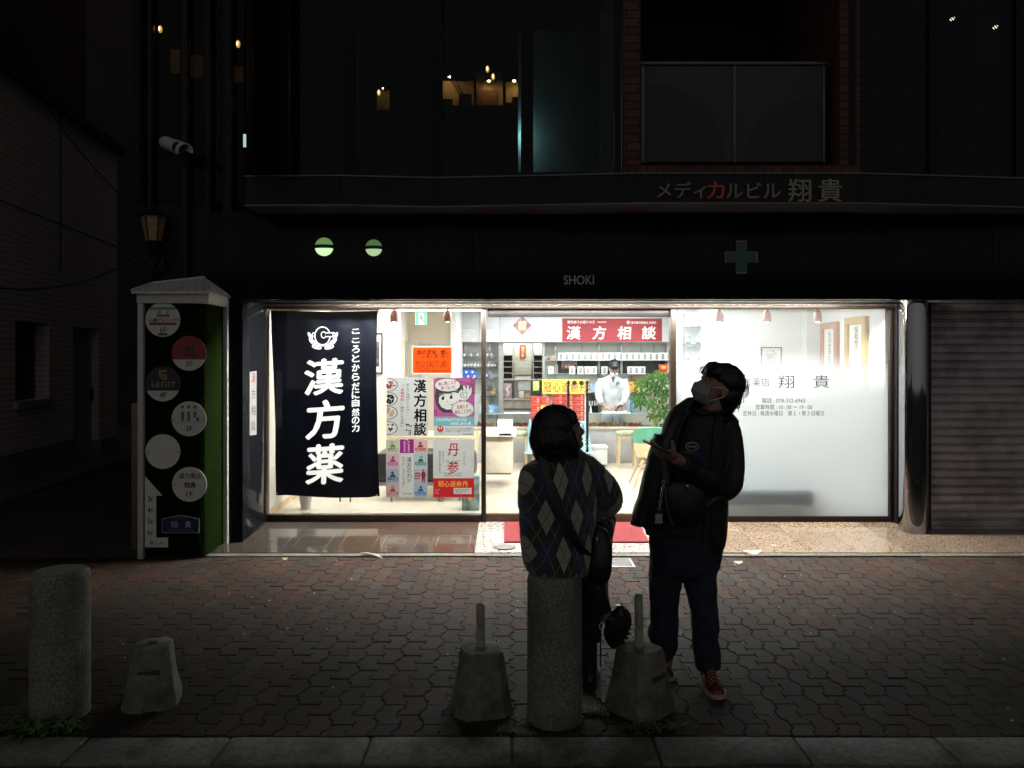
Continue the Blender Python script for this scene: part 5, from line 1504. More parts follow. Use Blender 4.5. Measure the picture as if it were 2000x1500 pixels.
# green padded armchair
t = thing('shell_chair', 'moulded wooden chair with green padded back and splayed legs inside the doors', 'chair', (PX(1268, 9.6), 9.7, FZ))
dch = 9.6
green_pad = pbr('green_leatherette', (.05, .15, .105), .35, var=.06, spec=.5)
def shell(bm, rx, z0, z1, th, a0, a1, mi=0):
    pass
bm = B(); rings = []
c = Vector((PX(1271, dch), dch, 0)); zb, zt = PZ(868, dch), PZ(833, dch)
for k in range(17):
    a = rad(192 + 156 * k / 16)         # curved back, open away from the street
    dx, dy = math.cos(a), math.sin(a)
    u = abs(k - 8) / 8; top = zt - .075 * u ** 3; bot = zb - .05 + .05 * u * u
    ro, ri = .225, .19
    rings.append([Vector((c.x + dx * ro, c.y + dy * ro * .8, bot)), Vector((c.x + dx * (ro + .02), c.y + dy * (ro + .02) * .8, top)), Vector((c.x + dx * (ri + .02), c.y + dy * (ri + .02) * .8, top + .01)), Vector((c.x + dx * ri, c.y + dy * ri * .8, bot))])
bridge(bm, rings); obj('padded_back', bm, green_pad, t)
bm = B(); rings = []
for k in range(17):
    a = rad(200 + 140 * k / 16); dx, dy = math.cos(a), math.sin(a)
    rings.append([Vector((c.x + dx * r_, c.y + dy * r_ * .85, z)) for r_, z in ((.24, zb - .02), (.245, zb + .03), (.19, zb - .02 + .01), (.17, zb - .13), (.19, zb - .15))])
bridge(bm, rings); obj('wooden_shell', bm, light_wood, t)
bm = B(); lathe(bm, (c.x, c.y + .02, zb - .15), [(.0, -.01), (.16, -.01), (.19, .01), (.19, .035), (0.001, .04)], 24, cap=False); obj('seat', bm, green_pad, t)
for sx, sy in ((-1, -1), (1, -1), (-1, 1), (1, 1)):
    bm = B(); limb(bm, [(Vector((c.x + sx * .24, c.y + sy * .2, FZ)), .010, .010), (Vector((c.x + sx * .10, c.y + sy * .08, zb - .15)), .016, .016)], 10); obj('leg', bm, tan_wood, t)
bm = B()
for sx, sy in ((-1, -1), (1, -1), (-1, 1), (1, 1)): tube(bm, [(c.x + sx * .17, c.y + sy * .14, FZ + .2), (c.x - sx * .1, c.y + sy * .08, zb - .17)], .004, 6)
obj('wire_brace', bm, dark_metal, t)

# money tree
t = thing('money_tree', 'leafy potted money tree with palmate leaves in front of the shelf wall', 'potted plant', P(1280, 900, 10.6) - Vector((0, 0, P(1280, 900, 10.6).z - FZ)))
dpl = 10.6
base = Vector((PX(1280, dpl), dpl, FZ))
bm = B(); lathe(bm, base, [(.10, 0), (.15, .30), (.16, .31), (.14, .31), (.13, .28)], 24); obj('pot', bm, pbr('pot_grey', (.30, .30, .29), .5), t)
bm = B(); tips = []
r2 = random.Random(21)
for (px, py) in ((1277, 790), (1282, 782), (1290, 788), (1270, 775)):
    q = P(px, py, dpl + r2.uniform(-.08, .08)); tips.append(q)
    limb(bm, [(Vector((base.x + r2.uniform(-.03, .03), dpl, .39)), .016, .016), ((base + Vector((0, 0, .55)) + q) / 2, .012, .012), (q, .008, .008)], 8, sub=3)
bm2 = B()
for (px, py, s) in [(1260, 742, 1), (1250, 752, 1), (1272, 738, 1), (1288, 740, 1), (1297, 750, .9), (1243, 768, 1), (1256, 770, 1), (1270, 760, 1.1), (1284, 765, 1.1), (1298, 772, 1), (1250, 788, 1), (1262, 786, .9), (1273, 790, 1.2), (1288, 792, 1), (1300, 798, 1), (1246, 778, .9), (1292, 812, 1), (1302, 822, .8), (1297, 832, .9), (1265, 750, .9), (1279, 752, 1), (1240, 784, .8), (1270, 812, .7), (1303, 764, .9), (1286, 728, .9), (1303, 733, .9)]:
    c = P(px, py, dpl + r2.uniform(-.18, .18)); tp = min(tips, key=lambda q: (q - c).length)
    tube(bm, [tp, (tp + c) / 2 + Vector((0, 0, .02)), c], .003, 5)
    yaw = r2.uniform(0, 2 * PI); face = Vector((r2.gauss(0, .35), -1, r2.uniform(.1, .9))).normalized()
    u = face.cross(Vector((0, 0, 1))).normalized(); v = face.cross(u)
    for k in range(6):
        a = yaw + 2 * PI * k / 6 + r2.uniform(-.2, .2); dr = u * math.cos(a) + v * math.sin(a); L_ = .105 * s * r2.uniform(.8, 1.15); sd = face.cross(dr) * L_ * .2
        m1 = c + dr * L_ * .2 - face * .0; m2 = c + dr * L_ * .6 + face * .004; e = c + dr * L_ - face * .025 - Vector((0, 0, .012))
        vs = [bm2.verts.new(x) for x in (c, m1 + sd * .6, m2 + sd, e, m2 - sd, m1 - sd * .6, m1 - face * .006, m2 - face * .008)]
        for f in ((0, 1, 6), (1, 2, 7, 6), (2, 3, 7), (3, 4, 7), (4, 5, 6, 7), (5, 0, 6)): bm2.faces.new([vs[i] for i in f])
obj('stem', bm, pbr('stem_green', (.12, .14, .05), .7), t)
lf = paper('leaf_green', (.055, .13, .035), .25)
obj('foliage', bm2, lf, t, normals=False)

# --- left room: table, chair, sofa, umbrella stand --------------------------
t = thing('wooden_table', 'pale wooden table behind the posters in the left window', 'table', (PX(850, 9.0), 9.2, FZ))
bm = B(); pbox(bm, 756, 852, 934, 857, 8.9, .7, .004); obj('table_top', bm, light_wood, t)
for px in (776, 855, 865, 925):
    bm = B(); pbox(bm, px - 2, 857, px + 2, 1001, 8.3 if 0 else 8.95, .04, .003)
    for v in bm.verts: v.co.z = max(v.co.z, FZ)
    obj('leg', bm, tan_wood, t)
bm = B(); 
pbox(bm, 735, 885, 928, 942, 8.5, .5, .03); 
t = thing('sofa', 'low black sofa behind the lower posters', 'sofa', (PX(830, 8.5), 8.7, FZ)); obj('seat_back', bm, pbr('black_leather', (.012, .012, .013), .4, var=.1), t)
bm = B(); pbox(bm, 735, 942, 928, 950, 8.48, .45, .01); obj('seat', bm, steel, t)
for px in (664, 684, 765, 862, 858, 920):
    bm = B(); tube(bm, [P(px, 948, 8.5), Vector((PX(px, 8.5), 8.5, FZ))], .009); obj('leg', bm, pbr('brown_metal', (.10, .07, .05), .4, .3), t)
t = thing('dining_chair', 'wooden chair with a tall curved back beside the window upright', 'chair', (PX(915, 8.8), 8.85, FZ))
bm = B(); rings = []
for k in range(7):
    u = k / 6; rings.append([P(930 - 8 * math.sin(u * 1.4), 840 + 100 * u, 8.8 + q) for q in (0, .02)] + [P(936 - 8 * math.sin(u * 1.4), 840 + 100 * u, 8.82 - q) for q in (0, .02)])
bridge(bm, rings); obj('back_post', bm, light_wood, t)
bm = B(); pbox(bm, 901, 858, 931, 866, 8.81, .02, .004); obj('back_rail', bm, light_wood, t)
bm = B(); pbox(bm, 896, 925, 934, 930, 8.62, .4, .006); obj('seat', bm, light_wood, t)
for px, y in ((898, 8.64), (932, 8.64), (898, 9.0), (932, 9.0)):
    bm = B(); box(bm, PX(px, y) - .015, PX(px, y) + .015, y - .015, y + .015, FZ, PZ(930, 8.62)); obj('leg', bm, light_wood, t)
bm = B(); pbox(bm, 902, 930, 936, 1000, 8.0, .2, .003); 
for v in bm.verts: v.co.z = max(v.co.z, FZ)
o = obj('umbrella_stand', bm, pbr('painted_stand', (.10, .14, .13), .4, var=.8, scale=11)); tag(o, 'square painted umbrella stand with green and gold pattern by the window upright', 'umbrella stand')
bm = B(); poly(bm, circ(918, 975, 4, 16), 7.998); obj('gold_motif', bm, pbr('gold_motif', (.35, .22, .04), .5), o, smooth=False)
# tapered pedestal behind the banner's foot
bm = B(); lathe(bm, (PX(597, 8.1), 8.1, FZ), [(.055, 0), (.05, .02), (.09, .25), (.13, .5), (.14, .56)], 24); o = obj('pedestal_vase', bm, pbr('vase_grey', (.26, .24, .22), .4, var=.1)); tag(o, 'tapering grey pedestal vase showing under the navy banner', 'vase')
# skirting of the left room
bm = B(); box(bm, XL + .001, XL + .012, 7.6, 10.49, FZ, FZ + .07); part('skirting', bm, light_wood, smooth=False)

# --- shelf with glass jars on the partition, behind the clear top of the frosted pane
t = thing('jar_shelf', 'steel shelf of glass jars behind the top of the frosted pane', 'shelf', (PX(1372, 10.6), 10.7, 1.2))
ds = 10.4
for px in (1336, 1381):
    bm = B(); pbox(bm, px - 2, 612, px + 2, 760, ds, .03); obj('upright', bm, steel, t, smooth=False)
for py in (638, 672, 704, 735):
    bm = B(); pbox(bm, 1332, py, 1408, py + 1.6, ds - .02, .3, .002); obj('shelf_board', bm, shelf_glass, t)
bm = B(); pbox(bm, 1332, 608, 1408, 770, ds + .3, .02); obj('back_panel', bm, white_wall, t, smooth=False)
proto = None
for i, (px, py) in enumerate(((1344, 672), (1364, 672), (1381, 672), (1344, 704), (1367, 704), (1387, 704), (1400, 704))):
    c = Vector((PX(px, ds + .1), ds + .1, PZ(py, ds)))
    if proto is None:
        bm = B(); lathe(bm, c, [(.03, 0), (.032, .005), (.032, .075), (.026, .085)], 16); proto = obj('glass_jar', bm, pbr('jar_glass', (.30, .32, .33), .1, var=.1)); bm = B(); lathe(bm, (c.x, c.y, c.z + .085), [(.03, 0), (.03, .016), (.01, .024)], 16); obj('lid', bm, alu, proto)
        bm = B(); lathe(bm, c, [(.0325, .004), (.0325, .03)], 16, cap=False); obj('contents', bm, pbr('herb_fill', (.06, .05, .045), .8, var=.5, scale=40), proto); o = proto
    else: o = copy_tree(proto); o.location = c
    tag(o, 'glass jar of herbs, %s on the %s jar shelf behind the frosted pane' % (('leftmost', 'middle', 'rightmost', 'leftmost', 'second', 'third', 'rightmost')[i], 'upper' if i < 3 else 'lower'), 'jar', 'glass jars behind the frosted pane')
bm = B(); pbox(bm, 1354, 634.5, 1376, 638, ds + .05, .1, .003); o = obj('flat_box', bm, alu); tag(o, 'flat grey box on the top jar shelf behind the frosted pane', 'box')
# low reception partition behind the frosted pane
bm = B(); pbox(bm, 1345, 725, 1490, 905, 9.1, .04, .004); o = obj('partition_screen', bm, pbr('screen_blue', (.22, .24, .30), .7, var=.05)); tag(o, 'low blue-grey partition screen faintly seen through the frosted film', 'screen')
INSIDE[0] = 1.0

# =================================================================== UPPER FLOOR: what glows behind the dark panes
bulb_m = emit('reflected_bulb', (1.0, .42, .08), 1.1)
hot_m = emit('reflected_core', (1.0, .85, .55), 9)
def pendant(px, py, d, label, s=1.0):  # bulb reflection in the glass, built as a glowing bulb behind it
    c = P(px, py, d)
    t = thing('pendant_reflection', label, 'bulb reflection', c, 'bulb reflections in the upper windows')
    bm = B(); ell(bm, c, (.020 * s, .020 * s, .036 * s), seg=14); obj('bulb', bm, bulb_m, t)
    bm = B(); ell(bm, c + Vector((0, -.018 * s, 0)), (.006 * s, .006 * s, .02 * s), seg=8); obj('filament', bm, hot_m, t)
    bm = B(); cyl(bm, (c.x, c.y), .012 * s, c.z + .034 * s, c.z + .07 * s, 10); tube(bm, [c + Vector((0, 0, .06)), Vector((c.x, c.y, min(ZT - .01, c.z + 2)))], .003, 6); obj('cord', bm, black_plastic, t)
pendant(313, 57, 7.12, 'amber bulb reflection far left, glowing between the dark fins', .95)
pendant(465, 86, 7.9, 'amber bulb reflection just left of the upper windows', 1.1)
pendant(740, 181, 8.6, 'single amber bulb reflection low in the second wide upper window', 1.0)
pendant(952, 135, 8.9, 'higher of two bulb reflections close together in the upper window', 1.1)
pendant(963, 150, 8.8, 'lower of two bulb reflections close together in the upper window', 1.1)
# warm reflected room, built as panels, pictures and chairs behind the glass
warm = pbr('reflected_ochre', (.40, .26, .11), .8, var=.15, scale=3)
Dw = 9.9
for a, b_, y0, y1 in ((862, 925, 158, 205), (930, 982, 138, 205), (988, 1018, 160, 200), (736, 760, 176, 214)):
    bm = B(); pbox(bm, a, y0, b_, y1, Dw, .03); part('reflected_patch', bm, warm, smooth=False)
down = emit('fill_glow', (1.0, .62, .25), 110)  # unseen lights added to warm the reflected patches
for px, py, lab in ((878, 150, 'hidden warm downlight added for the left reflected patch upstairs'), (955, 158, 'hidden warm downlight added for the middle reflected patch upstairs'), (1004, 158, 'hidden warm downlight added for the right reflected patch upstairs'), (748, 172, 'hidden warm downlight added for the reflected patch beside the single bulb')):
    c = P(px, py, Dw - .12); bm = B(); cyl(bm, (c.x, c.y), .03, c.z, c.z + .015, 14); o = obj('fill', bm, black_plastic); tag(o, lab, 'fill')
    bm = B(); cyl(bm, (c.x, c.y), .02 if px > 800 else .007, c.z - .004, c.z - .0005, 12); obj('lens', bm, down, o)
bm = B(); pbox(bm, 934, 176, 971, 205, Dw - .03, .02); o = obj('artwork_panel', bm, pbr('rust_art', (.22, .08, .03), .8, var=.5, scale=9), smooth=False); tag(o, 'rust coloured picture on the warm reflected patch upstairs', 'picture')
for a, b_, y0, y1, lab in ((862, 884, 192, 206, 'black chair back against the left warm patch upstairs'), (896, 922, 182, 208, 'taller black chair back between the two warm patches upstairs'), (1000, 1012, 188, 206, 'small black chair back in the right warm patch upstairs')):
    bm = B(); pbox(bm, a, y0, b_, y1, Dw - .5, .05, .02); o = obj('chair_back', bm, black_plastic); tag(o, lab, 'chair', 'dark chairs upstairs')
    for px in (a + 3, b_ - 3):
        q = P(px, y1 - 1, Dw - .47); bm = B(); tube(bm, [q, Vector((q.x, q.y, 3.1))], .012, 8); obj('leg', bm, black_plastic, o)
for k in range(3):
    bm = B(); tube(bm, [P(866 + 5 * k, 134, 8.4), P(900 + 4 * k, 188, 8.4)], .006, 6); part('window_stay', bm, black_plastic)
bm = B(); pbox(bm, 862, 206, 1018, 210, Dw - .6, .3); pbox(bm, 733, 214, 838, 217, Dw - .6, .3); part('window_counter', bm, dark_metal, smooth=False)
# cool reflected glow, made by a tube added behind the mullion
bm = B(); pbox(bm, 1032, 256, 1040.5, 270, 7.05, .02); o = obj('tube_lamp', bm, emit('cool_tube', (.55, .95, .95), 160), smooth=False); tag(o, 'added cool tube standing in for a reflected glow at the upper window mullion', 'tube lamp')
bm = B(); prism(bm, [P(1012, 336, 7.12), P(1212, 336, 8.4), P(1212, 60, 8.4), P(1012, 60, 7.12)], (0, .03, 0)); part('glow_panel', bm, pbr('teal_grey', (.10, .12, .12), .7, var=.2, scale=3), smooth=False)  # angled panel added to catch the glow of the tube
bm = B(); pbox(bm, 1172, 20, 1203, 336, 7.0, .02); part('curtain', bm, pbr('grey_curtain', (.10, .11, .11), .8, var=.2, scale=4), smooth=False)
# small lit sheet left of the windows
bm = B(); pbox(bm, 475, 262, 483, 287, 6.86, .01); o = obj('lit_sheet', bm, emit('lit_sheet', (.55, .85, .9), .75), smooth=False); tag(o, 'small pale cyan lit sheet low in the leftmost upper window', 'lit sign')
# warm reflections of a bar in the fin windows, built as dim glowing panels
for a, b_, y0, y1, dd, k in ((333, 350, 96, 142, 7.3, .10), (370, 396, 108, 150, 7.45, .05), (454, 474, 130, 160, 7.9, .07)):
    bm = B(); pbox(bm, a, y0, b_, y1, dd, .02); o = obj('amber_reflection', bm, emit('amber_reflection_glow_%d' % int(k * 100), (.85, .45, .16), k * .12), smooth=False); tag(o, {10: 'dim amber reflection between the first and second dark fins', 5: 'dim amber reflection between the second and third dark fins', 7: 'dim amber reflection at the fin beside the upper windows'}[int(k * 100)], 'lit panel')
for px, py, lab in ((1860, 37, 'small warm spot light at the left of the far right upper window'), (1944, 53, 'small warm spot light over the framed panel in the far right upper window')):
    c = P(px, py, 8.3); bm = B(); ell(bm, c, (.03, .02, .017), Euler((0, rad(-25), 0)).to_matrix(), seg=14); o = obj('spot_light', bm, emit('warm_spot', (1.0, .86, .6), 6)); tag(o, lab, 'spot light')
    bm = B(); cyl(bm, (c.x, c.y), .012, c.z + .01, c.z + .2, 10); obj('stem', bm, black_plastic, o)
bm = B(); pbox(bm, 1910, 30, 1955, 125, 8.5, .02); part('wall_panel', bm, pbr('brown_panel', (.10, .08, .05), .8, var=.2, scale=4), smooth=False)

# =================================================================== LEFT: alley, neighbour, lamp, camera
ang = math.atan2(.14, 1.0)
pw = brick_mat('pale_brick', (.66, .58, .55), (.56, .49, .47), (.30, .26, .25), bw=.24, rh=.075)
Rz = Matrix.Rotation(ang, 4, 'Z')
nb = thing('brick_building', 'pale brick neighbouring building with a small window and a plain door across the dark alley', 'building', (-6.9, 12, 0))
W0 = Vector((-7.2, 14.0, 0)); U = Vector((.14, -1.0, 0)).normalized(); N = Vector((1.0, .14, 0)).normalized()
def wbox(bm, s0, s1, z0, z1, n0, n1):
    """box on the alley wall: s metres from its far corner towards the street, n out of the wall"""
    pts = [W0 + U * s0 + N * n0, W0 + U * s1 + N * n0, W0 + U * s1 + N * n1, W0 + U * s0 + N * n1]
    prism(bm, [Vector((p.x, p.y, z0)) for p in pts], (0, 0, z1 - z0))
def wpix(px, n=0.0):
    """distance along the wall seen under a photo column"""
    k = (px - 1000) / F; w = W0 + N * n
    return (k * w.y - w.x) / (U.x - k * U.y)
def wz(px, py, n=0.0):
    s = wpix(px, n); return CH + (HZ - py) * (W0 + U * s + N * n).y / F
sw0, sw1 = wpix(30), wpix(95); zw0, zw1 = wz(40, 784), wz(40, 626)
sd0, sd1 = wpix(193), wpix(143); zd1 = wz(145, 638)
sw0, sw1 = min(wpix(30), wpix(96)), max(wpix(30), wpix(96)); sd0, sd1 = min(sd0, sd1), max(sd0, sd1)
bm = B()
wbox(bm, 0, sd0, .3, 5.42, -.25, 0); wbox(bm, sd1, sw0, .3, 5.42, -.25, 0); wbox(bm, sw1, 9, .3, 5.42, -.25, 0)
wbox(bm, sd0, sd1, zd1, 5.42, -.25, 0); wbox(bm, sw0, sw1, .3, zw0, -.25, 0); wbox(bm, sw0, sw1, zw1, 5.42, -.25, 0)
obj('wall', bm, pw, nb, smooth=False)
bm = B(); wbox(bm, 0, sd0, 0, .3, -.2, .03); wbox(bm, sd1, 9, 0, .42, -.2, .03); obj('plinth', bm, pbr('plinth_grey', (.18, .17, .17), .85, var=.2, scale=4), nb, smooth=False)
bm = B(); wbox(bm, sd0, sd1, 0, zd1, -.2, -.12); dd = obj('door', bm, pbr('door_grey', (.30, .28, .28), .6, var=.08, scale=3), nb, smooth=False)
bm = B(); wbox(bm, sd0 + .05, sd0 + .08, 1.0, 1.2, -.12, -.07); obj('handle', bm, black_plastic, dd)
bm = B()
for k in range(12): wbox(bm, sw0, sw1, zw0 + k * (zw1 - zw0) / 12 + .01, zw0 + (k + 1) * (zw1 - zw0) / 12 - .012, -.22, -.19)
wn = obj('window', bm, dark_metal, nb, smooth=False)
bm = B(); wbox(bm, sw0, sw1, zw0, zw1, -.25, -.235); obj('pane', bm, black_plastic, wn, smooth=False)
bm = B(); wbox(bm, sw0 - .05, sw1 + .05, zw0 - .1, zw0, -.2, .06); obj('sill', bm, pbr('sill_stone', (.3, .28, .27), .8, var=.1), wn, smooth=False)
bm = B(); wbox(bm, -.05, 9, 5.42, 5.55, -.6, .12); wbox(bm, 0, 9, 3.72, 3.735, 0, .004); wbox(bm, wpix(118) - .02, wpix(118) + .02, 3.0, 5.4, 0, .002); obj('cornice', bm, pbr('cornice_dark', (.06, .05, .05), .7, var=.2), nb, smooth=False)
bm = B(); wbox(bm, -1, 9, 5.55, 9.2, -3, -.9); obj('upper_storey', bm, pbr('upper_brown', (.05, .026, .024), .8, var=.2, scale=2), nb, smooth=False)
bm = B(); wbox(bm, -1.2, 9, 9.2, 9.4, -3.2, -.6); obj('roof_edge', bm, pbr('roof_edge', (.03, .022, .022), .7), nb, smooth=False)
bm = B(); wbox(bm, -.4, 9, 5.55, 6.6, -1.9, -1.85); bm.free()
# far end of the alley
fb = thing('far_building', 'black building closing the far end of the alley', 'building', (-6.5, 19, 0))
bm = B(); box(bm, -14, -2.5, 19, 20, 0, 16); obj('wall', bm, pbr('far_wall', (.02, .014, .014), .9, var=.3, scale=1), fb, smooth=False)
bm = B()
for k in range(4): box(bm, -9.0 + 1.4 * k, -8.0 + 1.4 * k, 18.97, 19.01, .4, 2.9, .0)
obj('shutter', bm, pbr('far_shutter', (.02, .022, .03), .6, var=.2), fb, smooth=False)
bm = B(); box(bm, -15.5, -7.95, 4.4, 20, 5.55, 14); 
o = obj('tall_building', bm, pbr('far_wall'), smooth=False) if False else None
bm.free()
# alley kerb strip at the brick wall
bm = B(); wbox(bm, -1, 9, -.1, .035, .05, .62); struct('alley_path', bm, pbr('alley_path', (.10, .085, .075), .9, var=.3, scale=6), smooth=False, origin=(-6.5, 11, 0))

# --- the clinic guide pillar with artificial turf ----------------------------
gx0, gx1, gy0, gy1 = -3.10, -2.54, 6.40, 6.84
sp = thing('sign_pillar', 'tall guide pillar covered in green turf with round floor plates and a tin roof', 'sign pillar', ((gx0 + gx1) / 2, (gy0 + gy1) / 2, 0))
turf = pbr('artificial_turf', (.0075, .0155, .0026), 1.0, var=.5, scale=90, bump=.6, bscale=260, spec=.02)
bm = B(); box(bm, gx0 + .02, gx1 - .02, gy0 + .02, gy1 - .02, .0, 2.2, .05); obj('core', bm, turf, sp)
bm = B(); r2 = random.Random(31)
for k in range(15000):
    side = r2.random() < .36
    z = r2.uniform(.005, 2.12)
    if side: p = Vector((gx1 - .02, r2.uniform(gy0 + .03, gy1 - .05), z)); n = Vector((1, 0, 0)); w = Vector((0, 1, 0))
    else: p = Vector((r2.uniform(gx0 + .05, gx1 - .03), gy0 + .02, z)); n = Vector((0, -1, 0)); w = Vector((1, 0, 0))
    e = p + n * r2.uniform(.008, .022) + w * r2.uniform(-.012, .012) + Vector((0, 0, r2.uniform(-.014, .004))); s = w * r2.uniform(.0012, .0025)
    bm.faces.new([bm.verts.new(v) for v in (p - s, p + s, e)])
tf = obj('turf', bm, turf, sp, smooth=False, normals=False); tf['kind'] = 'stuff'
for q in ((gx0 - .015, gx0 + .03, gy0 - .015, gy0 + .03), (gx1 - .02, gx1 + .02, gy1 - .04, gy1), (gx0 - .015, gx0 + .02, gy1 - .03, gy1)):
    bm = B(); box(bm, *q, .0, 2.13, .004); obj('corner_post', bm, pbr('post_white', (.5, .5, .5), .5, var=.05), sp)
bm = B(); box(bm, gx0 - .02, gx1 + .02, gy0 - .02, gy1 + .01, 2.13, 2.22, .006); obj('header', bm, pbr('off_white', (.62, .61, .57), .6, var=.05), sp)
bm = B(); tin = pbr('tin_roof', (.55, .55, .56), .5, .3, var=.15)
rx0, rx1, ry0, ry1 = gx0 - .04, gx1 + .03, gy0 - .06, gy1 + .03
e = [Vector((rx0, ry0, 2.225)), Vector((rx1, ry0, 2.225)), Vector((rx1, ry1, 2.225)), Vector((rx0, ry1, 2.225))]
ym = (ry0 + ry1) / 2
rg = [Vector((rx0 + .05, ym, 2.31)), Vector((rx1 - .14, ym, 2.36))]
def slab(a, b_, c_, d_):
    q = [Vector(x) for x in (a, b_, c_, d_)]; prism(bm, q, (0, 0, -.018))
slab(e[0], e[1], rg[1], rg[0]); slab(e[2], e[3], rg[0], rg[1])
prism(bm, [e[1], e[2], rg[1]], (0, 0, -.018)); prism(bm, [e[3], e[0], rg[0]], (0, 0, -.018))
for k in range(9):
    u = (k + .5) / 9; a = e[0].lerp(e[1], u); b_ = rg[0].lerp(rg[1], u); tube(bm, [a + Vector((0, 0, .006)), b_ + Vector((0, 0, .006))], .008, 6)
for k in range(4):
    u = (k + .5) / 4; a = e[1].lerp(e[2], u); tube(bm, [a + Vector((0, 0, .006)), rg[1] + Vector((0, 0, .006))], .008, 6)
for a, b_ in ((e[1], rg[1]), (e[0], rg[0]), (rg[0], rg[1])): tube(bm, [a + Vector((0, 0, .008)), b_ + Vector((0, 0, .008))], .013, 8)
obj('roof', bm, tin, sp)
dpp = gy0 - .006
plate_w = pbr('plate_white', (.60, .61, .58), .4, var=.05); plate_ink = pbr('plate_ink', (.02, .02, .02), .5, var=0)
def plate(cx, cy, r_, m=None):
    bm = B(); disc(bm, P(cx, cy, dpp), r_ * dpp / F, .004); o = obj('round_plate', bm, m or plate_w, sp)
    bm = B()
    bm.free()
    for s in (-1, 1):
        bm = B(); disc(bm, P(cx + s * (r_ - 4), cy + 1, dpp - .003), .006, .003, 10); obj('screw', bm, dark_metal, o)
    return o
def seg(bm, cx, cy, r_, ycut, upper, d, mi=0):
    a = math.asin((cy - ycut) / r_) ; pts = [(cx + r_ * math.cos(t), cy - r_ * math.sin(t)) for t in [a + (PI - 2 * a) * k / 30 for k in range(31)]] if upper else None
    poly(bm, pts, d, mi)
def ink_on(o, items, d):
    for s, r, m, k in items: lettering('lettering', s, r, d, m, o, **k)
red_p = pbr('plate_red', (.26, .025, .03), .4, var=.06); navy_p = pbr('plate_dark', (.022, .020, .026), .35, var=.1); red_l = pbr('plate_redline', (.30, .05, .06), .5, var=0)
o = plate(318, 624, 34)
bm = B(); poly(bm, [(294, 600), (343, 600), (347, 605), (289, 605)][::1], dpp - .001); obj('teal_bar', bm, pbr('plate_teal', (.10, .28, .30), .5, var=0), o, smooth=False, normals=False)
bm = B(); quad(bm, 306, 614.5, 331, 618.5, dpp - .001); quad(bm, 292, 630, 345, 635, dpp - .001); obj('red_bar', bm, red_l, o, smooth=False, normals=False)
bm = B(); quad(bm, 309, 651, 327, 655, dpp - .001); obj('navy_bar', bm, pbr('plate_navy', (.02, .03, .10), .5, var=0), o, smooth=False, normals=False)
ink_on(o, [('井', (308, 606, 314.5, 614), plate_ink, dict(bold=.02)), ('上', (324, 606, 331, 614), plate_ink, dict(bold=.02)), ('心療クリニック', (292, 621, 345, 629.5), plate_ink, dict(bold=.02)), ('6F', (312, 639, 325, 650), plate_ink, dict(bold=.0))], dpp - .0015)
o = plate(369, 690, 34)
bm = B(); seg(bm, 369, 690, 34, 702, True, dpp - .001); obj('red_field', bm, red_p, o, smooth=False, normals=False)
bm = B(); quad(bm, 362, 676, 366, 689, dpp - .002); quad(bm, 368, 676, 372, 688, dpp - .002); quad(bm, 374, 676, 378, 689, dpp - .002); quad(bm, 361, 691, 380, 695, dpp - .002); obj('logo', bm, navy_p, o, smooth=False, normals=False)
ink_on(o, [('5F', (363, 705, 376, 715), plate_ink, {})], dpp - .0015)
o = plate(318, 750, 34)
bm = B(); seg(bm, 318, 750, 34, 763, True, dpp - .001); obj('dark_field', bm, navy_p, o, smooth=False, normals=False)
gold = pbr('plate_gold', (.34, .27, .13), .4, .3, var=.05)
bm = B()
for r in ((311, 723, 326, 726), (311, 726, 314, 741), (311, 738.5, 326, 741), (323, 731, 326, 738.5), (320, 731, 323, 733), (316, 728, 318.5, 736), (318.5, 733.8, 321.5, 736)): quad(bm, *r, dpp - .002)
obj('gold_mark', bm, gold, o, smooth=False, normals=False)
ink_on(o, [('LEGIT', (296, 745.5, 343, 756), pbr('plate_grey', (.28, .26, .24), .5, var=0), {}), ('4F', (312, 766, 325, 776.5), plate_ink, {})], dpp - .002)
o = plate(369, 818, 34); gm = pbr('plate_midgrey', (.16, .16, .16), .5, var=0)
bm = B()
for x in (353.5, 365.5, 377.5): quad(bm, x, 792, x + 6, 798, dpp - .001)
quad(bm, 353.5, 804, 359.5, 822, dpp - .001); quad(bm, 365.5, 804, 371.5, 822, dpp - .001); quad(bm, 377.5, 804, 383.5, 816, dpp - .001); obj('grey_mark', bm, gm, o, smooth=False, normals=False)
bm = B(); quad(bm, 383.5, 816, 389, 822, dpp - .001); obj('red_square', bm, red_p, o, smooth=False, normals=False)
ink_on(o, [('TIM TRADING COMPANY', (344, 823.5, 394, 826.5), gm, {}), ('3F', (363, 832, 376, 842.5), plate_ink, {})], dpp - .0015)
o = plate(318, 882, 34)
o = plate(370, 946, 34)
ink_on(o, [('漢方薬店', (349, 924, 393, 935), plate_ink, dict(bold=.01)), ('翔貴', (360, 942, 382, 953), plate_ink, dict(bold=.02)), ('1F', (364, 960, 377, 970), plate_ink, {})], dpp - .0015)
bm = B(); prism(bm, [P(x, y, dpp) for x, y in ((283, 930), (317, 968), (305, 968), (305, 1050), (328, 1050), (328, 1069), (283, 1069))], (0, .004, 0)); o = obj('arrow_plate', bm, plate_w, sp, smooth=False)
for s, y in (('3F', 969), ('4F', 991), ('5F', 1013), ('6F', 1035)): ink_on(o, [(s[0], (288, y, 294, y + 10.5), plate_ink, {}), ('F', (295, y + 3.5, 299, y + 10.5), plate_ink, {})], dpp - .001)
ink_on(o, [('角入ル', (292, 1056, 319, 1064), plate_ink, dict(bold=0))], dpp - .001)
arch = [(316, 1041), (316, 1013)] + [(316 + 73 * k / 16, 1013 - 6.5 * math.sin(PI * k / 16) ** 1.5) for k in range(1, 16)] + [(389, 1013), (389, 1041)]
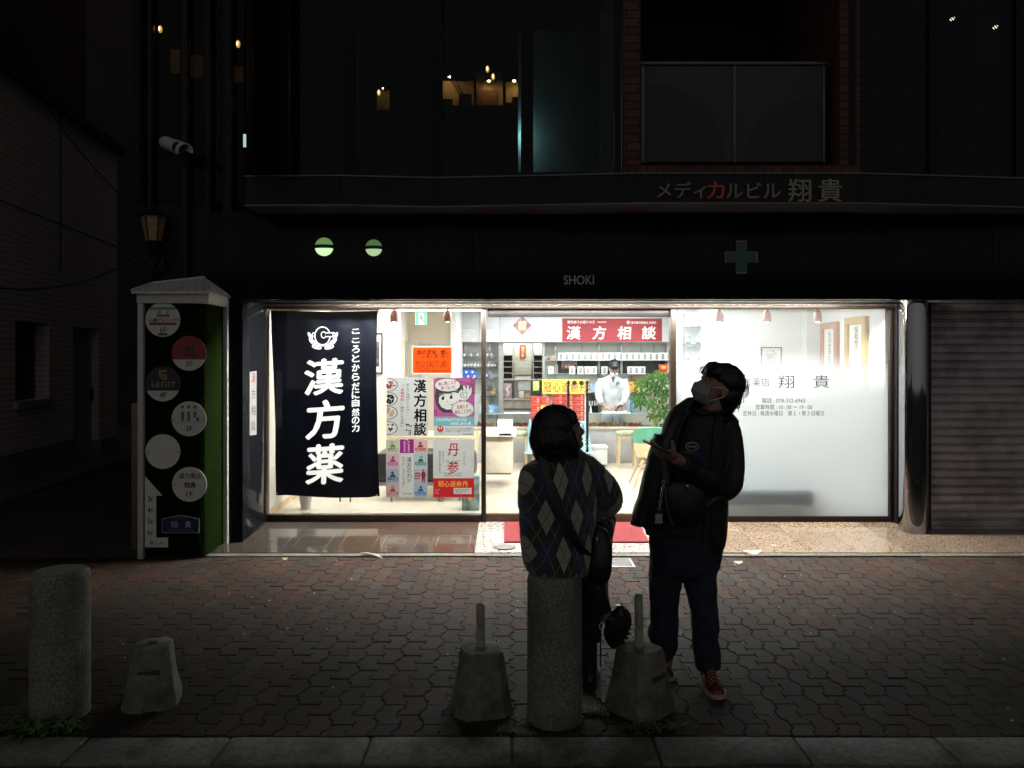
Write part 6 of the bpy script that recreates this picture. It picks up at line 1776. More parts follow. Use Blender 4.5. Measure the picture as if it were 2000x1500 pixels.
bm = B(); prism(bm, [P(x, y, dpp) for x, y in arch], (0, .004, 0)); o = obj('blue_plaque', bm, pbr('plaque_rim', (.36, .36, .40), .4, var=0), sp, smooth=False)
bm = B(); prism(bm, [P(352.5 + (x - 352.5) * .975, 1026 + (y - 1026) * .93, dpp - .001) for x, y in arch], (0, .0008, 0)); obj('blue_field', bm, pbr('plaque_blue', (.012, .016, .07), .35, var=.05), o, smooth=False)
ink_on(o, [('翔', (334, 1018, 347, 1031), pbr('plaque_white', (.42, .42, .46), .5, var=0), dict(bold=.0)), ('貴', (361, 1018, 373, 1031), pbr('plaque_white', (.42, .42, .46)), {}), ('神戸市中央区加納町2丁目', (330, 1033.5, 376, 1037.5), gm, {}), ('中山手通', (341, 1010.5, 365, 1014), gm, {})], dpp - .003)
# square steel post beside the pillar
bm = B(); box(bm, PX(256, 6.75), PX(272, 6.75), 6.75, 6.83, -.02, 1.28, .006); o = obj('steel_post', bm, pbr('brown_steel', (.16, .13, .11), .5, .4, var=.15)); tag(o, 'plain brown metal post standing left of the turf pillar', 'post')

# lantern and camera on the end wall
Dl = 6.90
t = thing('wall_lantern', 'old carriage lantern with ribbed amber glass on the dark fins above the pillar', 'lantern', P(300, 515, Dl))
c = P(300, 470, Dl)
bm = B(); rings = []
for z, r_ in ((PZ(471, Dl), .068), (PZ(424, Dl), .108)): rings.append([Vector((c.x + r_ * math.cos(2 * PI * k / 6 + .3), Dl + r_ * math.sin(2 * PI * k / 6 + .3), z)) for k in range(6)])
bridge(bm, rings); obj('glass', bm, pbr('amber_glass', (.34, .22, .12), .25, var=.25, scale=18), t, smooth=False)
bm = B()
for k in range(6):
    a = 2 * PI * k / 6 + .3; tube(bm, [rings[0][k], rings[1][k]], .006, 6)
lathe(bm, (c.x, Dl, PZ(424, Dl)), [(.125, 0), (.13, .012), (.075, .05), (.03, .07), (.012, .09), (.012, .12), (.002, .135)], 18)
lathe(bm, (c.x, Dl, PZ(490, Dl)), [(.03, -.04), (.05, 0), (.06, .05), (.07, .085)], 18)
tube(bm, [(c.x, Dl, PZ(490, Dl) - .03), (c.x + .03, Dl + .02, PZ(505, Dl)), (c.x - .02, Dl + .05, PZ(520, Dl)), (c.x + .02, Dl + .12, PZ(528, Dl))], .012)
box(bm, c.x - .05, c.x + .07, Dl + .05, Dl + .09, PZ(532, Dl), PZ(500, Dl), .01)
obj('ironwork', bm, dark_metal, t)
t = thing('security_camera', 'white bullet security camera pointing down from the dark wall', 'security camera', P(318, 288, 6.9))
a, b_ = P(322, 278, 6.86), P(356, 292, 6.62)
bm = B(); limb(bm, [(a, .052, .052), (a.lerp(b_, .1), .058, .058), (a.lerp(b_, .75), .058, .058)], 18); obj('body', bm, pbr('cam_white', (.55, .56, .57), .4, var=.05), t)
bm = B(); u = (b_ - a); pr_ = []
limb(bm, [(a.lerp(b_, .75), .05, .05), (a.lerp(b_, .8), .048, .048)], 18); obj('lens', bm, black_plastic, t)
bm = B(); rings = []
for k in (.55, 1.12):
    m = a.lerp(b_, k); rings.append([m + Vector((.066 * math.cos(q), .02, .066 * math.sin(q))) for q in [rad(-20 + 220 * j / 14) for j in range(15)]] + [m + Vector((.061 * math.cos(q), .02, .061 * math.sin(q))) for q in [rad(200 - 220 * j / 14) for j in range(15)]])
bridge(bm, rings); obj('sunshield', bm, pbr('cam_white'), t)
bm = B(); tube(bm, [a, a + Vector((-.05, .03, -.01)), Vector((a.x - .10, 7.28, a.z - .02))], .016); box(bm, a.x - .18, a.x - .05, 7.22, 7.28, a.z - .06, a.z + .05, .01); obj('bracket', bm, dark_metal, t)
bm = B(); tube(bm, [P(337, 330, 6.94), P(337, 540, 6.94)], .008, 6); o = obj('conduit', bm, dark_metal); tag(o, 'thin conduit pipe running down the dark wall under the security camera', 'pipe')
# cables
def cable(pts, r_, label, m=black_plastic):
    bm = B(); limb(bm, [(p, r_, r_) for p in pts], 6, sub=6); o = obj('cable', bm, m); tag(o, label, 'cable')
cable([P(-60, 545, 10.5), P(0, 562, 9.9), P(60, 565, 9.3), P(150, 553, 8.5), P(230, 524, 7.6), P(285, 503, 6.95)], .014, 'drooping black cable from the brick wall to the lantern', pbr('cable_grey', (.05, .05, .05), .6))
cable([P(-30, 25, 9), P(3, 58, 9.3), P(60, 140, 10), P(105, 228, 11), P(160, 300, 12), P(230, 378, 13.5)], .010, 'thin cable running down along the brick wall across the alley', pbr('cable_grey'))
bm = B(); tube(bm, [P(118, -40, 9.4), P(118, 560, 9.4)], .004, 6); bm.free()

# =================================================================== ON THE PAVEMENT
granite = pbr('bollard_granite', (.165, .170, .150), .8, var=.75, scale=120, bump=.4, bscale=180, stain=(.085, .095, .07), stscale=4)
def bollard(cx, cy, label, tilt=0):
    bm = B(); h = .672
    lathe(bm, (cx, cy, 0), [(.126, -.05), (.126, .3), (.126, h - .03), (.122, h - .014), (.110, h - .002), (.0, h)], 64, cap=False)
    if tilt:
        for v in bm.verts: v.co.z += (v.co.x - cx) * tilt * (v.co.z / h) ** 6
    o = obj('granite_bollard', bm, granite); tag(o, label, 'bollard', 'round granite bollards along the kerb')
bollard(PX(118, 3.60), 3.60, 'free-standing round granite bollard near the left edge with weeds at its foot')
BX, BY = PX(1083, 3.55), 3.55
bollard(BX, BY, 'round granite bollard with a person sitting on top')
def block(cx, cy, rz_, label, pipe=None, hole=False, recess=True, k_=1.0):
    t = thing('concrete_base', label, 'concrete base', (cx, cy, 0), 'concrete post bases along the kerb')
    r2 = random.Random(int(cx * 100)); h = .285; bw, tw = .137 * k_, .092 * k_
    bm = B(); rings = []
    M_ = Matrix.Rotation(rz_, 3, 'Z')
    for z, w in ((-.02, bw), (.02, bw), (.14, bw - .022), (.26, tw + .004), (h - .006, tw - .001), (h, tw - .010)):
        rr_ = []
        for k in range(16):
            a = 2 * PI * (k + .5) / 16; ca, sa = math.cos(a), math.sin(a); m = max(abs(ca), abs(sa)); sq = Vector((ca / m, sa / m, 0)); rd = Vector((ca, sa, 0)) * 1.2
            p = sq * .86 + rd * .14; p = p * w + Vector((r2.uniform(-.0025, .0025), r2.uniform(-.0025, .0025), 0)); p = M_ @ p
            rr_.append(Vector((cx + p.x, cy + p.y, z + r2.uniform(-.002, .002) * (z > .01))))
        rings.append(rr_)
    bridge(bm, rings); bd = obj('block', bm, concrete, t, ang=32)
    if recess:
        bm = B(); q = [Vector((-.05, -bw + .036, .155)), Vector((.05, -bw + .036, .155)), Vector((.05, -bw + .031, .185)), Vector((-.05, -bw + .031, .185))]
        prism(bm, [M_ @ p + Vector((cx, cy, 0)) + M_ @ Vector((0, -.0115, 0)) for p in q], M_ @ Vector((0, .02, 0))); obj('slot', bm, pbr('slot_dark', (.05, .052, .045), .95, var=.3), bd, smooth=False)
    if hole:
        bm = B(); cyl(bm, (cx, cy), .021, h - .02, h + .003, 18); obj('hole', bm, black_plastic, bd)
    if pipe:
        bm = B(); L_ = pipe; tl = Vector((.006, 0, 1)).normalized()
        rings = []
        for z, r_ in ((h - .02, .0205), (h + L_, .0205), (h + L_ + .001, .019), (h + L_, .0165), (h + L_ - .08, .0165)):
            rings.append([Vector((cx - .004 + r_ * math.cos(2 * PI * k / 20) - (z - h) * .012, cy + r_ * math.sin(2 * PI * k / 20), z)) for k in range(20)])
        bridge(bm, rings); obj('pipe', bm, pbr('pipe_grey', (.40, .41, .36), .5, var=.12, scale=20, stain=(.22, .20, .15), stscale=9), t)
        bm = B(); lathe(bm, (cx - .004, cy, h - .004), [(.024, 0), (.034, .001), (.026, .009), (.0215, .012)], 20); obj('mortar_collar', bm, pbr('mortar', (.12, .12, .10), .95, var=.3), t)
    return t
block(PX(298, 3.72), 3.72, rad(15), 'small tapered concrete base with an empty hole and a slot, right of the left bollard', None, True, k_=.88)
block(PX(941, 3.66), 3.66, rad(9), 'tapered concrete base holding an upright grey pipe, left of the seated person', .205, False, False)
block(PX(1250, 3.66), 3.66, rad(43), 'mossy concrete base turned cornerwise with a grey pipe, in front of the standing man', .25, False, True)
# weeds
wd = [pbr('weed_green', (.06, .11, .03), .8, var=.3), pbr('weed_olive', (.10, .11, .05), .8, var=.3)]
def weeds(cx, cy, n, spread, L_, seed, label, mi=0, rx=1.0, ry=.5):
    bm = B(); r2 = random.Random(seed)
    for k in range(n):
        a = r2.random() * 2 * PI; q = math.sqrt(r2.random()) * spread
        p = Vector((cx + q * math.cos(a) * rx, cy + q * math.sin(a) * ry, -.004)); d = Vector((r2.gauss(0, 1), r2.gauss(0, .8), 0)).normalized(); l_ = L_ * r2.uniform(.5, 1.2); sd = Vector((-d.y, d.x, 0)) * l_ * r2.uniform(.06, .13)
        up = r2.uniform(.3, .9)
        m1 = p + d * l_ * .35 + Vector((0, 0, l_ * up * .55)); m2 = p + d * l_ * .75 + Vector((0, 0, l_ * up * .7)); e_ = p + d * l_ * 1.05 + Vector((0, 0, l_ * up * .45))
        vs = [bm.verts.new(v) for v in (p - sd * .3, p + sd * .3, m1 + sd, m2 + sd * .9, e_, m2 - sd * .9, m1 - sd)]
        bm.faces.new((vs[0], vs[1], vs[2], vs[6])); bm.faces.new((vs[6], vs[2], vs[3], vs[5])); bm.faces.new((vs[5], vs[3], vs[4]))
    o = obj('weed_tuft', bm, wd[mi], smooth=False, normals=False); tag(o, label, 'weeds', 'weed tufts along the kerb')
weeds(PX(70, 3.42), 3.43, 130, .15, .085, 1, 'broad leafy weeds at the foot of the left bollard', 0, 1.1, .4)
weeds(PX(150, 3.46), 3.44, 30, .06, .05, 11, 'few small weeds right of the left bollard', 0)
weeds(PX(1165, 3.62), 3.60, 55, .055, .05, 2, 'pale weeds between the middle bollard and the mossy concrete base', 1)
weeds(PX(985, 3.5), 3.42, 45, .05, .035, 3, 'low weeds beside the middle concrete base with the pipe', 0)
weeds(PX(1025, 3.55), 3.5, 40, .035, .035, 4, 'low weeds at the left foot of the middle bollard', 0, .6, 1)
weeds(PX(1275, 3.46), 3.45, 90, .11, .05, 5, 'grassy weeds in front of the mossy concrete base', 0, 1.2, .35)
weeds(PX(1080, 3.42), 3.40, 80, .16, .02, 6, 'thin moss line along the kerb below the middle bollard', 0, 1.6, .15)
weeds(PX(1140, 3.14), 3.12, 30, .04, .03, 7, 'tiny weeds in the kerb joint at the bottom', 0)
# litter
bm = B(); limb(bm, [(P(703, 1085.5, 6.50) + Vector((0, 0, .02)), .004, .004), (P(716, 1086, 6.48) + Vector((0, 0, .02)), .012, .01), (P(735, 1089, 6.45) + Vector((0, 0, .012)), .014, .012), (P(746, 1093, 6.42) + Vector((0, 0, .01)), .006, .006)], 8, sub=3)
o = obj('crumpled_paper', bm, pbr('litter_white', (.6, .58, .5), .8, var=.2, bump=.6, bscale=60)); tag(o, 'crumpled pale scrap lying at the edge of the shop paving', 'litter')
def leaf(px, py, d, s, label):
    bm = B(); c = P(px, py, d); c.z = .006 + max(0, (d - 6.53) * RAMP if d > 6.47 else 0)
    n = 8; vs = []
    for k in range(n + 1):
        u = k / n; w = math.sin(PI * u) * .28 * s; vs.append((Vector((c.x + (u - .5) * s, c.y - w, c.z + .25 * s * abs(u - .5))), Vector((c.x + (u - .5) * s, c.y + w, c.z + .012 + .2 * s * abs(u - .5)))))
    for (a, b_), (c2, d2) in zip(vs, vs[1:]):
        try: bm.faces.new([bm.verts.new(v) for v in (a, c2, d2, b_)])
        except ValueError: pass
    bmesh.ops.remove_doubles(bm, verts=bm.verts, dist=1e-5)
    o = obj('dry_leaf', bm, pbr('dry_leaf', (.38, .33, .24), .8, var=.2)); tag(o, label, 'leaf', 'dry leaves on the pavement')
leaf(1442, 1104, 6.24, .075, 'pale curled leaf on the pavers right of the standing man')
leaf(1470, 1082, 6.56, .16, 'long dry leaf on the paving edge below the frosted window')
leaf(1512, 1068, 6.75, .05, 'small dry leaf on the granite paving below the frosted window')
leaf(557, 1095, 6.36, .05, 'small pale leaf near the left end of the paving edge')
bm = B(); r2 = random.Random(77)
for k in range(90):
    x, y = r2.uniform(-3, 3.3), r2.uniform(3.5, 6.4); s = r2.uniform(.003, .009)
    vs = [bm.verts.new((x + s * math.cos(q) * r2.uniform(.6, 1.4), y + s * math.sin(q) * r2.uniform(.6, 1.4), .004)) for q in (0, 1.2, 2.4, 3.6, 5)]
    bm.faces.new(vs)
o = struct('litter_specks', bm, pbr('speck', (.34, .32, .29), .8, var=.2), kind='stuff', smooth=False, normals=False)
# red door mats, drain grate, manhole covers
def ramp_plate(bm, px0, py0, px1, py1, th, bev=.004):
    """plate lying on the sloping paving, given its near/far photo rows"""
    def dist(py):
        # ray meets z = rz(d)
        k = (HZ - py) / F; return (CH - .012 + 6.53 * RAMP) / (RAMP - k)
    d0, d1 = dist(py1), dist(py0)
    for (a, b_) in ((px0, px1),):
        x0, x1 = PX(a, d0), PX(b_, d0); x0f, x1f = PX(a, d0), PX(b_, d0)
        prism(bm, [Vector((x0, d0, rz(d0) + .001)), Vector((x1, d0, rz(d0) + .001)), Vector((x1f, d1, rz(d1) + .001)), Vector((x0f, d1, rz(d1) + .001))], (0, 0, th))
carpet = pbr('red_carpet', (.15, .012, .016), .95, var=.2, scale=60, bump=.8, bscale=220)
bm = B(); ramp_plate(bm, 984, 1022, 1268, 1060.5, .012); o = obj('door_mat', bm, carpet, smooth=False); tag(o, 'red carpet mat on the paving in front of the sliding doors', 'door mat')
bm = B(); x0, x1, y0, y1 = PX(1190, 6.3), PX(1238, 6.22), 6.12, 6.40
box(bm, x0, x1, y0, y0 + .02, -.01, .008); box(bm, x0, x1, y1 - .02, y1, -.01, .008); box(bm, x0, x0 + .02, y0 + .02, y1 - .02, -.01, .008); box(bm, x1 - .02, x1, y0 + .02, y1 - .02, -.01, .008)
k = x0 + .028
while k < x1 - .022: box(bm, k, k + .006, y0 + .02, y1 - .02, -.01, .006); k += .0115
o = obj('drain_grate', bm, steel, smooth=False); tag(o, 'small steel drain grate in the pavers behind the seated person', 'drain grate')
bm = B(); c = P(985, 1068, 6.62); lathe(bm, (c.x, 6.72, rz(6.72) + .001), [(.10, 0), (.10, .003), (.092, .0035), (.09, .001), (.075, .001), (.072, .0035), (0.001, .0035)], 32, cap=False); 
o = obj('manhole_cover', bm, pbr('cover_metal', (.16, .16, .16), .4, .7, var=.3, scale=50)); tag(o, 'small round metal cover set in the brightly lit paving by the red mat', 'manhole cover')
# engraved marker tiles / flush hatches in the apron
for i, (px, lab) in enumerate(((530, 'leftmost flush stone hatch with handles in the granite paving'), (612, 'second flush stone hatch from the left in the granite paving'), (702, 'third flush stone hatch from the left in the granite paving'), (782, 'fourth flush stone hatch from the left in the granite paving'), (886, 'rightmost flush stone hatch before the red mat'))):
    d0 = 6.86; cx = PX(px, d0); z = lambda y: rz(y) + .0008
    bm = B()
    for xa, xb, ya, yb in ((cx - .15, cx - .144, 6.7, 7.04), (cx + .144, cx + .15, 6.7, 7.04), (cx - .144, cx + .144, 6.7, 6.705), (cx - .144, cx + .144, 7.035, 7.04)):
        prism(bm, [Vector((xa, ya, z(ya))), Vector((xb, ya, z(ya))), Vector((xb, yb, z(yb))), Vector((xa, yb, z(yb)))], (0, 0, .0012))
    o = obj('floor_hatch', bm, bright_metal, smooth=False); tag(o, lab, 'floor hatch', 'flush hatches in the granite paving')
    bm = B(); 
    for q in (-.02, .008): prism(bm, [Vector((cx + q, 6.85, z(6.85))), Vector((cx + q + .012, 6.85, z(6.85))), Vector((cx + q + .012, 6.9, z(6.9))), Vector((cx + q, 6.9, z(6.9)))], (0, 0, .002))
    obj('lifting_slot', bm, black_plastic, o, smooth=False)

# =================================================================== PEOPLE
skin = pbr('skin', (.30, .18, .13), .55, var=.08, scale=20)
def hand(bm, W, a, n, t, s=1.0, curl=(25, 30, 20), thumb=None, spread=.012):
    """palm, four bent fingers and a thumb; a = finger direction, n = palm side, t = thumb side"""
    a = a.normalized(); n = (n - a * n.dot(a)).normalized(); t = (t - a * t.dot(a) - n * t.dot(n)).normalized()
    M_ = Matrix((a, t, n)).transposed()
    ell(bm, W + a * .048 * s, (.056 * s, .041 * s, .016 * s), M_, seg=16); ell(bm, W + a * .03 * s + t * .022 * s + n * .004 * s, (.032 * s, .018 * s, .017 * s), M_, seg=12)
    for i, L in enumerate((.072, .080, .074, .058)):
        p = W + a * (.088 - .006 * abs(i - 1)) * s + t * (.030 - .020 * i) * s; d = (a + t * spread * 8 * (1.5 - i) * .3).normalized(); pts = [(p - a * .02 * s, .0095 * s, .0095 * s)]
        ang = 0
        for k, fr in enumerate((.45, .30, .25)):
            pts.append((p, (.0092 - .0009 * k) * s, (.0092 - .0009 * k) * s)); ang += rad(curl[k] + 4 * i)
            p = p + (d * math.cos(ang) + n * math.sin(ang)) * L * fr * s
        pts.append((p, .0055 * s, .0055 * s)); limb(bm, pts, 8)
    b0 = W + a * .022 * s + t * .030 * s; d = (thumb or (a * .55 + t * .75 + n * .35)).normalized()
    limb(bm, [(b0 - d * .012 * s, .013 * s, .013 * s), (b0 + d * .022 * s, .0125 * s, .0125 * s), (b0 + d * .045 * s + n * .003 * s, .0105 * s, .0105 * s), (b0 + d * .066 * s + n * .010 * s, .0065 * s, .0065 * s)], 8)
def head(bm, C, f, s=1.0):
    f = f.normalized(); u = (Vector((0, 0, 1)) - f * f.z).normalized(); sd = u.cross(f)
    M_ = Matrix((f, sd, u)).transposed()
    H = lambda x, y, z: C + (f * x + sd * y + u * z) * s
    def e(x, y, z, r, seg=20): ell(bm, H(x, y, z), tuple(q * s for q in r), M_, seg)
    e(-.012, 0, .022, (.096, .076, .092)); e(.036, 0, -.045, (.058, .058, .075)); e(.066, 0, -.093, (.030, .032, .024)); e(.074, 0, .014, (.020, .052, .013)); e(.07, 0, -.068, (.025, .026, .018))
    for q in (-1, 1): e(-.008, q * .078, -.018, (.022, .009, .032), 14); e(.066, q * .04, -.03, (.02, .022, .02), 12)
    limb(bm, [(H(.085, 0, .006), .009 * s, .009 * s), (H(.100, 0, -.018), .011 * s, .011 * s), (H(.110, 0, -.038), .013 * s, .013 * s), (H(.094, 0, -.046), .014 * s, .010 * s)], 10)
    for q in (-1, 1): e(.098, q * .010, -.042, (.011, .009, .008), 10)
    return H, M_
def eyes(H, M_, root, s=1.0):
    for q in (-1, 1):
        bm = B(); ell(bm, H(.077, q * .031, -.006), (.012 * s,) * 3, M_, 12); e = obj('eye', bm, pbr('eye_white', (.25, .24, .23), .2, var=0), root)
        bm = B(); ell(bm, H(.0865, q * .031, -.006), (.003 * s, .006 * s, .006 * s), M_, 10); obj('iris', bm, black_plastic, e)
        bm = B(); limb(bm, [(H(.088, q * .014, .016), .002, .002), (H(.090, q * .032, .021), .003, .003), (H(.080, q * .050, .015), .002, .002)], 6); obj('eyebrow', bm, hair_m, root)
    bm = B(); limb(bm, [(H(.088, -.022, -.072), .002 * s, .002 * s), (H(.097, 0, -.070), .005 * s, .005 * s), (H(.088, .022, -.072), .002 * s, .002 * s)], 8); obj('lips', bm, pbr('lip', (.30, .12, .10), .5, var=.05), root)
def shoe(root, heel, toe, um, sm, w=.046, high=.10, lace=True):
    f = (toe - heel); L = f.length; f.normalize(); sd = Vector((-f.y, f.x, 0))
    bm = B(); rings = []
    for u, hw, h in ((.0, .020, .06), (.04, .032, high), (.22, .037, high + .01), (.38, .040, high * .9), (.52, .043, .072), (.72, w, .056), (.88, .040, .048), (.97, .024, .036), (1.0, .008, .026)):
        c = heel + f * L * u; rings.append([c + sd * (hw * math.cos(q)) + Vector((0, 0, .016 + max(0, math.sin(q)) * (h - .016) ** 1)) if math.sin(q) >= 0 else c + sd * (hw * math.cos(q)) + Vector((0, 0, .014)) for q in [2 * PI * k / 20 for k in range(20)]])
    bridge(bm, rings); o = obj('shoe', bm, um, root)
    bm = B(); out = []
    for u, hw in ((-.02, .018), (.05, .036), (.3, .036), (.5, .040), (.75, w + .004), (.92, .040), (1.0, .022), (1.025, .006)): out.append((u, hw))
    pts = [heel + f * L * u + sd * hw for u, hw in out] + [heel + f * L * u - sd * hw for u, hw in reversed(out)]
    prism(bm, [Vector((p.x, p.y, .001)) for p in pts], (0, 0, .021)); obj('sole', bm, sm, o)
    if lace:
        bm = B()
        for k in range(4):
            u = .42 + .08 * k; c = heel + f * L * u; z = .084 - .009 * k
            tube(bm, [c + sd * .026 + Vector((0, 0, z - .008)), c + Vector((0, 0, z + .006)), c + f * .018 - sd * .026 + Vector((0, 0, z - .010))], .0028, 6)
        obj('laces', bm, pbr('lace', (.30, .22, .12), .8, var=.1), o)
hair_m = pbr('black_hair', (.008, .007, .007), .38, var=.3, scale=60, spec=.4)
def ribbon(bm, pts, w, th=.006):
    """flat strap along points; each point = (position, outward)"""
    rings = []
    for i, (p, n) in enumerate(pts):
        t = (pts[min(i + 1, len(pts) - 1)][0] - pts[max(i - 1, 0)][0]).normalized(); s = t.cross(n).normalized() * w / 2; n = n.normalized() * th
        rings.append([p - s, p + s, p + s + n, p - s + n])
    bridge(bm, rings)
def pts_of(d0, rows):
    return [(P(px, py, d0 + dd), r1, r2) for px, py, dd, r1, r2 in rows]

# ------------------------------------------------------- the standing man
DM = 3.95
K = DM / F
man = bpy.data.objects.new('person', None)
def hw(px): return px * K
bm = B()
HC = P(1401, 757, DM + .01)
Hm, Mm = head(bm, HC, Vector((-.87, -.22, .45)))
limb(bm, [(Hm(-.025, 0, -.05), .055, .058), (P(1393, 797, DM + .01), .055, .058), (P(1386, 822, DM + .02), .07, .07)], 18)
limb(bm, pts_of(DM + .02, [(1382, 815, 0, .07, .06), (1368, 838, 0, .155, .09), (1360, 880, 0, .165, .105), (1350, 950, 0, .15, .10), (1340, 1030, 0, .155, .105), (1336, 1085, 0, .165, .11)]), 20, sub=2)
limb(bm, pts_of(DM, [(1306, 1080, .03, .085, .085), (1298, 1180, .06, .06, .06), (1298, 1285, .10, .045, .045), (1298, 1308, .10, .04, .05)]), 14)
limb(bm, pts_of(DM, [(1362, 1080, -.01, .085, .085), (1375, 1185, -.03, .06, .06), (1383, 1290, .0, .045, .045), (1384, 1322, -.02, .04, .05)]), 14)
limb(bm, pts_of(DM, [(1415, 845, .02, .055, .055), (1428, 890, -.01, .045, .045), (1421, 951, -.08, .038, .038), (1384, 939, -.185, .032, .032), (1352, 917, -.245, .029, .029), (1330, 901, -.295, .026, .026), (1318, 894, -.32, .026, .03)]), 12)
limb(bm, pts_of(DM, [(1312, 845, .03, .05, .05), (1290, 915, .06, .045, .045), (1290, 985, -.02, .038, .038)]), 12)
Wm = P(1321, 895, DM - .32)
hand(bm, Wm, Vector((-.93, -.05, .34)), Vector((.3, .5, .8)), Vector((.2, -.83, .5)), 1.0, (12, 30, 35), Vector((-.25, -.25, .93)))
hand(bm, P(1290, 985, DM - .02), Vector((.2, -.1, -1)), Vector((1, .2, 0)), Vector((0, -1, 0)), .95, (45, 60, 40))
man = fuse('person', bm, .0046, skin, None, smooth=3, origin=(PX(1340, DM), DM, 0))
tag(man, 'standing person in dark open jacket, jeans and white face mask, looking up, holding a phone', 'person')
eyes(Hm, Mm, man)
# mask
bm = B(); rings = []
for k, (z, x, wd) in enumerate(((-.010, .100, .036), (-.030, .122, .054), (-.052, .128, .064), (-.074, .120, .066), (-.096, .104, .060), (-.112, .080, .048))):
    r_ = []
    for j in range(13):
        q = (j - 6) / 6; r_.append(Hm(x - .062 * abs(q) ** 1.8 + .006 * (k % 2), wd * q * 1.12, z))
    rings.append(r_)
vr = [[bm.verts.new(p) for p in r_] for r_ in rings]
for i in range(len(vr) - 1):
    for j in range(12): bm.faces.new((vr[i][j], vr[i][j + 1], vr[i + 1][j + 1], vr[i + 1][j]))
bmesh.ops.solidify(bm, geom=bm.faces, thickness=.003)
mask = obj('face_mask', bm, paper('mask_white', (.62, .63, .64), .35), man)
bm = B()
for q in (-1, 1):
    tube(bm, [Hm(.052, q * .062, -.022), Hm(.02, q * .077, -.010), Hm(-.018, q * .086, -.004)], .0028, 6); tube(bm, [Hm(.046, q * .060, -.098), Hm(.015, q * .074, -.070), Hm(-.014, q * .084, -.042)], .0028, 6)
obj('ear_loop', bm, pbr('loop_white', (.6, .6, .6), .7, var=0), mask)
# hair
def man_hair():
    bm = B(); e = lambda x, y, z, r: ell(bm, Hm(x, y, z), r, Mm, 22)
    e(-.024, 0, .042, (.114, .095, .100)); e(-.060, 0, -.015, (.080, .092, .095)); e(-.078, 0, -.072, (.052, .074, .062)); e(.052, 0, .072, (.054, .076, .042)); e(.070, 0, .050, (.036, .068, .032)); e(.05, 0, .055, (.05, .078, .04))
    def post(b2):
        inv = Mm.inverted()
        for v in b2.verts:
            l = inv @ (v.co - HC)
            if l.x > -.005 and l.z < .026: 
                k = min(1, (l.x + .005) / .03) * min(1, (.026 - l.z) / .02); l.y *= 1 - .35 * k; l.x -= .05 * k * (l.x > .05)
                v.co = HC + Mm @ l
            v.co += Vector((0, 0, 1)) * .004 * noise.noise(v.co * 45) + (v.co - HC).normalized() * .006 * noise.noise(Vector((l.x * 14, l.y * 60, l.z * 14)))
        r2 = random.Random(5)
        for k in range(60):
            th = r2.uniform(.1, 1.0) * PI; y = r2.uniform(-.085, .085)
            x0, z0 = -.03 - .09 * math.sin(th) , .03 + .095 * math.cos(th)
            p = Hm(x0 * 1.02, y, z0); q = Hm(x0 - .012 - r2.random() * .012, y * 1.05, z0 - .04); e_ = Hm(x0 - .006 + r2.uniform(-.008, .010), y * 1.03, z0 - .050)
            limb(b2, [(p, .0022, .0022), (q, .0018, .0018), (e_, .0004, .0004)], 4)
        for k in range(26):
            y = r2.uniform(-.07, .07); limb(b2, [(Hm(.05, y, .10), .003, .003), (Hm(.098, y * 1.05, .068), .0026, .0026), (Hm(.100 + r2.uniform(-.003, .003), y * 1.1, .034 - r2.random() * .010), .0005, .0005)], 4)
    return fuse('hair', bm, .006, hair_m, man, smooth=2, post=post)
man_hair()
# clothes
tee = pbr('navy_tee', (.022, .024, .040), .85, var=.2, scale=60, bump=.3, bscale=300)
bm = B(); limb(bm, pts_of(DM, [(1391, 803, .0, .062, .065), (1385, 818, .0, .085, .085), (1374, 842, -.02, .12, .105), (1366, 885, -.025, .135, .125), (1358, 950, -.025, .14, .125), (1345, 1010, -.02, .16, .125), (1340, 1040, -.02, .15, .12)]), 24, sub=3)
shirt = fuse('shirt', bm, .007, tee, man, smooth=3, wrinkle=.004, wscale=14)
bm = B()
def on_shirt(p):       # drop lettering on the chest
    return Vector((p.x, DM - .156 + 1.2 * (p.x - PX(1366, DM - .15)) ** 2 * 3, p.z))
ring_o = circ(1352, 872, 12.5, 30, 9); ring_i = circ(1352.4, 872.6, 10.6, 30, 7.2)
for k in range(30):
    j = (k + 1) % 30; bm.faces.new([bm.verts.new(on_shirt(P(x, y, DM - .15))) for x, y in (ring_o[k], ring_o[j], ring_i[j], ring_i[k])])
letter(bm, 'Speed', 1344, 868.5, 1360.5, 877, DM - .15, bold=.02, rot=PI + .12, fn=on_shirt); letter(bm, 'since 1970', 1341, 883.5, 1362, 886, DM - .15, rot=PI + .25, fn=on_shirt)
obj('shirt_print', bm, pbr('print_grey', (.38, .38, .38), .7, var=.1), shirt, smooth=False, normals=False)
jk = pbr('dark_jacket', (.014, .015, .018), .5, var=.3, scale=40, bump=.25, bscale=200, spec=.4)
def jac_post(b2):      # open front: carve the band where the shirt shows
    for v in b2.verts:
        px = 1000 + v.co.x * F / v.co.y; py = HZ - (v.co.z - CH) * F / v.co.y
        if DM - .158 < v.co.y < DM - .02 and not (py > 878 and px > 1326):
            lo = 1338 - (py - 800) * .22; hi = 1398 - (py - 800) * .10
            if py < 830: lo, hi = lo + (830 - py) * .3, hi
            if lo < px < hi and py < 1040:
                k = min(1, (px - lo) / 5, (hi - px) / 5); v.co.y += .10 * k
bm = B()
limb(bm, pts_of(DM, [(1388, 801, .03, .070, .060), (1380, 808, .02, .115, .075), (1368, 822, .02, .158, .100), (1361, 845, .01, .178, .125), (1357, 880, .0, .190, .140), (1350, 925, .0, .196, .142), (1342, 970, .0, .205, .142), (1336, 1010, .0, .212, .140), (1338, 1032, .0, .206, .136)]), 28, sub=3)
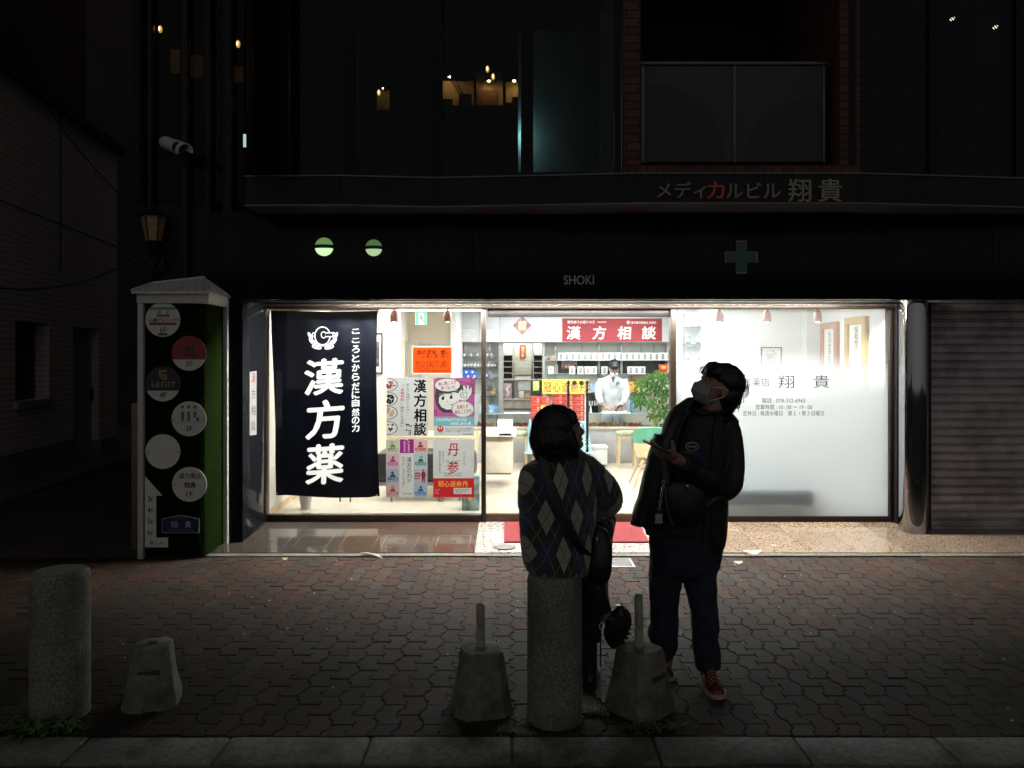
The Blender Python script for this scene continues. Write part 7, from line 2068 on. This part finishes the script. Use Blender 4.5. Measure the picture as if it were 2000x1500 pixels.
limb(bm, pts_of(DM, [(1385, 960, .0, .09, .14), (1386, 1010, .0, .085, .135), (1384, 1050, .0, .085, .13), (1386, 1068, .0, .078, .12)]), 18, sub=2)
limb(bm, pts_of(DM, [(1296, 850, .02, .05, .07), (1284, 905, .02, .055, .085), (1270, 960, .01, .060, .085), (1256, 1005, .0, .058, .08), (1250, 1029, -.01, .050, .07)]), 16, sub=2)
limb(bm, pts_of(DM, [(1410, 828, .02, .065, .07), (1424, 850, .01, .070, .075), (1431, 890, -.01, .058, .075), (1428, 935, -.06, .062, .070), (1418, 955, -.11, .055, .062), (1385, 940, -.19, .055, .058), (1352, 918, -.25, .048, .05), (1333, 903, -.30, .044, .044)]), 18, sub=3)
limb(bm, pts_of(DM, [(1390, 806, .04, .045, .05), (1414, 816, .04, .045, .055), (1432, 834, .03, .045, .06)]), 14, sub=2)
jacket = fuse('jacket', bm, .0065, jk, man, smooth=4, wrinkle=.009, wscale=11, post=jac_post)
bm = B()
for pts in ([(1350, 803, -.07), (1333, 822, -.12), (1322, 860, -.15), (1312, 910, -.155), (1300, 970, -.15), (1288, 1028, -.145)], [(1402, 806, -.06), (1398, 830, -.12), (1394, 870, -.15), (1386, 930, -.15), (1378, 1000, -.15), (1374, 1062, -.14)]):
    limb(bm, [(P(x, y, DM + z), .007, .007) for x, y, z in pts], 8, sub=3)
obj('zip_edge', bm, jk, jacket)
bm = B(); limb(bm, [(P(1354, 800, DM - .03), .012, .014), (P(1370, 808, DM - .085), .012, .014), (P(1392, 806, DM - .08), .012, .014), (P(1415, 806, DM - .02), .012, .016), (P(1412, 800, DM + .07), .012, .016)], 10, sub=3); obj('collar', bm, jk, jacket)
jeans = pbr('dark_jeans', (.018, .022, .042), .85, var=.35, scale=16, bump=.3, bscale=350)
bm = B()
limb(bm, pts_of(DM, [(1340, 1015, 0, .185, .125), (1341, 1060, 0, .190, .128), (1336, 1100, 0, .180, .122), (1333, 1122, 0, .165, .105)]), 26, sub=2)
limb(bm, pts_of(DM, [(1302, 1095, .02, .088, .10), (1299, 1140, .03, .080, .09), (1298, 1183, .05, .074, .082), (1297, 1222, .07, .074, .078), (1294, 1240, .08, .082, .080), (1299, 1254, .08, .068, .074), (1295, 1269, .085, .074, .076), (1298, 1285, .09, .060, .074), (1304, 1294, .08, .035, .06)]), 18, sub=2)
limb(bm, pts_of(DM, [(1366, 1095, .0, .090, .10), (1368, 1140, -.01, .083, .09), (1374, 1180, -.02, .073, .082), (1378, 1208, -.02, .072, .08), (1376, 1248, -.01, .068, .076), (1381, 1280, .0, .071, .076), (1383, 1304, .0, .062, .078)]), 18, sub=2)
fuse('trousers', bm, .0065, jeans, man, smooth=3, wrinkle=.010, wscale=12)
red_l = pbr('oxblood_leather', (.10, .018, .010), .25, var=.25, spec=.6)
sole_m = pbr('cream_sole', (.36, .32, .25), .7, var=.1)
shoe(man, Vector((PX(1380, DM + .02), DM + .03, 0)), Vector((PX(1403, DM - .2), DM - .21, 0)), red_l, sole_m)
shoe(man, Vector((PX(1297, DM + .17), DM + .19, 0)), Vector((PX(1302, DM), DM + .0, 0)), red_l, sole_m)
# phone in the hand
a_ = Vector((-.86, .30, .40)).normalized(); n_ = Vector((.32, -.12, .93)); n_ = (n_ - a_ * n_.dot(a_)).normalized(); t_ = n_.cross(a_)
M4 = Matrix.Translation(Wm + Vector((-.93, -.05, .34)).normalized() * .105 + n_ * .022) @ Matrix((a_, t_, n_)).transposed().to_4x4()
bm = B(); box(bm, -.072, .072, -.035, .035, -.004, .004, .003, mat=M4); ph = obj('phone', bm, black_plastic); tag(ph, 'dark phone held flat in the hand of the standing man', 'phone')
bm = B(); box(bm, -.068, .068, -.032, .032, .0041, .0046, mat=M4); obj('screen', bm, pbr('phone_screen', (.01, .01, .012), .08, var=0), ph, smooth=False)
# sling bag in front of the man
lea = pbr('black_leather_bag', (.012, .012, .013), .35, var=.25, scale=30, bump=.2, bscale=160)
bm = B()
limb(bm, pts_of(DM - .19, [(1330, 938, 0, .085, .035), (1333, 955, 0, .108, .05), (1336, 985, 0, .110, .055), (1340, 1008, 0, .090, .05), (1338, 1024, 0, .06, .03)]), 20, sub=3)
sb = fuse('sling_bag', bm, .006, lea, None, smooth=4, wrinkle=.003); tag(sb, 'black leather sling bag worn across the front of the standing man', 'bag')
bm = B(); limb(bm, [(P(x, y, DM - .25), .0022, .0022) for x, y in ((1299, 946), (1300, 970), (1305, 1000), (1314, 1025))], 6, sub=3); obj('zip', bm, pbr('brass', (.35, .27, .14), .35, .8, var=.1), sb)
bm = B(); ribbon(bm, [(P(x, y, DM + z), Vector((-.3, -1, 0))) for x, y, z in ((1302, 945, -.22), (1296, 900, -.19), (1302, 860, -.175), (1318, 825, -.14), (1338, 806, -.06))], .026); ribbon(bm, [(P(x, y, DM + z), Vector((0, -1, 0))) for x, y, z in ((1370, 985, -.215), (1395, 975, -.20), (1420, 968, -.15))], .024); obj('strap', bm, lea, sb)
bm = B()
for k in range(9):
    c = P(1296 - 1.0 * k, 942 + 6.6 * k, DM - .26); q = [c + Vector((.006 * math.cos(a), .002, .009 * math.sin(a))) if k % 2 == 0 else c + Vector((.002 * math.cos(a), .005 * math.cos(a), .009 * math.sin(a))) for a in [2 * PI * j / 10 for j in range(11)]]; tube(bm, q, .0017, 5)
obj('chain', bm, steel, sb)
bm = B(); pbox(bm, 1280, 1004, 1294, 1020, DM - .265, .008, .003); pbox(bm, 1279, 1018, 1295, 1023, DM - .266, .010, .003); obj('charm', bm, pbr('charm_grey', (.30, .30, .29), .6, var=.3, scale=90), sb)
bm = B(); pbox(bm, 1341, 947, 1345, 957, DM - .252, .006, .002); obj('buckle', bm, chrome, sb)
bm = B()
for k in range(6): tube(bm, [P(1378 + 4 * k, 989 - 3.2 * k + (k % 2) * 3, DM - .235), P(1382 + 4 * k, 986 - 3.2 * k - (k % 2) * 3, DM - .23)], .002, 5)
obj('side_chain', bm, steel, sb)
bm = B(); limb(bm, [(P(1364, 890, DM - .30), .008, .008), (P(1370, 899, DM - .29), .007, .007), (P(1376, 908, DM - .28), .005, .005)], 10); o = obj('blue_bottle_cap', bm, pbr('blue_plastic', (.02, .05, .30), .3, var=.05)); tag(o, 'small blue cap poking out at the left arm of the standing man', 'cap')

# ------------------------------------------------------- the seated woman
DWm = 3.60
bm = B()
fw = Vector((.90, .33, .24))
WC = P(1098, 841, DWm)
Hw, Mw = head(bm, WC, fw, .93)
limb(bm, [(Hw(-.02, 0, -.05), .05, .05), (P(1084, 885, DWm), .05, .052), (P(1082, 905, DWm), .07, .065)], 16)
limb(bm, pts_of(DWm, [(1082, 895, 0, .06, .06), (1086, 918, 0, .14, .085), (1088, 970, 0, .135, .095), (1088, 1040, 0, .125, .10), (1092, 1105, 0, .145, .12)]), 18, sub=2)
limb(bm, pts_of(DWm, [(1140, 918, .02, .045, .045), (1168, 942, .05, .042, .042), (1190, 975, .10, .036, .036), (1170, 985, .28, .032, .032), (1140, 982, .38, .026, .026)]), 12)
limb(bm, pts_of(DWm, [(1044, 915, .03, .040, .040), (1036, 960, .10, .038, .038), (1040, 1000, .22, .036, .036), (1090, 985, .36, .026, .026)]), 12)
limb(bm, pts_of(DWm, [(1112, 1100, .05, .085, .085), (1138, 1140, .26, .058, .058), (1152, 1240, .30, .040, .040), (1151, 1312, .30, .034, .036)]), 14)
limb(bm, pts_of(DWm, [(1125, 1090, .05, .085, .085), (1182, 1022, .40, .055, .055), (1170, 1110, .34, .046, .05), (1176, 1180, .29, .036, .036), (1190, 1212, .27, .032, .034)]), 14)
hand(bm, P(1140, 982, DWm + .38), Vector((-.8, .4, .1)), Vector((0, .3, 1)), Vector((.2, 1, 0)), .88, (30, 40, 25)); hand(bm, P(1090, 985, DWm + .36), Vector((.8, .4, -.1)), Vector((0, -.3, -1)), Vector((.2, 1, 0)), .88, (30, 40, 25))
woman = fuse('person', bm, .0046, skin, None, smooth=3, origin=(PX(1090, DWm), DWm + .05, 0))
tag(woman, 'person in argyle knit sweater with bobbed black hair sitting on the bollard', 'person')
eyes(Hw, Mw, woman, .93)
def woman_hair():
    bm = B(); e = lambda x, y, z, r: ell(bm, Hw(x, y, z), r, Mw, 22)
    e(-.030, 0, .034, (.116, .108, .100)); e(-.066, 0, -.03, (.108, .118, .105)); e(-.074, 0, -.080, (.096, .112, .058)); e(.030, 0, .062, (.055, .088, .050)); e(.000, -.09, -.055, (.050, .026, .090)); e(.000, .09, -.055, (.050, .026, .090))
    def post(b2):
        inv = Mw.inverted()
        for v in b2.verts:
            l = inv @ (v.co - WC)
            if l.x > .012 and l.z < .03:
                k = min(1, (l.x - .012) / .03) * min(1, (.03 - l.z) / .02); l.x -= .055 * k; l.y *= 1 - .2 * k; v.co = WC + Mw @ l
            v.co += (v.co - WC).normalized() * (.006 * noise.noise(Vector((l.x * 22, l.y * 22, l.z * 4))) + .003 * noise.noise(Vector((l.x * 70, l.y * 70, l.z * 6))))
        r2 = random.Random(9)
        for k in range(220):
            a = r2.uniform(0, 2 * PI)
            if abs(a - 0) < .5 or abs(a - 2 * PI) < .5: continue
            x, y = -.045 + .098 * math.cos(a), .108 * math.sin(a)
            p = Hw(x, y, -.02 + r2.uniform(-.02, .02)); q = Hw(x * 1.04, y * 1.03, -.08); e_ = Hw(x * .98 - .0, y * .97, -.132 - r2.random() * .018)
            limb(b2, [(p, .003, .003), (q, .0028, .0028), (e_, .0006, .0006)], 4)
    return fuse('hair', bm, .006, hair_m, woman, smooth=2, post=post)
woman_hair()
bm = B()
for q in (-1, 1): tube(bm, [Hw(.096, q * .032 + .024 * math.cos(a), -.004 + .024 * math.sin(a)) for a in [2 * PI * k / 20 for k in range(21)]], .0016, 6)
tube(bm, [Hw(.096, -.056, 0), Hw(.04, -.075, .004), Hw(-.01, -.082, .0)], .0016, 6); tube(bm, [Hw(.096, .056, 0), Hw(.04, .075, .004), Hw(-.01, .082, .0)], .0016, 6); tube(bm, [Hw(.098, -.010, 0), Hw(.1, .010, 0)], .0016, 6)
obj('glasses', bm, pbr('gold_wire', (.5, .4, .25), .3, .9, var=0), woman)
bm = B(); c = P(1116, 868, DWm - .10); tube(bm, [c + Vector((.010 * math.cos(a), 0, .018 * math.sin(a))) for a in [2 * PI * k / 16 for k in range(17)]], .0016, 6); obj('earring', bm, chrome, woman)
# argyle sweater
def argyle():
    m = bpy.data.materials.new('argyle_knit'); m.use_nodes = True
    n = m.node_tree.nodes; l = m.node_tree.links; b = n['Principled BSDF']
    g = n.new('ShaderNodeNewGeometry'); s = n.new('ShaderNodeSeparateXYZ'); l.new(g.outputs['Position'], s.inputs[0])
    def math_(op, a, b_=None, c=None):
        q = n.new('ShaderNodeMath'); q.operation = op
        for i, v in enumerate((a, b_, c)):
            if v is None: continue
            if isinstance(v, (int, float)): q.inputs[i].default_value = v
            else: l.new(v, q.inputs[i])
        return q.outputs[0]
    d = DWm - .11; px = d / F
    nz = n.new('ShaderNodeTexNoise'); nz.inputs['Scale'].default_value = 4; l.new(g.outputs['Position'], nz.inputs['Vector'])
    wob = math_('MULTIPLY_ADD', nz.outputs['Fac'], .03, -.015)
    y = math_('MULTIPLY_ADD', s.outputs['Y'], .55, -.55 * d)                      # let the pattern run round the body
    xx = math_('ADD', math_('ADD', s.outputs['X'], wob), y)
    u = math_('MULTIPLY', math_('SUBTRACT', xx, PX(1032, d)), 1 / (31 * px)); v = math_('MULTIPLY', math_('SUBTRACT', math_('ADD', s.outputs['Z'], wob), PZ(938, d)), 1 / (72 * px))
    a = math_('ADD', u, v); c = math_('SUBTRACT', u, v)
    def even(t): return math_('LESS_THAN', math_('FRACT', math_('MULTIPLY_ADD', t, .5, .25)), .5)
    ea, ec = even(a), even(c)
    light = math_('MULTIPLY', ea, ec); blue = math_('MULTIPLY', math_('SUBTRACT', 1, ea), math_('SUBTRACT', 1, ec))
    def line(t): return math_('LESS_THAN', math_('ABSOLUTE', math_('SUBTRACT', math_('FRACT', math_('ADD', t, .5)), .5)), .028)
    ln = math_('MAXIMUM', line(a), line(c))
    def mix(f, A, Bc):
        q = n.new('ShaderNodeMix'); q.data_type = 'RGBA'; l.new(f, q.inputs['Factor'])
        if isinstance(A, tuple): q.inputs['A'].default_value = (*A, 1)
        else: l.new(A, q.inputs['A'])
        q.inputs['B'].default_value = (*Bc, 1); return q.outputs['Result']
    o = mix(light, (.040, .043, .034), (.34, .35, .30)); o = mix(blue, o, (.045, .055, .12)); o = mix(ln, o, (.16, .16, .15))
    l.new(o, b.inputs['Base Color']); b.inputs['Roughness'].default_value = .95; b.inputs['Sheen Weight'].default_value = .5; b.inputs['Specular IOR Level'].default_value = .1
    w = n.new('ShaderNodeTexNoise'); w.inputs['Scale'].default_value = 220; l.new(g.outputs['Position'], w.inputs['Vector'])
    bp = n.new('ShaderNodeBump'); bp.inputs['Strength'].default_value = .6; bp.inputs['Distance'].default_value = .006; l.new(w.outputs['Fac'], bp.inputs['Height']); l.new(bp.outputs[0], b.inputs['Normal'])
    return m
knit = argyle()
bm = B()
TR = [(1080, 882, 0, .080, .07), (1083, 890, 0, .125, .085), (1086, 906, 0, .162, .105), (1088, 930, 0, .178, .120), (1088, 960, 0, .184, .126), (1089, 1000, 0, .180, .130), (1088, 1040, 0, .174, .134), (1089, 1079, 0, .168, .138), (1092, 1106, 0, .156, .135), (1093, 1121, 0, .135, .125)]
limb(bm, pts_of(DWm, TR), 30, sub=3)
limb(bm, pts_of(DWm, [(1136, 914, .02, .075, .08), (1160, 936, .04, .078, .085), (1183, 962, .08, .072, .08), (1187, 982, .15, .060, .07), (1160, 988, .28, .050, .05), (1144, 984, .36, .038, .038)]), 18, sub=3)
limb(bm, pts_of(DWm, [(1050, 912, .02, .045, .07), (1034, 955, .10, .055, .07), (1040, 1002, .22, .052, .055), (1084, 988, .34, .036, .036)]), 16, sub=2)
def fuzz(b2):
    r2 = random.Random(3); b2.normal_update(); fs = list(b2.faces)
    for k in range(16000):
        f = fs[r2.randrange(len(fs))]; p = f.calc_center_median(); nrm = f.normal
        e_ = p + (nrm + Vector((r2.gauss(0, .6), r2.gauss(0, .6), r2.gauss(0, .6)))).normalized() * r2.uniform(.004, .012); t = Vector((r2.gauss(0, 1), r2.gauss(0, 1), r2.gauss(0, 1))).normalized() * .0005
        b2.faces.new([b2.verts.new(q) for q in (p - t, p + t, e_)])
sweater = fuse('sweater', bm, .007, knit, woman, smooth=4, wrinkle=.008, wscale=9, post=fuzz)
bm = B(); limb(bm, [(P(1058, 888, DWm + .03), .014, .014), (P(1066, 892, DWm - .06), .014, .014), (P(1086, 893, DWm - .085), .014, .014), (P(1106, 891, DWm - .05), .014, .014), (P(1115, 889, DWm + .03), .014, .014)], 10, sub=3); obj('neckband', bm, pbr('knit_dark', (.04, .043, .036), .95, var=.2, bump=.5, bscale=200), sweater)
bk = pbr('black_trousers', (.008, .008, .009), .8, var=.3, scale=30, bump=.2, bscale=250)
bm = B()
limb(bm, pts_of(DWm, [(1095, 1085, 0, .14, .12), (1100, 1106, .02, .155, .118), (1106, 1118, .03, .13, .10)]), 20)
limb(bm, pts_of(DWm, [(1115, 1104, .06, .09, .09), (1136, 1140, .24, .080, .085), (1150, 1190, .29, .064, .075), (1154, 1247, .31, .056, .07)]), 16, sub=2)
limb(bm, pts_of(DWm, [(1128, 1092, .06, .09, .09), (1176, 1028, .36, .066, .07), (1183, 1020, .42, .050, .06), (1170, 1085, .36, .060, .065), (1160, 1140, .31, .058, .065), (1170, 1180, .29, .052, .06), (1177, 1199, .28, .040, .05)]), 16, sub=2)
tr = fuse('trousers', bm, .0065, bk, woman, smooth=3, wrinkle=.010, wscale=12)
for px, py, dd in ((1154, 1160, .215), (1176, 1223, .22)):
    bm = B(); c = P(px, py, DWm + dd); q = [c + Vector((.014 * math.cos(a), .004 * math.sin(a), .016 * math.sin(a))) for a in [2 * PI * k / 18 for k in range(19)]]; tube(bm, q, .0022, 6); obj('metal_ring', bm, chrome, tr)
bm = B(); ribbon(bm, [(P(1173, y, DWm + .25), Vector((0, -1, 0))) for y in (1228, 1250, 1275, 1302)], .007, .002); obj('dangling_tape', bm, bk, tr)
blk = pbr('black_boot', (.010, .010, .011), .28, var=.3, scale=30, spec=.6)
bsole = pbr('black_sole', (.012, .012, .012), .7, var=.2)
shoe(woman, Vector((PX(1150, DWm + .27), DWm + .26, 0)), Vector((PX(1156, DWm + .5), DWm + .50, 0)), blk, bsole, lace=False)
bm = B(); limb(bm, pts_of(DWm + .30, [(1152, 1240, 0, .038, .042), (1151, 1275, 0, .040, .046), (1151, 1310, 0, .040, .05), (1151, 1326, -.005, .040, .055)]), 16, sub=2); obj('boot_shaft', bm, blk, woman)
dsh = DWm + .27
bm = B(); limb(bm, pts_of(dsh, [(1199, 1188, 0, .022, .03), (1206, 1194, 0, .045, .045), (1208, 1212, 0, .062, .05), (1201, 1234, 0, .058, .048), (1199, 1252, 0, .042, .044), (1199, 1264, 0, .020, .03)]), 18, sub=3)
limb(bm, pts_of(dsh, [(1186, 1202, 0, .034, .04), (1198, 1212, 0, .046, .045)]), 14)
sh = fuse('shoe', bm, .005, blk, woman, smooth=3, wrinkle=.003, wscale=25)
bm = B(); limb(bm, pts_of(dsh, [(1211, 1184, 0, .014, .035), (1222, 1195, 0, .018, .045), (1227, 1214, 0, .018, .048), (1220, 1232, 0, .015, .046), (1212, 1248, 0, .014, .045), (1207, 1262, 0, .012, .035)]), 12, sub=3)
for k in range(9):
    t = k / 8; px, py = 1219 + 10 * math.sin(t * PI) - 8 * t, 1187 + 72 * t; box(bm, PX(px, dsh) - .006, PX(px + 5, dsh), dsh - .045, dsh + .045, PZ(py, dsh) - .006, PZ(py, dsh) + .006, .002)
obj('sole', bm, bsole, sh)
bm = B()
for k in range(5): tube(bm, [P(1192 + k * .5, 1198 + 7 * k, dsh - .048), P(1201 + k * .2, 1195 + 7 * k, dsh - .056), P(1211 - k, 1200 + 7 * k, dsh - .048)], .003, 6)
obj('laces', bm, pbr('lace_black', (.03, .03, .03), .4, var=.1), sh)
# shoulder bag
bm = B(); limb(bm, pts_of(DWm - .05, [(1168, 1040, .06, .045, .05), (1172, 1062, .03, .054, .06), (1172, 1095, .02, .058, .065), (1171, 1120, .02, .055, .06), (1170, 1131, .03, .045, .05)]), 18, sub=3)
bg_ = fuse('shoulder_bag', bm, .006, lea, None, smooth=4, wrinkle=.004); tag(bg_, 'black shoulder bag hanging at the hip of the seated person', 'bag')
rows = TR
def back_y(px, py):
    for (xa, ya, _, wa, da), (xb, yb, _, wb, db) in zip(rows, rows[1:]):
        if ya <= py <= yb:
            t = (py - ya) / (yb - ya); cx = xa + (xb - xa) * t; w = wa + (wb - wa) * t; d = da + (db - da) * t
            k = min(.97, abs((px - cx) * DWm / F / w)); return DWm - d * math.sqrt(1 - k * k)
    return DWm - .1
path = [(1058, 890), (1062, 905), (1067, 930), (1075, 955), (1085, 980), (1097, 1008), (1110, 1035), (1124, 1058), (1140, 1078), (1156, 1092)]
bm = B(); ribbon(bm, [(P(x, y, back_y(x, y) - .016), Vector((0, -1, .1))) for x, y in path], .034, .005); obj('strap', bm, lea, bg_)
bm = B(); pbox(bm, 1164, 1050, 1168, 1062, DWm - .10, .004, .001); obj('tab', bm, steel, bg_)

# ------------------------------------------------------- the pharmacist
DPh = 12.30
bm = B()
PC = P(1199.5, 718.5, DPh - .02)
Hp, Mp = head(bm, PC, Vector((.05, -.80, -.60)), .97)
limb(bm, [(Hp(-.02, 0, -.05), .052, .055), (P(1198, 738, DPh), .06, .06)], 14)
limb(bm, pts_of(DPh, [(1198, 735, 0, .06, .06), (1197, 745, 0, .17, .09), (1197, 775, 0, .15, .10), (1197, 810, 0, .15, .10), (1197, 840, 0, .16, .10)]), 16)
for s_, X0 in ((-1, 1177), (1, 1217)): limb(bm, [(P(X0, 742, DPh), .05, .05), (P(X0 + s_ * 7, 768, DPh - .06), .045, .045), (P(X0 + s_ * 2, 786, DPh - .22), .035, .035), (P(X0 - s_ * 4, 793, DPh - .33), .028, .028)], 12)
for s_, X0 in ((-1, 1190), (1, 1206)): limb(bm, [(P(X0, 835, DPh), .085, .085), (P(X0, 870, DPh), .06, .06), (Vector((PX(X0, DPh), DPh, .17)), .045, .045), (Vector((PX(X0, DPh), DPh - .04, .11)), .045, .09)], 12)
hand(bm, P(1182, 793, DPh - .33), Vector((.75, -.5, -.4)), Vector((.2, .3, -.9)), Vector((.3, -.6, .5)), 1.1, (20, 25, 20)); hand(bm, P(1213, 789, DPh - .33), Vector((-.7, -.5, -.4)), Vector((-.2, .3, -.9)), Vector((-.3, -.6, .5)), 1.1, (20, 25, 20))
ph_ = fuse('person', bm, .0065, skin, None, smooth=2, origin=(PX(1197, DPh), DPh, FZ)); tag(ph_, 'person in a white coat and face mask reading papers behind the counter', 'person')
eyes(Hp, Mp, ph_)
bm = B(); ell(bm, Hp(-.02, 0, .045), (.108, .086, .088), Mp, 18); ell(bm, Hp(-.05, 0, -.01), (.070, .084, .08), Mp, 16); ell(bm, Hp(.05, 0, .08), (.05, .066, .03), Mp, 14); fuse('hair', bm, .007, hair_m, ph_, smooth=2, wrinkle=.006, wscale=40)
bm = B(); ell(bm, Hp(.055, 0, -.075), (.062, .064, .052), Mp, 16); mk = obj('face_mask', bm, white_card, ph_)
bm = B()
for q in (-1, 1): tube(bm, [Hp(.05, q * .062, -.05), Hp(-.01, q * .086, -.01)], .004, 5)
obj('ear_loop', bm, white_card, mk)
coat = pbr('white_coat', (.50, .51, .53), .8, var=.04, bump=.1)
bm = B()
limb(bm, pts_of(DPh, [(1198, 734, .01, .075, .07), (1197.5, 738, .01, .13, .085), (1197, 743, 0, .19, .105), (1196, 757, 0, .185, .125), (1196, 775, 0, .17, .125), (1196, 795, 0, .165, .125), (1196, 815, 0, .18, .13), (1196, 840, 0, .19, .135), (1196, 862, 0, .20, .14)]), 24, sub=2)
for s_, X0 in ((-1, 1176), (1, 1217)): limb(bm, [(P(X0, 742, DPh), .07, .075), (P(X0 + s_ * 5, 755, DPh - .02), .068, .07), (P(X0 + s_ * 7, 768, DPh - .07), .062, .065), (P(X0 + s_ * 4, 780, DPh - .17), .055, .055), (P(X0 - s_ * 1, 789, DPh - .28), .048, .048)], 14, sub=2)
ct = fuse('white_coat', bm, .010, coat, ph_, smooth=3, wrinkle=.010, wscale=10)
bm = B(); poly(bm, [(1191, 736), (1204, 736), (1197.5, 749)], DPh - .135); poly(bm, [(1196.3, 812), (1197.2, 812), (1198, 862), (1195.5, 862)], DPh - .146); obj('shirt', bm, pbr('grey_shirt', (.06, .065, .065), .8, var=.1), ph_, smooth=False, normals=False)
for s_ in (-1, 1):
    bm = B(); prism(bm, [P(1197.5 + s_ * x, y, DPh - .137) for x, y in ((4.5, 735), (10, 741), (7.5, 744), (6, 743.5), (1.2, 756), (.2, 749))], (0, -.006, 0)); obj('lapel', bm, coat, ct, smooth=False)
bm = B(); pbox(bm, 1204, 746, 1206, 752, DPh - .14, .006); pbox(bm, 1207.5, 745, 1209.5, 751, DPh - .14, .006); obj('pocket_pens', bm, black_plastic, ph_)
bm = B(); limb(bm, [(P(1197.2, y, DPh - .128 - .004 * (y > 780)), .0025, .004) for y in (757, 775, 795, 812)], 6); obj('coat_seam', bm, pbr('seam_grey', (.30, .31, .33), .8, var=0), ct)
